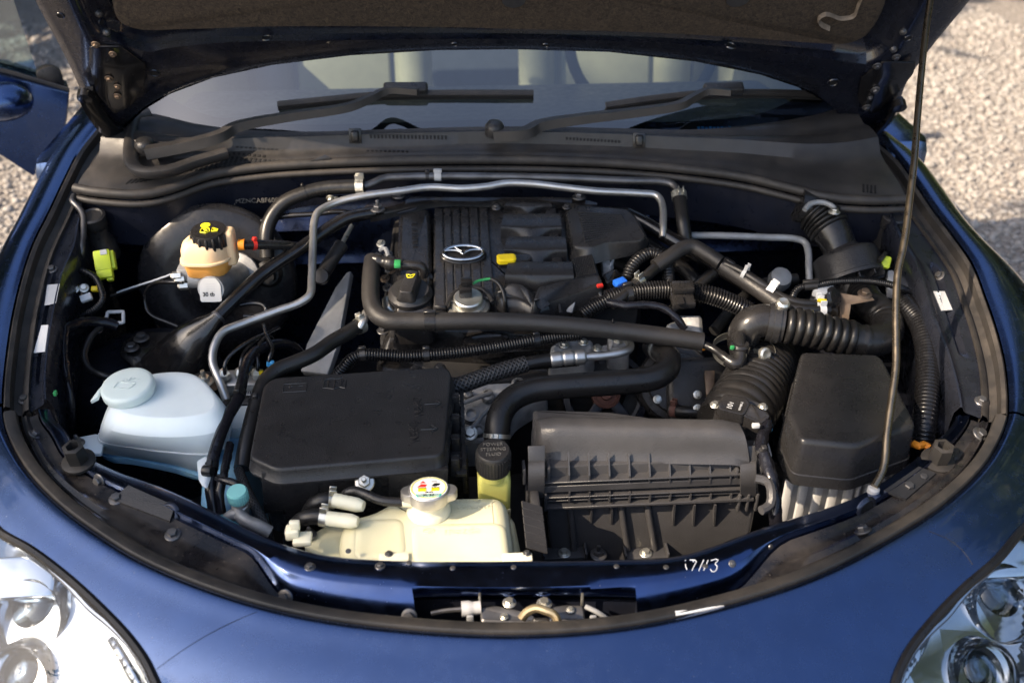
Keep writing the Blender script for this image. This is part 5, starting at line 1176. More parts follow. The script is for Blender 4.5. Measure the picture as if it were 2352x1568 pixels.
hose('brake_pipe', 'thin grey pipe bending down at the right of the firewall', 'pipe', [(1574,541,-.06),(1650,541,-.06),(1760,545,-.06),(1825,548,-.06),(1848,556,-.062),(1856,575,-.066),(1858,620,-.08),(1860,660,-.10)], 8, 'grey_steel')
hose('brake_pipe', 'thin dark pipe rising over the brake servo', 'pipe', [(600,508,-.06),(660,496,-.05),(720,492,-.045),(780,486,-.04),(815,492,-.045)], 6, 'gloss_black')
# ================================================================== ENGINE BODY
en = thing('engine', 'dark engine block with a black cam cover, oil cap and grey castings', 'engine', H(1150, 900, -.35))
def engine():
    bm = NB(); top = PP([(905,500,-.085),(1400,500,-.085),(1480,640,-.11),(1440,860,-.16),(1050,880,-.16),(870,800,-.13),(885,650,-.1)])
    prism(bm, fillet(top, .02), Vector((0, 0, -.28)), .006); part('engine_block', bm, 'engine_dark', en)
    # cam cover strip left of the engine cover
    bm = NB(); A = fillet(PP([(916,484,-.040),(988,478,-.040),(994,700,-.045),(985,712,-.045),(905,712,-.045),(912,600,-.045)]), .008); stack(bm, A, [(-.06, -.004), (-.006, 0), (0, .006)]); part('cam_cover', bm, 'plastic_shiny', en, 50)
    for k in range(5):
        bm = NB(); p = H(952 + k * .5, 512 + k * 12, -.0385); box(bm, frame(p, HN), .010, .003, .002, .0006); part('moulded_letter', bm, 'plastic_shiny', en)
    # oil filler cap
    p = H(942, 668, -.035); f = frame(p, HN); bm = NB(); lathe(bm, [(.034, -.012), (.035, -.004), (.031, .001), (.029, .004), (.001, .004)], f, 32); oc = part('oil_cap', bm, 'plastic', en, 40)
    bm = NB(); g = f @ Matrix.Rotation(R(78), 4, 'Z'); prism(bm, fillet([g @ Vector(v) for v in ((-.030, -.010, .022), (.024, -.009, .022), (.024, .009, .022), (-.030, .010, .022))], .006), [g @ Vector(v) for v in [tuple(q) for q in fillet([Vector(v) for v in ((-.033, -.016, .003), (.029, -.014, .003), (.029, .014, .003), (-.033, .016, .003))], .008)]], .002); part('cap_handle', bm, 'plastic', oc, 40)
    g = f @ Matrix.Translation((.002, .008, .0228)); bm = NB(); tube(bm, [g @ Vector(v) for v in ((-.007, .004, 0), (-.002, .004, 0), (.000, .002, 0), (.007, .006, 0), (.005, .001, 0), (.003, -.003, 0), (-.006, -.003, 0), (-.005, .004, 0))], .0009, 5, .004, False); part('cap_print', bm, 'yellow_print', oc, 0)
    # filler neck with metal collar and sensor
    p = H(1076, 700, -.052); f = frame(p, (0, -.2, 1)); bm = NB(); lathe(bm, [(.034, -.004), (.033, .001), (.028, .002), (.027, .005), (.0235, .006), (.023, .015), (.021, .017), (.001, .017)], f, 36); part('filler_collar', bm, 'zinc', en, 40)
    bm = NB(); g = f @ Matrix.Translation((-.004, .004, .025)); box(bm, g, .020, .015, .020, .003); box(bm, g @ Matrix.Translation((.002, .004, .014)), .018, .012, .014, .002); part('sensor', bm, 'plastic_shiny', en)
    # front timing cover: rounded black casting below the long foam hose
    bm = NB(); A = fillet(PP([(885,745,-.105),(1200,742,-.10),(1330,752,-.105),(1340,800,-.125),(1330,850,-.15),(860,850,-.15),(866,790,-.125)]), .02); stack(bm, A, [(-.10, -.006), (-.02, 0), (-.006, .004), (0, .012)]); part('front_cover', bm, 'plastic_shiny', en, 60)
    bm = NB(); A = fillet(PP([(1060,775,-.092),(1120,760,-.092),(1170,766,-.092),(1160,790,-.096),(1090,800,-.096)]), .008); stack(bm, A, [(-.02, -.003), (0, 0), (.003, .008)]); part('cover_boss', bm, 'plastic_shiny', en, 60)
    for x0, y0, x1, y1 in ((1040,812,1330,800), (1230,830,1235,810), (1180,850,1330,838)):
        bm = NB(); tube(bm, PP([(x0, y0, -.108), (x1, y1, -.108)]), .0018, 6, .02, False); part('cover_ridge', bm, 'plastic_shiny', en)
    for x, y in ((905,812),(955,850),(1010,846),(880,760)):
        p = H(x, y, -.112); bolt(en, p, HN, .010, 'dark')
    # pale aluminium castings between fuse box and radiator hose
    bm = NB(); A = fillet(PP([(1046,880,-.165),(1110,860,-.16),(1240,850,-.16),(1260,880,-.165),(1180,930,-.18),(1130,1010,-.20),(1050,1010,-.20)]), .01); stack(bm, A, [(-.05, -.003), (-.006, 0), (0, .006)])
    part('casting', bm, 'cast_alu', en, 50)
    for x, y, r in ((1082, 950, 16), (1120, 905, 12), (1075, 902, 9), (1190, 880, 13), (1160, 940, 10), (1100, 985, 11)):
        p = H(x, y, -.162); m = r * mpp(p); bm = NB(); lathe(bm, [(m * 1.3, -.012), (m * 1.2, 0), (m * .75, .002), (m * .6, -.004), (.001, -.004)], frame(p, (0, -.5, 1)), 20); part('boss', bm, 'cast_alu', en, 40)
    p = H(1080, 995, -.165); bolt(en, p, Vector((0, -.6, .8)), .012, 'zinc')
    for x0, y0, x1, y1 in ((1050,930,1130,900),(1070,1000,1120,940)):
        bm = NB(); tube(bm, PP([(x0, y0, -.162), (x1, y1, -.160)]), .004, 8, .01, False); part('casting_rib', bm, 'cast_alu', en)
    # small castings and unions behind the front hose
    for q in ([(1266,790,-.10),(1290,780,-.10),(1360,778,-.10),(1366,800,-.105),(1345,820,-.11),(1262,822,-.11)], [(1395,770,-.11),(1440,772,-.11),(1446,800,-.118),(1400,800,-.118)], [(1555,722,-.10),(1612,722,-.10),(1616,765,-.11),(1600,775,-.115),(1540,770,-.115)], [(1530,742,-.10),(1560,732,-.10),(1566,770,-.11),(1536,772,-.11)]):
        bm = NB(); A = fillet(PP(q), .005); stack(bm, A, [(-.04, -.002), (-.004, 0), (0, .004)]); part('casting', bm, 'cast_alu', en, 45)
    for x, y in ((1296, 792), (1340, 786), (1420, 782), (1372, 800)): p = H(x, y, -.098); bolt(en, p, HN, .008, 'zinc')
    # loose ground: dark ribs left of the cam cover, cables and brackets
    for x, y in ((892, 585), (875, 560), (900, 620), (885, 640), (893, 705), (890, 660)):
        p = H(x, y, -.06); bolt(en, p, Vector((-.3, -.4, .9)), .008, random.choice(['zinc', 'dark', 'rust']))
    bm = NB(); tube(bm, PP([(872, 575, -.05), (884, 570, -.045), (892, 590, -.05), (890, 625, -.06)]), .004, 8, .006); part('bracket', bm, 'grey_steel', en)
    bm = NB(); tube(bm, PP([(905, 720, -.07), (892, 708, -.06), (890, 690, -.06)]), .009, 10, .006); part('stud', bm, 'zinc', en)
engine()

# ================================================================== ENGINE COVER
ec = thing('engine_cover', 'black plastic engine cover with runner humps, a mesh scoop and a chrome badge', 'engine cover', H(1160, 690, -.05))
def cover():
    base = [(996,478),(1122,470),(1150,463),(1292,465),(1318,482),(1340,575),(1372,605),(1382,652),(1236,714),(1222,694),(1180,688),(1140,690),(1124,676),(1096,664),(1062,664),(1036,680),(1022,706),(993,706)]
    A = PP([(x, y, -.045) for x, y in base]); bm = NB(); A = fillet(A, .006, 3); stack(bm, A, [(-.045, -.002), (-.010, 0), (-.002, .0015), (0, .004)]); remember('ecover', bm); part('base', bm, 'plastic_fine', ec, 50)
    # grooved left panel: six raised staves
    xs0 = [998, 1018, 1037, 1057, 1077, 1099, 1121]; xs1 = [996, 1024, 1044, 1063, 1084, 1108, 1136]
    for k in range(6):
        y1 = [702, 690, 664, 660, 664, 682][k]
        A = PP([(xs0[k] + .7, 478 - k * 1.2, -.041), (xs0[k + 1] - .6, 477 - k * 1.2, -.041), (xs1[k + 1] - .7, y1, -.041), (xs1[k] + .8, y1, -.041)]); bm = NB(); stack(bm, A, [(-.006, -.0002), (-.001, 0), (0, .0012)]); part('stave', bm, 'plastic_fine', ec, 50)
    # arch round the filler
    bm = NB(); tube(bm, PP([(1026,704,-.044),(1034,684,-.042),(1050,668,-.040),(1078,660,-.039),(1106,664,-.040),(1124,680,-.042),(1132,694,-.044)]), .004, 8, .006); part('filler_arch', bm, 'plastic_fine', ec, 60)
    # four runner humps, each with a scooped front lip
    def hump(x0, x1, yb, yf, lip, h, dip, left=8):
        back = [(x0 + left, yb, h), (x1 - 6, yb, h)]
        n = 13; top_b = [H(x0 + left + (x1 - x0 - left - 4) * k / (n - 1), yb, h) for k in range(n)]
        fr = []; lo = []
        for k in range(n):
            t = k / (n - 1); d = dip * math.exp(-((t - .5) / .20) ** 2)
            fr.append(H(x0 + (x1 - x0) * t, yf + 1 * t, h + .001)); lo.append((H(x0 + (x1 - x0) * t, yf + lip * 1.7 + d + 2 * t, h - .013)))
        bm = NB(); rows = [[p + Vector((0, .004, -.03)) for p in top_b], [p + Vector((0, .001, -.004)) for p in top_b], top_b]
        rows += [[a.lerp(b, s) + Vector((0, 0, .002 * math.sin(math.pi * s))) for a, b in zip(top_b, fr)] for s in (.3, .6, .9)]
        rows += [fr, [a.lerp(b, .12) + Vector((0, -.001, 0)) for a, b in zip(fr, lo)], [a.lerp(b, .55) for a, b in zip(fr, lo)], lo, [p + Vector((0, .006, -.022)) for p in lo]]
        vr = grid(bm, rows)
        bm.faces.new([r[0] for r in vr]); bm.faces.new([r[-1] for r in vr][::-1]); bmesh.ops.recalc_face_normals(bm, faces=bm.faces[:]); part('runner_hump', bm, 'plastic_fine', ec, 42)
    hump(1158, 1268, 464, 473, 6, -.030, 13); hump(1150, 1290, 491, 521, 10, -.024, 16); hump(1158, 1302, 543, 573, 10, -.022, 14); hump(1160, 1318, 601, 631, 12, -.020, 4)
    for x, y0, y1 in ((1270, 524, 545), (1276, 577, 602), (1262, 478, 494)):
        A = PP([(x - 8, y0, -.036), (x + 14, y0, -.036), (x + 14, y1, -.034), (x - 8, y1, -.034)]); bm = NB(); stack(bm, A, [(-.012, -.001), (0, 0), (.001, .002)]); part('bridge', bm, 'plastic_fine', ec)
    # big scoop with the mesh panel
    top = PP([(1300,489,-.006),(1326,473,-.002),(1440,482,-.002),(1458,500,-.004),(1484,546,-.008),(1470,556,-.010),(1390,560,-.010),(1358,572,-.012),(1318,570,-.014)])
    bot = [p + v for p, v in zip(PP([(1294,492,-.045),(1322,470,-.045),(1446,478,-.045),(1466,500,-.045),(1494,560,-.034),(1476,582,-.034),(1398,598,-.034),(1342,612,-.034),(1306,596,-.042)]), [Vector()] * 9)]
    bm = NB(); A, Bq = fillet(top, .006, 3), fillet(bot, .006, 3); c = sum(A, Vector()) / len(A)
    loft(bm, [Bq, [a.lerp(b, .12) for a, b in zip(A, Bq)], A, [p + (c - p) * .03 + HN * .002 for p in A]]); part('scoop', bm, 'plastic_fine', ec, 48)
    q = [(1330,484),(1428,492),(1452,536),(1345,556)]
    bm = NB(); nx, ny = 22, 13
    def qp(u, v, h): a = Vector(q[0]).lerp(Vector(q[1]), u); b = Vector(q[3]).lerp(Vector(q[2]), u); p = a.lerp(b, v); return H(p.x, p.y, h)
    hq = lambda v: -.0005 - .010 * v
    bm2 = NB(); prism(bm2, [qp(u, v, hq(v) + .0012) for u, v in ((0, 0), (1, 0), (1, 1), (0, 1))], Vector((0, 0, -.003))); part('mesh_base', bm2, 'void', ec, 0)
    for j in range(ny):
        for i in range(nx):
            u, v = (i + (.5 if j % 2 else .1)) / nx, (j + .5) / ny
            if u > .99: continue
            p = qp(u, v, hq(v) + .002); f = frame(p, HN); b = [f @ Vector((.0026 * math.cos(R(60 * k + 30)), .0019 * math.sin(R(60 * k + 30)), 0)) for k in range(6)]; loft(bm, [[x + HN * -.002 for x in b], [p + (x - p) * .7 + HN * .0008 for x in b]])
    o = part('mesh', bm, 'plastic', ec, 0); o['kind'] = 'stuff'
    # small ribbed block and broad right face
    blk = [(1314,594),(1360,582),(1366,600),(1373,628),(1322,638)]
    bm = NB(); A = PP([(x, y, -.022) for x, y in blk]); stack(bm, A, [(-.03, -.002), (-.001, 0), (0, .001)]); part('ribbed_block', bm, 'plastic', ec)
    for k in range(12):
        t = (k + .5) / 12; a = Vector((1316, 595)).lerp(Vector((1360, 584)), t); b = Vector((1324, 637)).lerp(Vector((1371, 627)), t); bm = NB(); A, Bq = H(a.x, a.y, -.0205), H(b.x, b.y, -.0205); tube(bm, [A, Bq], .0012, 5, .05, False); part('block_rib', bm, 'plastic', ec)
    A = PP([(1226,690,-.026),(1236,660,-.026),(1316,640,-.024),(1376,630,-.022),(1384,652,-.026),(1330,672,-.034),(1262,694,-.040),(1238,712,-.044)]); bm = NB(); A = fillet(A, .005); stack(bm, A, [(-.03, -.003), (-.004, -.001), (0, 0), (.001, .003)]); part('side_face', bm, 'plastic_fine', ec, 50)
    A = PP([(1140,672,-.034),(1165,650,-.030),(1200,652,-.030),(1222,668,-.032),(1232,700,-.040),(1222,712,-.044),(1196,694,-.042),(1150,690,-.042)]); bm = NB(); A = fillet(A, .008); stack(bm, A, [(-.02, -.002), (0, 0), (.003, .006)]); part('front_arch', bm, 'plastic_fine', ec, 60)
    # yellow dipstick handle in its black rest
    p = H(1172, 594, -.020); f = frame(p, HN, Vector((1, .05, 0))); bm = NB(); A = fillet([f @ Vector(v) for v in ((-.022, -.011, 0), (.030, -.011, 0), (.036, 0, 0), (.030, .011, 0), (-.022, .011, 0))], .008, 5); stack(bm, A, [(-.01, 0), (0, 0), (.001, .002)], HN); part('handle_rest', bm, 'plastic_shiny', ec)
    p = H(1163, 594, -.018); f = frame(p, HN, Vector((1, .05, 0))); bm = NB(); A = fillet([f @ Vector(v) for v in ((-.0155, -.0095, 0), (.0155, -.0095, 0), (.0155, .0095, 0), (-.0155, .0095, 0))], .007, 5); stack(bm, A, [(-.004, 0), (.0025, 0), (.004, .002)], HN); part('dipstick_handle', bm, 'yellow', ec, 50)
    # badge: chrome ring with wings on an angled pad
    p = H(1064, 580, -.030); nb = Vector((0, -.42, 1)).normalized(); f = frame(p, nb); m = mpp(p)
    bm = NB(); stack(bm, [f @ Vector((54 * m * math.cos(a), 27 * m * math.sin(a), -.006)) for a in [R(12 * k) for k in range(30)]], [(-.012, 0), (0, 0), (.002, .003)], nb); part('badge_pad', bm, 'plastic_shiny', ec, 60)
    bm = NB(); el = [f @ Vector((46 * m * math.cos(a), 21 * m * math.sin(a), 0)) for a in [R(9 * k) for k in range(41)]]; tube(bm, el, .0027, 10, .003)
    for s in (-1, 1):
        w_ = [f @ Vector(v) for v in ((s * 44 * m, 6 * m, .001), (s * 30 * m, 7 * m, .001), (s * 14 * m, 4 * m, .002), (s * 2 * m, -5 * m, .002), (0, -8 * m, .002))]; tube(bm, w_, lambda d: .0017, 8, .003)
        tube(bm, [f @ Vector(v) for v in ((s * 20 * m, 18 * m, .0), (s * 12 * m, 8 * m, .001), (s * 4 * m, 1 * m, .002))], .0014, 6, .003)
    part('badge', bm, 'chrome', ec, 60)
    for x, y in ((1140, 477), (1302, 476)): p = H(x, y, -.035); bolt(ec, p, HN, .008, 'dark')
cover()
hose('sensor_wire', 'thin cable with a bright green tip from the filler sensor', 'wire', [(1112,642,-.02),(1124,640,-.018),(1132,642,-.018),(1146,652,-.022),(1156,672,-.03),(1160,692,-.04),(1160,716,-.06)], 4.5, 'rubber')
bm = NB(); tube(bm, PP([(1086,652,-.02),(1096,646,-.018),(1112,642,-.018),(1126,640,-.017)]), .0022, 8, .004); tag(part('green_wire', bm, 'green'), 'short bright green wire above the silver filler collar', 'wire')

# ================================================================== LONG FOAM HOSE AND CONNECTORS
hose('foam_hose', 'thick black foam covered hose crossing the front of the engine', 'hose', [(856,596,-.03),(853,620,-.032),(851,660,-.036),(853,695,-.04),(866,722,-.043),(892,736,-.045),(930,738,-.046),(1000,738,-.046),(1100,737,-.046),(1200,740,-.046),(1300,747,-.046),(1400,757,-.048),(1500,769,-.050),(1560,777,-.052),(1614,785,-.055)], 21, 'foam', seg=20, clamps=[(992, 738, 'tie', 'plastic_shiny', .016, 1.04), (1402, 757, 'tie', 'foam', .002, 1.0)])
qc = thing('quick_connector', 'black hose connector with a green clip left of the engine cover', 'connector', H(910, 605, -.05))
bm = NB(); tube(bm, PP([(862,596,-.026),(880,601,-.026),(905,606,-.026),(925,608,-.026)]), lambda s: .0125 if (s < .012 or .02 < s < .032) else .010, 16, .003); part('body', bm, 'plastic_shiny', qc)
bm = NB(); tube(bm, PP([(925,608,-.026),(950,610,-.026),(966,612,-.028),(972,622,-.035),(970,640,-.05)]), .0085, 14, .005); part('elbow', bm, 'plastic_shiny', qc)
bm = NB(); box(bm, Matrix.Translation(H(913, 606, -.012)), .010, .018, .006, .001); part('clip', bm, 'green', qc)
bm = NB(); tube(bm, [H(x, y, -.05) for x, y in ((945,645),(955,640),(975,640),(992,636))], .006, 8, .006); part('elbow_clip', bm, 'plastic', qc)
hose('vent_tube', 'thin black plastic tube between the foam hose end and the intake elbow', 'hose', [(1610,788,-.055),(1640,802,-.055),(1664,820,-.055),(1680,832,-.055)], 9, 'plastic_shiny', rfun=lambda s: 1.25 if .03 < s < .055 and int(s * 250) % 2 else 1)
bt2 = thing('tube_elbow', 'black tube elbow plugged into the underside of the intake elbow', 'connector', H(1690, 830, -.07))
bm = NB(); tube(bm, PP([(1672,826,-.055),(1690,836,-.055),(1698,826,-.052),(1698,800,-.045),(1696,770,-.04)]), .0105, 16, .004); part('elbow', bm, 'plastic_shiny', bt2)
bm = NB(); lathe(bm, [(.014, -.004), (.0155, 0), (.0155, .01), (.013, .013)], frame(H(1698, 806, -.05), (0, .1, 1)), 18); part('collar', bm, 'plastic_shiny', bt2)
bm = NB(); box(bm, Matrix.Translation(H(1682, 798, -.035)), .006, .004, .006, .001); part('clip', bm, 'green', bt2)

# ================================================================== INTAKE: ELBOW, BELLOWS, BEND, DRUM, UPPER DUCT
it = thing('intake_hose', 'black intake elbow and ribbed bellows hose behind the battery cover', 'intake hose', H(1800, 800, -.12))
def intake():
    bm = NB(); P_ = PP([(1712,820,-.13),(1709,790,-.09),(1712,762,-.055),(1728,742,-.040),(1755,737,-.036),(1790,742,-.036)]); k = mpp(P_[3]); tube(bm, P_, 39 * k, 24, .006); part('elbow', bm, 'plastic_shiny', it, 60)
    bm = NB(); q = P_[-1]; t = (P_[-1] - P_[-2]).normalized(); f = frame(q - t * .006, t, UP); lathe(bm, [(41 * k, -.012), (45 * k, -.012), (45 * k, .012), (41 * k, .012)], f, 32, False); lathe(bm, [(45 * k, -.004), (48 * k, -.004), (48 * k, .006), (45 * k, .006)], f, 32, False); part('clamp_band', bm, 'plastic_fine', it)
    bm = NB(); lathe(bm, [(.010, 0), (.010, .010), (.007, .013), (.002, .012)], frame(H(1796, 704, -.008), (0, -.4, 1)), 14); part('clamp_screw', bm, 'zinc', it)
    L0, L1 = H(1800, 745, -.036), H(1962, 778, -.050); pts = [L0, L0.lerp(L1, .35) + Vector((0, 0, .002)), L0.lerp(L1, .7), L1]; T = (L1 - L0).length; p_ = T / 8.0
    bm = NB(); tube(bm, pts, lambda s: 44 * k * (1 - .06 * s / T) * (.82 + .20 * abs(math.sin(math.pi * s / p_)) ** .6), 32, p_ / 12); part('bellows', bm, 'rubber', it, 70)
    bm = NB(); B_ = PP([(1955,777,-.050),(1990,784,-.052),(2020,780,-.055),(2036,762,-.060),(2034,735,-.062),(2014,712,-.062),(1996,698,-.066),(1980,672,-.085)]); pp = 26.0
    tube(bm, B_, lambda s: 37 * k * (1 + (.05 * abs(math.sin(math.pi * s / .0135)) if s > .075 else 0) + (.06 if .016 < s < .022 or s < .006 else 0)), 28, .0025); part('bend', bm, 'rubber', it, 60)
    bm = NB(); A = PP([(1908,668,-.03),(1930,672,-.028),(1960,678,-.026),(2004,682,-.028),(2010,690,-.03),(1962,698,-.032),(1955,700,-.036),(1950,735,-.06),(1930,742,-.07),(1928,700,-.05)]); prism(bm, A, Vector((0, .006, -.004)), .0008); part('bracket', bm, 'bolt_rusty', it, 20, label='brownish flat bracket across the bend')
    p = H(1986, 676, -.022); bolt(it, p, HN, .011, 'rust')
intake()
rd = thing('resonator', 'black drum shaped intake resonator with moulded ribs', 'resonator', H(1960, 660, -.12))
def reso():
    a, b = H(1925, 550, -.045), H(1972, 690, -.105); t = (b - a).normalized(); f = frame(a, t, RIGHT); m = mpp(a); L_ = (b - a).length
    bm = NB(); lathe(bm, [(34 * m, -.02), (36 * m, L_ * .12), (44 * m, L_ * .2), (66 * m, L_ * .24), (72 * m, L_ * .27), (74 * m, L_ * .32), (80 * m, L_ * .62), (82 * m, L_ * .63), (82 * m, L_ * .68), (76 * m, L_ * .69), (74 * m, L_ * .66), (44 * m, L_ * .7), (40 * m, L_ * .98)], f, 48, False); part('drum', bm, 'plastic', rd, 40)
    for k in range(12):
        an = R(k * 30 + 10); bm = NB(); g = f @ Matrix.Rotation(an, 4, 'Z') @ Matrix.Translation((60 * m, 0, L_ * .67)); box(bm, g, 30 * m, .003, .02, .0008, 1); part('rib', bm, 'plastic', rd)
    p = H(1950, 648, -.03)
reso()
ud = thing('upper_air_duct', 'black corrugated air duct leaving the cowl at the right of the firewall', 'air duct', H(1890, 540, -.1))
bm = NB(); U = PP([(1832,470,-.010),(1862,478,-.015),(1885,498,-.022),(1905,522,-.032),(1925,556,-.046)]); k = mpp(U[2]); tube(bm, U[:3], lambda s: 40 * k, 24, .006); part('mouth', bm, 'plastic_shiny', ud, 60)
bm = NB(); tube(bm, PP([(1872,488,-.02),(1890,506,-.026),(1908,530,-.034)]), lambda s: 47 * k * (.86 + .18 * abs(math.sin(math.pi * s / .0085)) ** .7), 28, .0012); part('bellows', bm, 'rubber', ud, 70)
bm = NB(); tube(bm, PP([(1906,528,-.034),(1918,548,-.042),(1928,575,-.055)]), lambda s: 43 * k - s * .12, 24, .005); part('sleeve', bm, 'plastic_shiny', ud, 60)
bm = NB(); tube(bm, PP([(1848,482,.012),(1862,468,.016),(1890,465,.016),(1912,474,.014),(1920,486,.008)]), .0045, 8, .005); part('wire_clip', bm, 'grey_steel', ud)
bolt(ud, H(1916, 488, .008), UP, .010, 'zinc')

mh = thing('air_meter_hose', 'fat black ribbed hose with an air meter between intake and filter box', 'intake hose', H(1700, 950, -.15))
def mafhose():
    P_ = PP([(1768,800,-.15),(1752,850,-.125),(1728,900,-.105),(1700,945,-.095),(1676,985,-.10)]); k = mpp(P_[2]); bm = NB()
    tube(bm, P_, lambda s: 80 * k * (.93 + .07 * abs(math.sin(math.pi * s / .0135)) ** .55) * (1 if s < .13 else 1), 40, .0014); part('ribbed_hose', bm, 'rubber', mh, 70)
    A = PP([(1640,942,-.03),(1662,905,-.024),(1745,925,-.024),(1762,945,-.026),(1758,985,-.034),(1680,962,-.034)]); bm = NB(); stack(bm, fillet(A, .006), [(-.03, -.002), (0, 0)]); part('meter_base', bm, 'plastic_fine', mh)
    A = PP([(1648,925,-.012),(1664,902,-.010),(1716,912,-.010),(1724,926,-.012),(1708,952,-.014),(1652,938,-.014)]); bm = NB(); A = fillet(A, .005); stack(bm, A, [(-.016, -.001), (-.001, 0), (0, .0015)]); mt = part('air_meter', bm, 'plastic_shiny', mh)
    p = H(1686, 927, -.0115); f = frame(p, HN, Vector((1, -.22, 0))); part('meter_lettering', text_bm('1017', f @ Matrix.Translation((-.004, -.001, 0)) @ Matrix.Rotation(R(75), 4, 'Z'), .0105, .0002), 'label_grey', mt, 0); part('meter_lettering', text_bm('197400-2010', f @ Matrix.Translation((.010, 0, 0)) @ Matrix.Rotation(R(75), 4, 'Z'), .0045, .0002), 'label_grey', mt, 0)
    A = PP([(1712,938,-.016),(1724,926,-.014),(1762,944,-.016),(1768,956,-.018),(1748,972,-.020),(1708,956,-.018)]); bm = NB(); stack(bm, fillet(A, .003), [(-.018, 0), (0, 0), (.001, .002)]); part('meter_plug', bm, 'plastic_shiny', mh)
    bm = NB(); box(bm, Matrix.Translation(H(1736, 977, -.014)), .010, .006, .006, .001); part('plug_tab', bm, 'label_grey', mh)
    for x, y in ((1642, 930), (1752, 935)): p = H(x, y, -.022); bolt(mh, p, HN, .007, 'zinc')
mafhose()
for nm, pts, m in (('meter_wire', [(1758,965,-.03),(1770,968,-.03),(1772,985,-.035),(1752,1010,-.035),(1748,1030,-.035)], 'sky_blue'),):
    hose(nm, 'thin blue wire leaving the air meter plug', 'wire', pts, 3, m, 6)
hose('wire_sleeve', 'crinkled grey black wire sleeve hanging right of the filter box', 'wire sleeve', [(1762,972,-.028),(1752,1000,-.028),(1748,1030,-.03),(1756,1050,-.03),(1768,1085,-.035),(1776,1130,-.045),(1782,1180,-.06),(1788,1230,-.09)], 15, 'tape', seg=12, rough=.35, clamps=[(1757, 1042, 'tie', 'plastic', .006, 1.0)])
bm = NB(); prism(bm, fillet(PP([(1730,1010,-.045),(1765,1012,-.045),(1775,1050,-.05),(1735,1055,-.05)]), .006), Vector((0, 0, -.004)), .001); tag(part('wire_bracket', bm, 'grey_steel'), 'small grey bracket beside the wire sleeve right of the filter box', 'bracket')

# throttle body, alternator and pulley seen between hoses
th = thing('throttle_body', 'black round throttle body cover with screws behind the radiator hose', 'throttle body', H(1560, 920, -.2))
p = H(1556, 880, -.165); f = frame(p, (0, -.75, .66)); bm = NB(); lathe(bm, [(.062, -.05), (.064, -.004), (.060, .002), (.05, .004), (.048, .010), (.001, .012)], f, 40); part('housing', bm, 'plastic', th, 40)
bm = NB(); box(bm, frame(H(1600, 900, -.17), (0, -.75, .66)), .10, .11, .03, .012, 3); part('flange', bm, 'plastic', th)
for x, y in ((1510, 917), (1602, 906), (1602, 938), (1640, 900)): p = H(x, y, -.155); bolt(th, p, Vector((0, -.75, .66)), .007, 'zinc')
hose('small_coolant_hose', 'short black hose with a rusty clip low behind the filter box', 'hose', [(1540,940,-.17),(1575,946,-.165),(1630,950,-.165),(1670,955,-.17)], 15, 'rubber', clamps=[(1548, 940, 'band', 'rust')])
bm = NB(); prism(bm, PP([(1618,850,-.13),(1642,850,-.13),(1640,905,-.15),(1622,905,-.15)]), Vector((0, 0, -.006)), .001); tag(part('rusty_bracket', bm, 'bolt_rusty'), 'rusty brown strip bracket beside the throttle body', 'bracket')
pu = thing('pulley', 'dark slotted pump pulley with a rusty hub behind the radiator hose', 'pulley', H(1390, 940, -.25))
def pulley():
    p = H(1392, 905, -.19); n = Vector((0, -.82, .57)).normalized(); f = frame(p, n); r = 100 * mpp(p)
    bm = NB(); lathe(bm, [(r * .8, -.02), (r, -.016), (r * .96, -.010), (r, -.004), (r * .99, .002), (r * .86, .004), (r * .84, -.006)], f, 56, False); part('rim', bm, 'paint_dark', pu, 40)
    for k in range(5):
        bm = NB(); g = f @ Matrix.Rotation(R(72 * k + 20), 4, 'Z') @ Matrix.Translation((r * .52, 0, -.004)); box(bm, g, r * .72, r * .26, .008, .003); part('spoke', bm, 'paint_dark', pu)
    bm = NB(); lathe(bm, [(r * .34, -.01), (r * .33, .003), (r * .26, .005), (r * .25, .002), (r * .14, .003), (r * .12, .008), (.001, .008)], f, 32); part('hub', bm, 'rust', pu, 40)
    bm = NB(); lathe(bm, [(r * .84, -.03), (.001, -.03)], f, 40, False); part('back_plate', bm, 'engine_dark', pu)
    bm = NB(); g = f @ Matrix.Translation((0, r * .95, .0)); lathe(bm, [(.010, -.01), (.010, .006), (.012, .010), (.001, .012)], g, 18); part('bolt_head', bm, 'cast_alu', pu)
pulley()

# ================================================================== HOSES AND LOOMS IN FRONT
hose('radiator_hose', 'thick black radiator hose curving down beside the steering fluid cap', 'hose', [(1500,795,-.11),(1522,806,-.09),(1536,825,-.078),(1530,850,-.072),(1500,868,-.070),(1440,876,-.070),(1360,882,-.070),(1280,888,-.070),(1220,896,-.072),(1176,916,-.076),(1150,950,-.082),(1142,990,-.092),(1140,1040,-.115)], 29, 'rubber', seg=22, clamps=[(1518, 804, 'band', 'zinc', .008, 1.04), (1141, 1004, 'band', 'zinc', .006, 1.04)])
hose('power_steering_line', 'braided black hose running to a silver crimp behind the radiator hose', 'hose', [(1030,892,-.09),(1070,880,-.085),(1120,862,-.083),(1170,846,-.083),(1208,836,-.083)], 20, 'braid', seg=18)
hose('rubber_line', 'plain black rubber section between the braid and the silver crimp', 'hose', [(1200,838,-.083),(1230,831,-.082),(1268,826,-.082)], 16, 'rubber')
hose('steel_line', 'silver metal pipe with a crimped collar bending over the pulley', 'pipe', [(1262,827,-.082),(1300,822,-.080),(1332,820,-.080),(1380,817,-.080),(1425,810,-.080),(1446,800,-.082),(1442,782,-.085),(1420,772,-.09),(1410,765,-.10)], 10, 'alu', seg=14, step=.0016, rfun=lambda s: 1.75 if (.002 < s < .018 or .022 < s < .036 or .040 < s < .054) else (1.5 if s < .056 else 1))
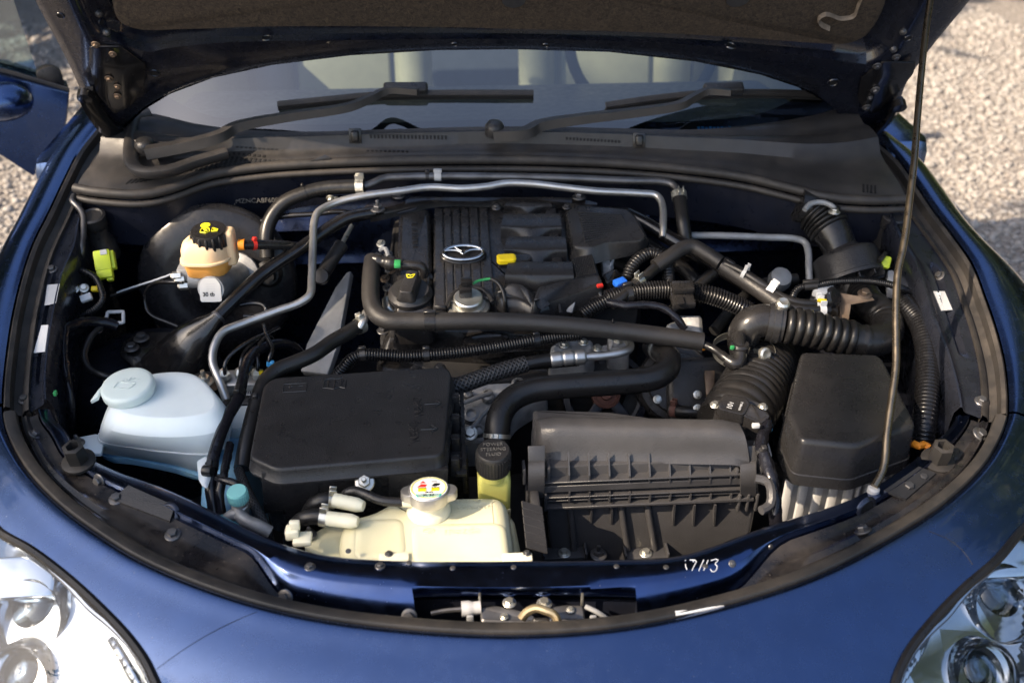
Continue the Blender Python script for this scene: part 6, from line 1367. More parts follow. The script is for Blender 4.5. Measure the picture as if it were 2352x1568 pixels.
hose('wire_loom', 'shiny corrugated loom tube crossing the engine front to the left', 'loom', [(770,868,-.11),(790,845,-.09),(808,825,-.078),(832,815,-.072),(880,815,-.07),(930,818,-.07),(985,815,-.068),(1060,808,-.066),(1140,797,-.066),(1220,783,-.066),(1290,772,-.068),(1335,768,-.07)], 14, 'loom', seg=14, wave=(.22, .0042), clamps=[(836, 815, 'tie', 'plastic_shiny', .009, 1.1), (981, 816, 'tie', 'plastic_shiny', .009, 1.1), (1232, 781, 'tie', 'plastic_shiny', .009, 1.1)])
hose('wire_loom', 'thick shiny corrugated loom tube behind the foam hose on the right', 'loom', [(1392,688,-.042),(1420,680,-.040),(1470,670,-.038),(1520,666,-.038),(1580,668,-.040),(1640,680,-.044),(1690,700,-.056),(1720,715,-.07)], 21, 'loom', seg=16, wave=(.2, .0046), clamps=[(1440, 674, 'tie', 'plastic_shiny', .012, 1.08)])
hose('wire_loom', 'short corrugated loom branch dropping left behind the foam hose', 'loom', [(1420,680,-.040),(1392,692,-.042),(1360,708,-.048),(1338,724,-.055)], 16, 'loom', seg=14, wave=(.2, .0044))
hose('taped_wires', 'black taped wire bundle dropping to a grey bracket right of the foam hose', 'wire bundle', [(1395,694,-.036),(1440,702,-.035),(1490,700,-.036),(1530,710,-.04),(1556,732,-.05),(1572,755,-.065)], 9, 'tape', rough=.3)
lc = thing('loom_clip', 'square black clip holding the thick loom tube on the right', 'clip', H(1568, 700, -.06))
bm = NB(); box(bm, frame(H(1568, 660, -.018), HN), .034, .022, .012, .003); box(bm, frame(H(1568, 690, -.03), HN), .036, .030, .012, .003); part('body', bm, 'plastic_shiny', lc)
bm = NB(); box(bm, frame(H(1562, 690, -.022), HN), .012, .018, .004, .001); part('tongue', bm, 'plastic_shiny', lc)
for k in range(3): part('lettering', text_bm('C3C', frame(H(1566, 650 + k * 8, -.0105), HN), .006, .0002), 'plastic_fine', lc, 0)
hose('corrugated_tube', 'black corrugated tube arching behind the engine cover on the right', 'loom', [(1440,640,-.05),(1450,615,-.04),(1470,592,-.032),(1496,582,-.030),(1520,592,-.034),(1532,615,-.045),(1536,655,-.06)], 14, 'rubber', seg=14, wave=(.16, .0055))
hose('foam_pipe', 'bent foam covered pipe running down right behind the loom tube', 'hose', [(1505,612,-.03),(1540,588,-.022),(1568,570,-.018),(1590,566,-.018),(1618,580,-.022),(1655,604,-.028)], 17, 'foam', seg=18)
hose('foam_pipe', 'straight thick foam covered pipe ending above the intake bellows', 'hose', [(1662,612,-.028),(1700,636,-.032),(1745,666,-.036),(1790,698,-.042)], 20, 'foam', seg=18, clamps=[(1668, 612, 'tie', 'plastic_shiny', .016, .9)])
hose('water_hose', 'black hose with a zinc clamp between engine cover and foam pipe', 'hose', [(1404,700,-.04),(1430,680,-.034),(1450,662,-.032),(1480,638,-.03),(1512,610,-.03)], 13, 'rubber', clamps=[(1466, 650, 'band', 'zinc', .012, 1.12)])
hose('water_hose', 'lower thin black hose ending at two white clips above the bellows', 'hose', [(1780,694,-.042),(1810,706,-.044),(1850,712,-.044),(1905,712,-.044)], 14, 'rubber', clamps=[(1890, 712, 'band', 'white', .010, 1.12)], group='twin hoses with white clips')
hose('water_hose', 'upper thin black hose ending at two white clips above the bellows', 'hose', [(1666,606,-.02),(1700,622,-.02),(1740,646,-.024),(1770,666,-.03),(1800,684,-.034),(1840,696,-.036),(1890,696,-.036)], 10, 'rubber', clamps=[(1776, 656, 'band', 'white', .012, 1.5), (1884, 696, 'band', 'white', .010, 1.15), (1716, 628, 'band', 'label_grey', .006, 1.4)], group='twin hoses with white clips')
bm = NB(); tube(bm, PP([(1878, 689, -.026), (1898, 691, -.026)]), .003, 6, .004); tag(part('yellow_tag', bm, 'yellow'), 'tiny yellow tag on the upper white hose clip', 'tag')
pl = thing('sensor_plug', 'pale grey plug with a black collar left of the intake bracket', 'plug', H(1900, 690, -.05))
bm = NB(); box(bm, frame(H(1890, 668, -.025), HN, Vector((1, -.6, 0))), .028, .024, .016, .003); part('body', bm, 'label_grey', pl)
bm = NB(); lathe(bm, [(.016, -.01), (.017, .006), (.013, .010)], frame(H(1908, 684, -.032), (.5, -.6, .5)), 20); part('collar', bm, 'plastic_shiny', pl)
hose('wire_loom', 'thin corrugated loom looped over the resonator drum', 'loom', [(1824,700,-.05),(1822,680,-.03),(1835,662,-.02),(1870,656,-.015),(1910,648,-.012),(1950,645,-.010),(1990,645,-.012),(2030,650,-.016),(2060,658,-.022),(2085,668,-.04)], 8, 'loom', seg=10, wave=(.2, .0034), clamps=[(1862, 657, 'tie', 'trim_plastic', .020, 1.1)])
hose('loom_tube', 'wide black corrugated tube standing at the right flange', 'loom', [(2070,690,-.06),(2090,712,-.05),(2112,740,-.045),(2126,780,-.045),(2132,840,-.05),(2130,910,-.058),(2124,970,-.07),(2118,1030,-.09)], 27, 'loom', seg=18, wave=(.10, .0062))
bm = NB(); tube(bm, PP([(2098, 1018, -.05), (2112, 1024, -.048), (2122, 1020, -.05), (2134, 1028, -.052)]), .005, 8, .004); tag(part('orange_wire', bm, 'orange'), 'short orange wire at the foot of the corrugated tube', 'wire')
hose('engine_hose', 'smooth black hose from the engine round the fuse box to the front', 'hose', [(834,744,-.06),(818,752,-.058),(796,766,-.056),(764,784,-.055),(724,812,-.054),(680,832,-.054),(640,848,-.054),(612,872,-.056),(596,905,-.058),(584,945,-.062),(574,985,-.066),(564,1030,-.072),(556,1075,-.08)], 18, 'rubber', seg=18, clamps=[(826, 748, 'band', 'zinc', .010, 1.1), (592, 922, 'tie', 'plastic', .006, 1.04)])
hose('silver_nipple', 'small silver pipe end joining the engine hose below the foam hose', 'pipe', [(826,752,-.055),(832,742,-.05),(838,730,-.05),(840,718,-.055)], 9, 'alu')
hose('wire_harness', 'glossy taped wire harness arching past the washer bottle', 'wire harness', [(690,830,-.13),(688,812,-.11),(672,796,-.09),(648,789,-.075),(615,794,-.065),(586,808,-.058),(568,832,-.052),(558,870,-.048),(546,915,-.046),(524,956,-.046),(506,1000,-.048),(494,1035,-.052),(485,1080,-.058),(486,1130,-.07),(494,1185,-.09)], 13, 'tape', seg=16, rough=.10, clamps=[(548, 908, 'tie', 'rubber', .012, 1.12), (487, 1076, 'tie', 'rubber', .008, 1.1)])
hose('taped_branch', 'flat taped branch bending off the wire harness near the front', 'wire harness', [(528,1020,-.06),(520,1060,-.055),(512,1100,-.05),(505,1130,-.06),(510,1180,-.08)], 10, 'tape', rough=.25)
hose('taped_branch', 'short taped stub pointing at the teal valve cap', 'wire harness', [(500,1098,-.05),(520,1104,-.045),(545,1112,-.045),(552,1128,-.05)], 9, 'tape', rough=.25)
hose('braided_hose', 'braided black hose slanting down left of the fuse box', 'hose', [(548,1078,-.075),(558,1105,-.075),(574,1140,-.075),(594,1178,-.08),(612,1215,-.09),(620,1250,-.11)], 12, 'braid', seg=14)
ac = thing('service_port', 'aluminium service port with a teal screw cap by the front rim', 'service port', H(560, 1210, -.1))
p = H(546, 1136, -.038); m = mpp(p); f = frame(p, (0, -.12, 1)); bm = NB(); lathe(bm, [(.0115, -.010), (.0125, -.008), (.0125, .006), (.0115, .008), (.001, .008)], f, 28); cp = part('cap', bm, 'teal', ac, 30)
rb = NB(); box(rb, Matrix(), .0012, .0012, .014); rme = mesh_of('grip_rib', rb, 'teal', 0)
for k in range(24): a = R(15 * k); inst('grip_rib', rme, cp, f @ Matrix.Translation((.0126 * math.cos(a), .0126 * math.sin(a), -.001)))
bm = NB(); lathe(bm, [(.009, -.035), (.009, -.026), (.011, -.025), (.011, -.018), (.010, -.017), (.010, -.010)], f, 24); part('collar', bm, 'alu', ac, 30)
bm = NB(); tube(bm, PP([(546,1152,-.055),(550,1180,-.062),(566,1196,-.064),(590,1206,-.066),(620,1222,-.075)]), .0085, 12, .006); tube(bm, PP([(548,1178,-.062),(530,1184,-.064),(524,1190,-.07)]), .008, 12, .006); part('pipe', bm, 'cast_alu', ac)

# ================================================================== ABS BLOCK AND BRAKE LINES
abk = thing('brake_valve_block', 'silver valve block with brake line nuts between washer bottle and fuse box', 'valve block', H(550, 900, -.15))
bm = NB(); A = PP([(512,850,-.085),(604,846,-.085),(606,882,-.090),(508,886,-.090)]); prism(bm, A, Vector((0, 0, -.022)), .0012); part('block', bm, 'alu', abk)
bm = NB(); A = PP([(515,888,-.107),(606,884,-.107),(608,925,-.11),(512,930,-.11)]); prism(bm, A, Vector((0, 0, -.08)), .002); part('motor_case', bm, 'plastic', abk)
bm = NB(); A = PP([(556,897,-.103),(588,896,-.103),(588,905,-.104),(556,906,-.104)]); prism(bm, A, Vector((0, 0, -.002))); part('barcode_label', bm, 'white', abk)
for k in range(6): bm = NB(); p = H(560 + k * 5, 901, -.1025); box(bm, frame(p, HN), .0016, .006, .0006); part('barcode', bm, 'ink', abk, 0)
for x, y in ((517, 868), (592, 866), (553, 866), (570, 852)):
    p = H(x, y, -.085); bm = NB(); lathe(bm, [(.0085, 0), (.009, .008), (.006, .014), (.004, .016)], frame(p, UP), 6); part('union_nut', bm, 'zinc', abk, 20)
for lab, pts in (('leftmost of the thin black brake lines on the silver block', [(517,866,-.08),(516,840,-.06),(524,822,-.055),(548,800,-.05),(580,780,-.05),(606,768,-.055),(640,752,-.08)]), ('second thin black brake line from the left on the silver block', [(553,864,-.08),(553,835,-.06),(562,808,-.055),(580,790,-.055),(610,775,-.07)]),
                 ('black brake line with a yellow band on the silver block', [(592,864,-.08),(592,835,-.062),(592,800,-.055),(606,778,-.055),(620,772,-.06),(630,790,-.08)]), ('black brake line with a light blue band on the silver block', [(616,850,-.08),(618,825,-.062),(626,800,-.056),(612,770,-.055),(606,745,-.06)])):
    hose('brake_line', lab, 'brake line', pts, 4.6, 'gloss_black', 10, 'brake lines on the valve block', clamps=[(592, 852, 'tie', 'yellow', .006, 1.0)] if 'yellow' in lab else ([(617, 838, 'tie', 'sky_blue', .008, 1.0)] if 'blue band' in lab else ()))
p = H(470, 878, -.12); ws = thing('mounting_stud', 'zinc flange nut on a stud right of the washer bottle', 'nut', H(470, 880, -.13)); bolt(ws, p, UP, .015, 'zstud'); bm = NB(); lathe(bm, [(.03, -.006), (.03, 0), (.02, .001)], frame(p, UP), 24); part('rubber_pad', bm, 'rubber', ws)
bm = NB(); A = PP([(797,624,-.12),(806,622,-.12),(775,790,-.16),(752,860,-.19),(690,852,-.19),(704,790,-.165),(770,660,-.13)]); prism(bm, A, Vector((.004, .004, -.012)), .002); tag(part('heat_shield', bm, 'grey_steel'), 'long pale grey metal shield slanting down left of the engine', 'heat shield')
for q in ([(716,800,-.155),(748,772,-.15)],): pass
hd_ = thing('damper', 'small black gas damper with a silver rod left of the engine', 'damper', H(740, 640, -.12))
bm = NB(); tube(bm, PP([(734,640,-.09),(760,600,-.08),(785,562,-.07)]), .012, 14, .006); part('cylinder', bm, 'plastic', hd_)
bm = NB(); tube(bm, PP([(785,562,-.07),(796,540,-.065),(808,518,-.06)]), .004, 10, .006); part('rod', bm, 'zinc', hd_)
bm = NB(); lathe(bm, [(.012, -.006), (.014, 0), (.012, .006), (.001, .007)], frame(H(738, 636, -.08), (0, -.7, .7)), 16); part('end_eye', bm, 'rubber', hd_)

# ================================================================== LEFT CORNER OF THE BAY
tw = thing('strut_tower', 'dark dusty strut tower top left behind the washer bottle', 'strut tower', H(310, 820, -.30))
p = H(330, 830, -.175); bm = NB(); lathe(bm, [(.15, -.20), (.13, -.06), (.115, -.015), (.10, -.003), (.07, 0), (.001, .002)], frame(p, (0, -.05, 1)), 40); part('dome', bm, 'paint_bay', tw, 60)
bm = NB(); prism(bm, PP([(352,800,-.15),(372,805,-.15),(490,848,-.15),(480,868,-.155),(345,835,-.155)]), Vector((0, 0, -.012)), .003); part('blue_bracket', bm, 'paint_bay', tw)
for x, y, r in ((250, 870, .01), (225, 760, .009)): bolt(tw, H(x, y, -.15), UP, r, 'dark')
tr = thing('strut_tower', 'dark strut tower top right under the intake bend', 'strut tower', H(2010, 900, -.35))
p = H(1990, 860, -.20); bm = NB(); lathe(bm, [(.15, -.20), (.13, -.06), (.115, -.015), (.10, -.003), (.07, 0), (.001, .002)], frame(p, (0, -.05, 1)), 40); part('dome', bm, 'paint_bay', tr, 60)
for nm, lab, x, sgn in (('wing_motor', 'left black cap on a stub at the corner of the bay beneath the cowl', 212, 1), ('wing_motor', 'right black cap on a stub at the corner of the bay behind the prop rod', 2054, -1)):
    t = thing(nm, lab, 'cap', H(x, 560, -.12), 'hinge actuators in the bay corners'); p = H(x, 500, -.02); bm = NB(); lathe(bm, [(.021, -.004), (.022, .004), (.018, .006), (.016, .004), (.001, .004)], frame(p, (0, -.2, 1)), 24); part('cap', bm, 'plastic', t)
    bm = NB(); lathe(bm, [(.026, -.08), (.024, -.05), (.019, -.044), (.018, -.02), (.021, -.016), (.021, -.004)], frame(p, (0, -.2, 1)), 24); part('stub', bm, 'plastic', t)
yc = thing('yellow_connector', 'bright lime yellow plug hanging in the left corner of the bay', 'connector', H(238, 640, -.1))
p = H(238, 600, -.04); f = frame(p, Vector((.1, -.7, .6)), Vector((1, .1, .12))); bm = NB(); box(bm, f, .026, .034, .022, .003); box(bm, f @ Matrix.Translation((.014, 0, -.002)), .008, .03, .016, .002); part('housing', bm, 'lime', yc)
bm = NB(); box(bm, f @ Matrix.Translation((.0, -.022, .002)), .024, .014, .016, .002); box(bm, f @ Matrix.Translation((.006, -.030, .0)), .010, .008, .012, .002); part('latch', bm, 'lime', yc)
bm = NB(); box(bm, f @ Matrix.Translation((.004, .012, .0115)), .010, .008, .001); part('window', bm, 'label_grey', yc)
yc2 = thing('yellow_connector', 'small lime yellow plug half hidden behind the prop rod', 'connector', H(2038, 620, -.08))
p = H(2034, 603, -.04); bm = NB(); box(bm, frame(p, (-.2, -.7, .6), (1, -.5, 0)), .015, .020, .014, .003); part('housing', bm, 'lime', yc2)
bm = NB(); tube(bm, PP([(2020, 600, -.03), (2028, 590, -.028), (2034, 582, -.028)]), .004, 6, .004); part('lead', bm, 'rubber', yc2)
bm = NB(); A = PP([(2038,618,-.06),(2075,622,-.06),(2082,640,-.065),(2070,668,-.075),(2040,660,-.07)]); prism(bm, A, Vector((0, 0, -.02)), .003); tag(part('relay_box', bm, 'label_grey'), 'pale grey relay behind the prop rod at the right corner', 'relay')
CABLES = [('seal_cable', 'grey cable dropping from the cowl seal at the left corner', [(170,450,.0),(166,462,0),(178,474,-.005),(190,492,-.01),(192,530,-.02),(188,575,-.03),(186,600,-.05)], 7, 'bolt_dark', 0),
 ('wire_loop', 'ribbed wire loop under the lime plug on the left', [(176,622,-.05),(196,624,-.04),(218,636,-.04),(232,662,-.045),(236,686,-.05),(222,706,-.06),(200,720,-.07),(178,730,-.08)], 7, 'loom', 1),
 ('wire_loop', 'dark cable curving round the left strut tower', [(262,738,-.09),(240,745,-.085),(215,765,-.085),(200,792,-.09),(194,820,-.095),(205,846,-.10),(236,862,-.10),(262,868,-.105)], 8, 'rubber', 0),
 ('wire_bundle', 'taped bundle falling along the left flange', [(152,752,-.05),(148,790,-.055),(150,840,-.06),(158,890,-.07),(164,930,-.09),(165,975,-.12)], 9, 'tape', 2),
 ('wire_bundle', 'dark taped bundle crossing behind the left strut tower', [(150,756,-.055),(175,744,-.06),(205,738,-.07),(240,740,-.08),(270,748,-.09)], 12, 'tape', 2),
 ('striped_wire', 'black wire with pale spiral stripes reaching the brake cylinder', [(412,626,-.05),(380,638,-.06),(345,650,-.075),(300,664,-.09),(255,680,-.10)], 5, 'gloss_black', 0),
 ('brake_pipe', 'thin brake pipe curling down beneath the brake cylinder', [(420,648,-.05),(390,648,-.055),(352,652,-.07),(335,672,-.09),(334,702,-.11),(345,722,-.12),(390,742,-.13),(440,762,-.14)], 4.5, 'gloss_black', 0),
 ('hook_bracket', 'dark looped rod bracket under the brake servo', [(550,700,-.08),(580,696,-.08),(605,700,-.08),(612,712,-.085),(605,724,-.09),(560,726,-.09)], 6, 'gloss_black', 0)]
for nm, lab, pts, r, m, k in CABLES:
    root, path = hose(nm, lab, 'wire' if 'wire' in nm or 'cable' in nm else ('pipe' if 'pipe' in nm else 'bracket'), pts, r, m, 10, wave=(.2, .0036) if k == 1 else None, rough=.3 if k == 2 else 0)
    if nm == 'striped_wire':
        for q in range(7):
            s = path[int(len(path) * (.08 + q * .11))]; e = path[int(len(path) * (.08 + q * .11)) + 3]; bm = NB(); up = Vector((0, -.003, .0035)); tube(bm, [s + up, (s + e) / 2 + up * 1.15, e + up], .0014, 5, .004); sp = part('pale_stripe', bm, 'marker'); sp.parent = root; sp.location = OFF[sp] - OFF[root]
for x, y, m in ((198, 596, 'rubber'), (168, 668, 'grey_steel'), (200, 680, 'zinc'), (205, 700, 'white'), (238, 660, 'yellow')): pass
rl = thing('relay_bracket', 'small steel bracket with a nut and white clip in the left corner', 'bracket', H(190, 690, -.09))
bm = NB(); prism(bm, PP([(164,640,-.06),(178,640,-.06),(184,668,-.07),(172,690,-.075),(160,676,-.07)]), Vector((.004, .004, -.006)), .001); part('plate', bm, 'cast_alu', rl)
bolt(rl, H(172, 664, -.058), Vector((.2, -.6, .8)), .007, 'zinc'); bolt(rl, H(193, 662, -.06), Vector((.2, -.6, .8)), .008, 'zinc')
bm = NB(); box(bm, frame(H(198, 684, -.065), (0, -.6, .8), (1, .5, 0)), .018, .012, .008, .002); part('clip', bm, 'white', rl)
bm = NB(); box(bm, frame(H(218, 664, -.06), (0, -.6, .8)), .010, .008, .008, .001); part('yellow_clip', bm, 'yellow', rl)
lf = thing('loom_fixing', 'grey square loom clip on top of the left strut tower', 'clip', H(264, 735, -.1))
p = H(264, 728, -.08); f = frame(p, (0, -.6, .8)); bm = NB(); tube(bm, [f @ Vector(v) for v in ((-.012, .009, 0), (.012, .009, 0), (.014, -.010, 0), (-.014, -.010, 0), (-.012, .009, 0))], .0028, 8, .003, False); part('frame', bm, 'label_grey', lf)
bm = NB(); box(bm, Matrix.Translation(H(127, 903, -.012)), .004, .007, .006, .001); tag(part('green_plug', bm, 'green'), 'tiny green plug on the inner left flange', 'plug')
# odds and ends right of the engine cover
for nm, lab, pts, mt in (('injector_plug', 'grey injector plug right of the ribbed cover block', [(1380,590,-.05),(1400,588,-.045),(1412,596,-.045),(1402,612,-.05),(1385,612,-.055)], 'label_grey'), ('coil_plug', 'black angled plug below the injector plug', [(1384,632,-.05),(1406,620,-.045),(1420,620,-.045),(1424,632,-.05),(1394,652,-.055)], 'plastic_shiny')):
    t = thing(nm, lab, 'plug', H(pts[0][0], pts[0][1] + 10, -.08)); bm = NB(); A = PP(pts); stack(bm, fillet(A, .003), [(-.02, 0), (0, 0), (.002, .002)]); part('body', bm, mt, t); bm = NB(); tube(bm, [sum(A, Vector()) / 5, sum(A, Vector()) / 5 + Vector((.03, .01, -.02)), sum(A, Vector()) / 5 + Vector((.05, 0, -.05))], .008, 10, .006); part('lead', bm, 'rubber', t)
bm = NB(); box(bm, frame(H(1424, 649, -.03), HN, (1, .5, 0)), .020, .014, .010, .002); tag(part('blue_clip', bm, 'blue'), 'small bright blue clip right of the engine cover', 'clip')
bm = NB(); box(bm, frame(H(1378, 656, -.024), HN, (1, .2, 0)), .010, .006, .005, .001); tag(part('red_clip', bm, 'red'), 'tiny red clip at the corner of the engine cover', 'clip')
bm = NB(); A = PP([(1345,668,-.04),(1368,660,-.036),(1384,668,-.038),(1380,684,-.044),(1350,684,-.046)]); stack(bm, fillet(A, .006), [(-.016, 0), (0, 0), (.002, .003)]); tag(part('plug_boot', bm, 'plastic_shiny'), 'glossy black boot below the red clip', 'boot')
for x0, y0, x1, y1, r in ((1281, 682, 1288, 720, 4), (1310, 684, 1300, 715, 7), (1318, 690, 1322, 712, 4)):
    pass
bm = NB(); A = PP([(1279,678,-.04),(1284,676,-.04),(1290,716,-.05),(1284,718,-.05)]); prism(bm, A, Vector((.002, .003, -.004))); tag(part('strap_end', bm, 'plastic'), 'black strap end standing behind the foam hose', 'strap')
bm = NB(); A = PP([(1300,716,-.06),(1308,695,-.05),(1318,684,-.045),(1322,690,-.046),(1314,718,-.06)]); prism(bm, A, Vector((.002, .004, -.004)), .001); tag(part('grey_tab', bm, 'grey_steel'), 'small grey metal tab behind the foam hose', 'tab')
for lab, pts, r, mt in (('dark hose behind the right strut brace arm', [(1480,560,-.08),(1530,590,-.085),(1590,640,-.09),(1620,690,-.11)], 18, 'rubber'), ('dark hose crossing under the foam pipe on the right', [(1540,720,-.12),(1570,690,-.10),(1610,650,-.085),(1650,620,-.08)], 15, 'rubber'), ('dark pipe behind the intake bellows', [(1640,760,-.12),(1700,690,-.11),(1760,650,-.11),(1830,640,-.11)], 13, 'engine_dark'), ('black hose low beside the right strut tower', [(1890,760,-.16),(1940,740,-.13),(1900,700,-.11),(1860,690,-.11)], 14, 'rubber')):
    hose('background_hose', lab, 'hose', pts, r, mt)
bm = NB(); lathe(bm, [(.018, 0), (.020, .01), (.017, .024), (.008, .028), (.001, .028)], frame(H(1786, 650, -.10), (0, -.5, .8)), 24); tag(part('actuator', bm, 'grey_steel'), 'small grey metal actuator behind the twin hoses', 'actuator')
bm = NB(); tube(bm, PP([(1590,792,-.065),(1604,800,-.066),(1618,802,-.07)]), .002, 6, .004); tag(part('orange_wire', bm, 'orange'), 'tiny orange wire under the end of the foam hose', 'wire')
hc = thing('hose_clamp', 'worm drive clamp with a cross head screw under the intake elbow', 'hose clamp', H(1720, 815, -.1))
bm = NB(); lathe(bm, [(.046, -.006), (.047, -.006), (.047, .006), (.046, .006)], frame(H(1708, 806, -.075), (0, .0, 1)), 36, False); part('band', bm, 'zinc', hc)
bm = NB(); lathe(bm, [(.006, -.02), (.006, 0), (.010, .001), (.010, .008), (.007, .010), (.001, .009)], frame(H(1752, 812, -.06), (.3, -.8, .4)), 14); part('screw', bm, 'zinc', hc)

# ================================================================== HOOD LATCH
hl = thing('hood_latch', 'hood latch with a brass coloured hook in the pocket behind the bumper', 'latch', H(1230, 1430, -.09))
def latch():
    hh = -.045
    bm = NB(); A = PP([(1102,1392,hh),(1140,1388,hh),(1190,1398,hh),(1230,1412,hh),(1230,1430,hh),(1105,1425,hh)]); stack(bm, fillet(A, .004), [(-.03, 0), (-.002, 0), (0, .002)]); part('base', bm, 'bolt_dark', hl)
    bm = NB(); A = PP([(1262,1392,hh),(1300,1386,hh),(1340,1388,hh),(1345,1425,hh),(1262,1425,hh)]); stack(bm, fillet(A, .004), [(-.03, 0), (-.002, 0), (0, .002)]); part('base', bm, 'bolt_dark', hl)
    bm = NB(); tube(bm, PP([(1198,1420,-.020),(1212,1404,-.014),(1232,1396,-.010),(1254,1402,-.010),(1272,1410,-.012),(1280,1424,-.016),(1276,1438,-.022)]), .0068, 10, .004, flat=.7); part('hook', bm, 'brass', hl)
    bm = NB(); A = PP([(1222,1418,-.020),(1262,1418,-.020),(1268,1442,-.022),(1218,1442,-.022)]); stack(bm, fillet(A, .004), [(-.014, 0), (0, 0), (.001, .002)]); part('pad', bm, 'plastic', hl)
    bm = NB(); tube(bm, PP([(1060,1398,hh),(1084,1396,hh),(1104,1394,hh)]), lambda s: .0075 + (.0015 if s < .01 else 0), 14, .003); part('cable_end', bm, 'label_grey', hl)
    bm = NB(); tube(bm, PP([(990,1408,hh - .004),(1020,1402,hh - .002),(1062,1398,hh)]), .003, 8, .006); part('cable', bm, 'bolt_dark', hl)
    bm = NB(); tube(bm, PP([(1345,1392,hh),(1372,1405,hh),(1400,1424,hh - .01)]), .003, 8, .006); part('cable', bm, 'grey_steel', hl)
    for x, y, r in ((1170, 1384, .008), (1158, 1416, .005), (1250, 1386, .009), (1310, 1400, .005)): bolt(hl, H(x, y, hh + .002), UP, r, 'zinc')
    for x in (1102, 1337): bm = NB(); box(bm, Matrix.Translation(H(x, 1376, hh + .004)), .003, .004, .020, .001); part('pin', bm, 'zinc', hl)
    for x in (1080, 1362): bm = NB(); box(bm, Matrix.Translation(H(x, 1424, hh)), .008, .004, .016, .002); part('tab', bm, 'grey_steel', hl)
mat('brass', (.55, .44, .26), .35, metal=.8, var=.2)
latch()

# ================================================================== PROP ROD
def rod():
    B0 = H(2008, 1117, -.012); T0 = HP(2138, -30, .01); n = (T0 - B0).cross(RIGHT).normalized()
    pts = [on(x, y, B0, n) for x, y in ((2137,0),(2128,60),(2116,172),(2107,275),(2099,378),(2089,460),(2080,536),(2072,580),(2064,614),(2060,650),(2058,705),(2058,770),(2058,838),(2052,890),(2042,960),(2036,1010),(2033,1058),(2026,1085),(2008,1117))]
    pts = [T0 + (T0 - pts[0]).normalized() * .1] + [T0] + pts
    pr = thing('prop_rod', 'thin bare steel rod holding up the hood at the right', 'prop rod', B0)
    bm = NB(); tube(bm, pts, .0050, 14, .012); part('rod', bm, 'rod_steel', pr, 60)
    bm = NB(); lathe(bm, [(.0075, -.006), (.0075, .001), (.005, .003), (.001, .003)], frame(B0 + Vector((0, 0, -.004)), UP), 20); part('pivot', bm, 'tray_white', pr)
HA = R(56); HG = Vector((0, 1.06, .835)); Hn = Vector((0, -math.sin(HA), -math.cos(HA)))
rod()
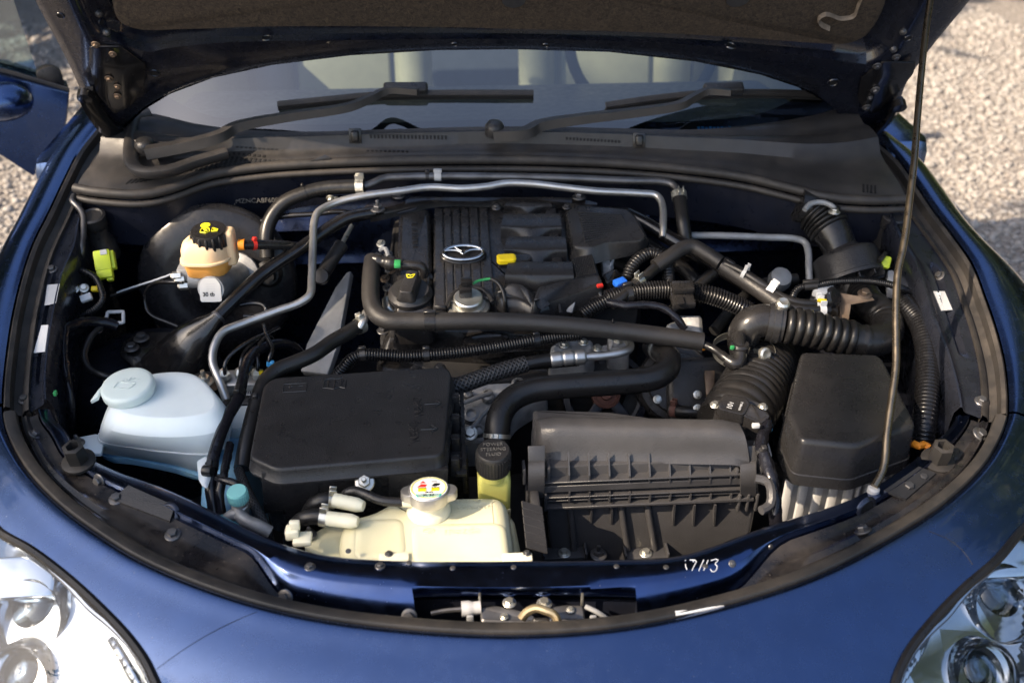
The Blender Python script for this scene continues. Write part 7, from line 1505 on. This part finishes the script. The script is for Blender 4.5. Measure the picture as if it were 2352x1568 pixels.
# ================================================================== A TREE OUT OF FRAME: it stands front left and throws the broken shade over the bay
def shade_tree():
    rng = np.random.default_rng(11); mid = np.array([0, .45, .72]); S = np.array(SUN_DIR)
    perp = np.array([.42, -.906, 0]); c = mid + S * 11 + perp * .9
    base = Vector((c[0], c[1], 0)); t = thing('tree', 'leafy tree standing front left of the car, outside the picture', 'tree', base)
    bm = NB(); tube(bm, [base, base + Vector((.1, .05, 2.5)), base + Vector((-.05, .1, 5)), base + Vector((0, 0, c[2] - .6))], lambda s: .22 - .02 * s, 14, .3)
    mat('bark', (.09, .065, .045), .9, var=.3, bump=.6, bscale=30); part('trunk', bm, 'bark', t)
    for k in range(9):
        a = k * 2.4; z0 = c[2] - 1.6 + .2 * k; b = base + Vector((0, 0, z0)); e = Vector((c[0] + 1.5 * math.cos(a), c[1] + 1.5 * math.sin(a), z0 + .9)); bm = NB(); tube(bm, [b, b.lerp(e, .5) + Vector((0, 0, .25)), e], lambda s: .06 - .02 * s, 8, .2); part('limb', bm, 'bark', t)
    ncl = 150; cl = rng.normal(0, 1, (ncl, 3)); cl /= np.linalg.norm(cl, axis=1)[:, None]; cl *= (rng.uniform(.2, 1, ncl) ** .4)[:, None] * np.array([2.1, 2.1, 1.7])
    n = 9000; P = c + cl[rng.integers(0, ncl, n)] + rng.normal(0, .24, (n, 3))
    keep = np.ones(n, bool)  # crown gaps shaped on purpose: leaves cleared so sun reaches chosen spots
    for x, y, h, r in ((360, 385, .03, .09), (470, 378, .03, .10), (590, 372, .03, .08), (2160, 1070, -.02, .13), (2235, 990, -.02, .11), (1985, 1120, -.10, .12), (1660, 1215, -.12, .09), (1745, 1160, -.1, .09), (30, 1420, -.15, .16), (1160, 1270, -.06, .05), (870, 700, -.04, .06), (1800, 760, -.05, .06), (2270, 720, 0, .10), (1900, 900, -.02, .07), (640, 560, -.05, .04), (1100, 1500, 0, .07), (2100, 1320, -.05, .10), (1560, 640, -.03, .05), (480, 560, -.03, .05)):
        q = np.array(H(x, y, h)); d = P - q; along = d @ S; off = np.linalg.norm(d - along[:, None] * S, axis=1); keep &= (off > r + .055) | (rng.random(n) < .06)
    P = P[keep]; n = len(P)
    u = rng.normal(0, 1, (n, 3)); u /= np.linalg.norm(u, axis=1)[:, None]; v = rng.normal(0, 1, (n, 3)); v -= (v * u).sum(1)[:, None] * u; v /= np.linalg.norm(v, axis=1)[:, None]
    L = rng.uniform(.07, .12, n)[:, None]; W = L * .55
    nrm = np.cross(u, v) * L * .2
    V = np.stack([P - u * L, P + v * W + nrm, P + u * L, P - v * W + nrm], 1).reshape(-1, 3)
    me = bpy.data.meshes.new('crown'); me.from_pydata((V - np.array(base)).tolist(), [], np.arange(n * 4).reshape(-1, 4).tolist())
    m = bpy.data.materials.new('leaf'); m.use_nodes = True; b = m.node_tree.nodes['Principled BSDF']; b.inputs['Roughness'].default_value = .5
    nz = m.node_tree.nodes.new('ShaderNodeTexNoise'); nz.inputs['Scale'].default_value = 2; cr = m.node_tree.nodes.new('ShaderNodeValToRGB'); cr.color_ramp.elements[0].color = (.035, .065, .015, 1); cr.color_ramp.elements[1].color = (.10, .13, .03, 1); g = m.node_tree.nodes.new('ShaderNodeNewGeometry')
    m.node_tree.links.new(g.outputs['Position'], nz.inputs['Vector']); m.node_tree.links.new(nz.outputs[0], cr.inputs[0]); m.node_tree.links.new(cr.outputs[0], b.inputs['Base Color']); M['leaf'] = m; me.materials.append(m)
    o = bpy.data.objects.new('crown', me); COL.objects.link(o); o.parent = t; o['kind'] = 'stuff'
shade_tree()
def far_tree(lab, x, y, cz, rad, seed, n=7000):
    rng = np.random.default_rng(seed); base = Vector((x, y, 0)); t = thing('tree', lab, 'tree', base)
    bm = NB(); tube(bm, [base, base + Vector((.1, .0, cz * .5)), base + Vector((0, .1, cz + rad * .5))], lambda s: .20 - .02 * s, 12, .3); part('trunk', bm, 'bark', t)
    cl = rng.normal(0, 1, (90, 3)); cl /= np.linalg.norm(cl, axis=1)[:, None]; cl *= (rng.uniform(.1, 1, 90) ** .4)[:, None] * rad
    P = np.array([x, y, cz]) + cl[rng.integers(0, 90, n)] + rng.normal(0, .3, (n, 3)); u = rng.normal(0, 1, (n, 3)); u /= np.linalg.norm(u, axis=1)[:, None]; v = np.cross(u, rng.normal(0, 1, (n, 3))); v /= np.linalg.norm(v, axis=1)[:, None]; Z_ = rng.uniform(.12, .22, n)[:, None]
    V = np.stack([P - u * Z_, P + v * Z_ * .6, P + u * Z_, P - v * Z_ * .6], 1).reshape(-1, 3) - np.array(base)
    me = bpy.data.meshes.new('crown'); me.from_pydata(V.tolist(), [], np.arange(n * 4).reshape(-1, 4).tolist()); me.materials.append(M['leaf']); o = bpy.data.objects.new('crown', me); COL.objects.link(o); o.parent = t; o['kind'] = 'stuff'
far_tree('bushy tree behind the open door on the left, outside the picture', -4.3, 4.6, 4.6, 2.7, 21)
far_tree('bushy tree to the right of the car, outside the picture', 5.0, 3.6, 4.6, 2.6, 22)
def hedge(lab, a, b, hgt, thick, n, seed):
    rng = np.random.default_rng(seed); a = np.array([*a, 0.]); b = np.array([*b, 0.]); t = thing('hedge', lab, 'hedge', Vector((a + b) / 2))
    L_ = np.linalg.norm(b - a); d = (b - a) / L_; p = np.array([-d[1], d[0], 0]); s = rng.uniform(0, 1, n)
    top = hgt * (.8 + .12 * np.sin(s * L_ * 1.3 + seed) + .12 * np.sin(s * L_ * .47 + 2 * seed))
    P = a + d * (s * L_)[:, None] + p * (rng.normal(0, thick * .35, n))[:, None]; P[:, 2] = top * rng.uniform(0, 1, n) ** .8
    u = rng.normal(0, 1, (n, 3)); u /= np.linalg.norm(u, axis=1)[:, None]; v = np.cross(u, rng.normal(0, 1, (n, 3))); v /= np.linalg.norm(v, axis=1)[:, None]; Z_ = rng.uniform(.16, .32, n)[:, None]
    V = np.stack([P - u * Z_, P + v * Z_ * .6, P + u * Z_, P - v * Z_ * .6], 1).reshape(-1, 3) - (a + b) / 2
    me = bpy.data.meshes.new('foliage'); me.from_pydata(V.tolist(), [], np.arange(n * 4).reshape(-1, 4).tolist()); me.materials.append(M['leaf']); o = bpy.data.objects.new('foliage', me); COL.objects.link(o); o.parent = t; o['kind'] = 'stuff'
    for k in range(int(L_ / 2.5)):
        q = a + d * (1 + k * 2.5); bm = NB(); tube(bm, [Vector(q), Vector(q) + Vector((.05, .05, hgt * .7))], .06, 7, .3); part('stem', bm, 'bark', t)
hedge('tall leafy hedge along the left of the gravel, outside the picture', (-6.5, 3.5), (-6.5, 12), 9.0, 1.2, 9000, 1)
hedge('lower leafy hedge beside the left front of the gravel, outside the picture', (-6.5, -.9), (-6.5, 3.4), 4.3, 1.0, 4500, 5)
hedge('tall leafy hedge along the right of the gravel, outside the picture', (7.0, -3), (7.0, 12), 9.0, 1.2, 14000, 2)
hedge('tall leafy hedge across the far end of the gravel, outside the picture', (-7, 12), (7.5, 12), 9.0, 1.4, 14000, 3)
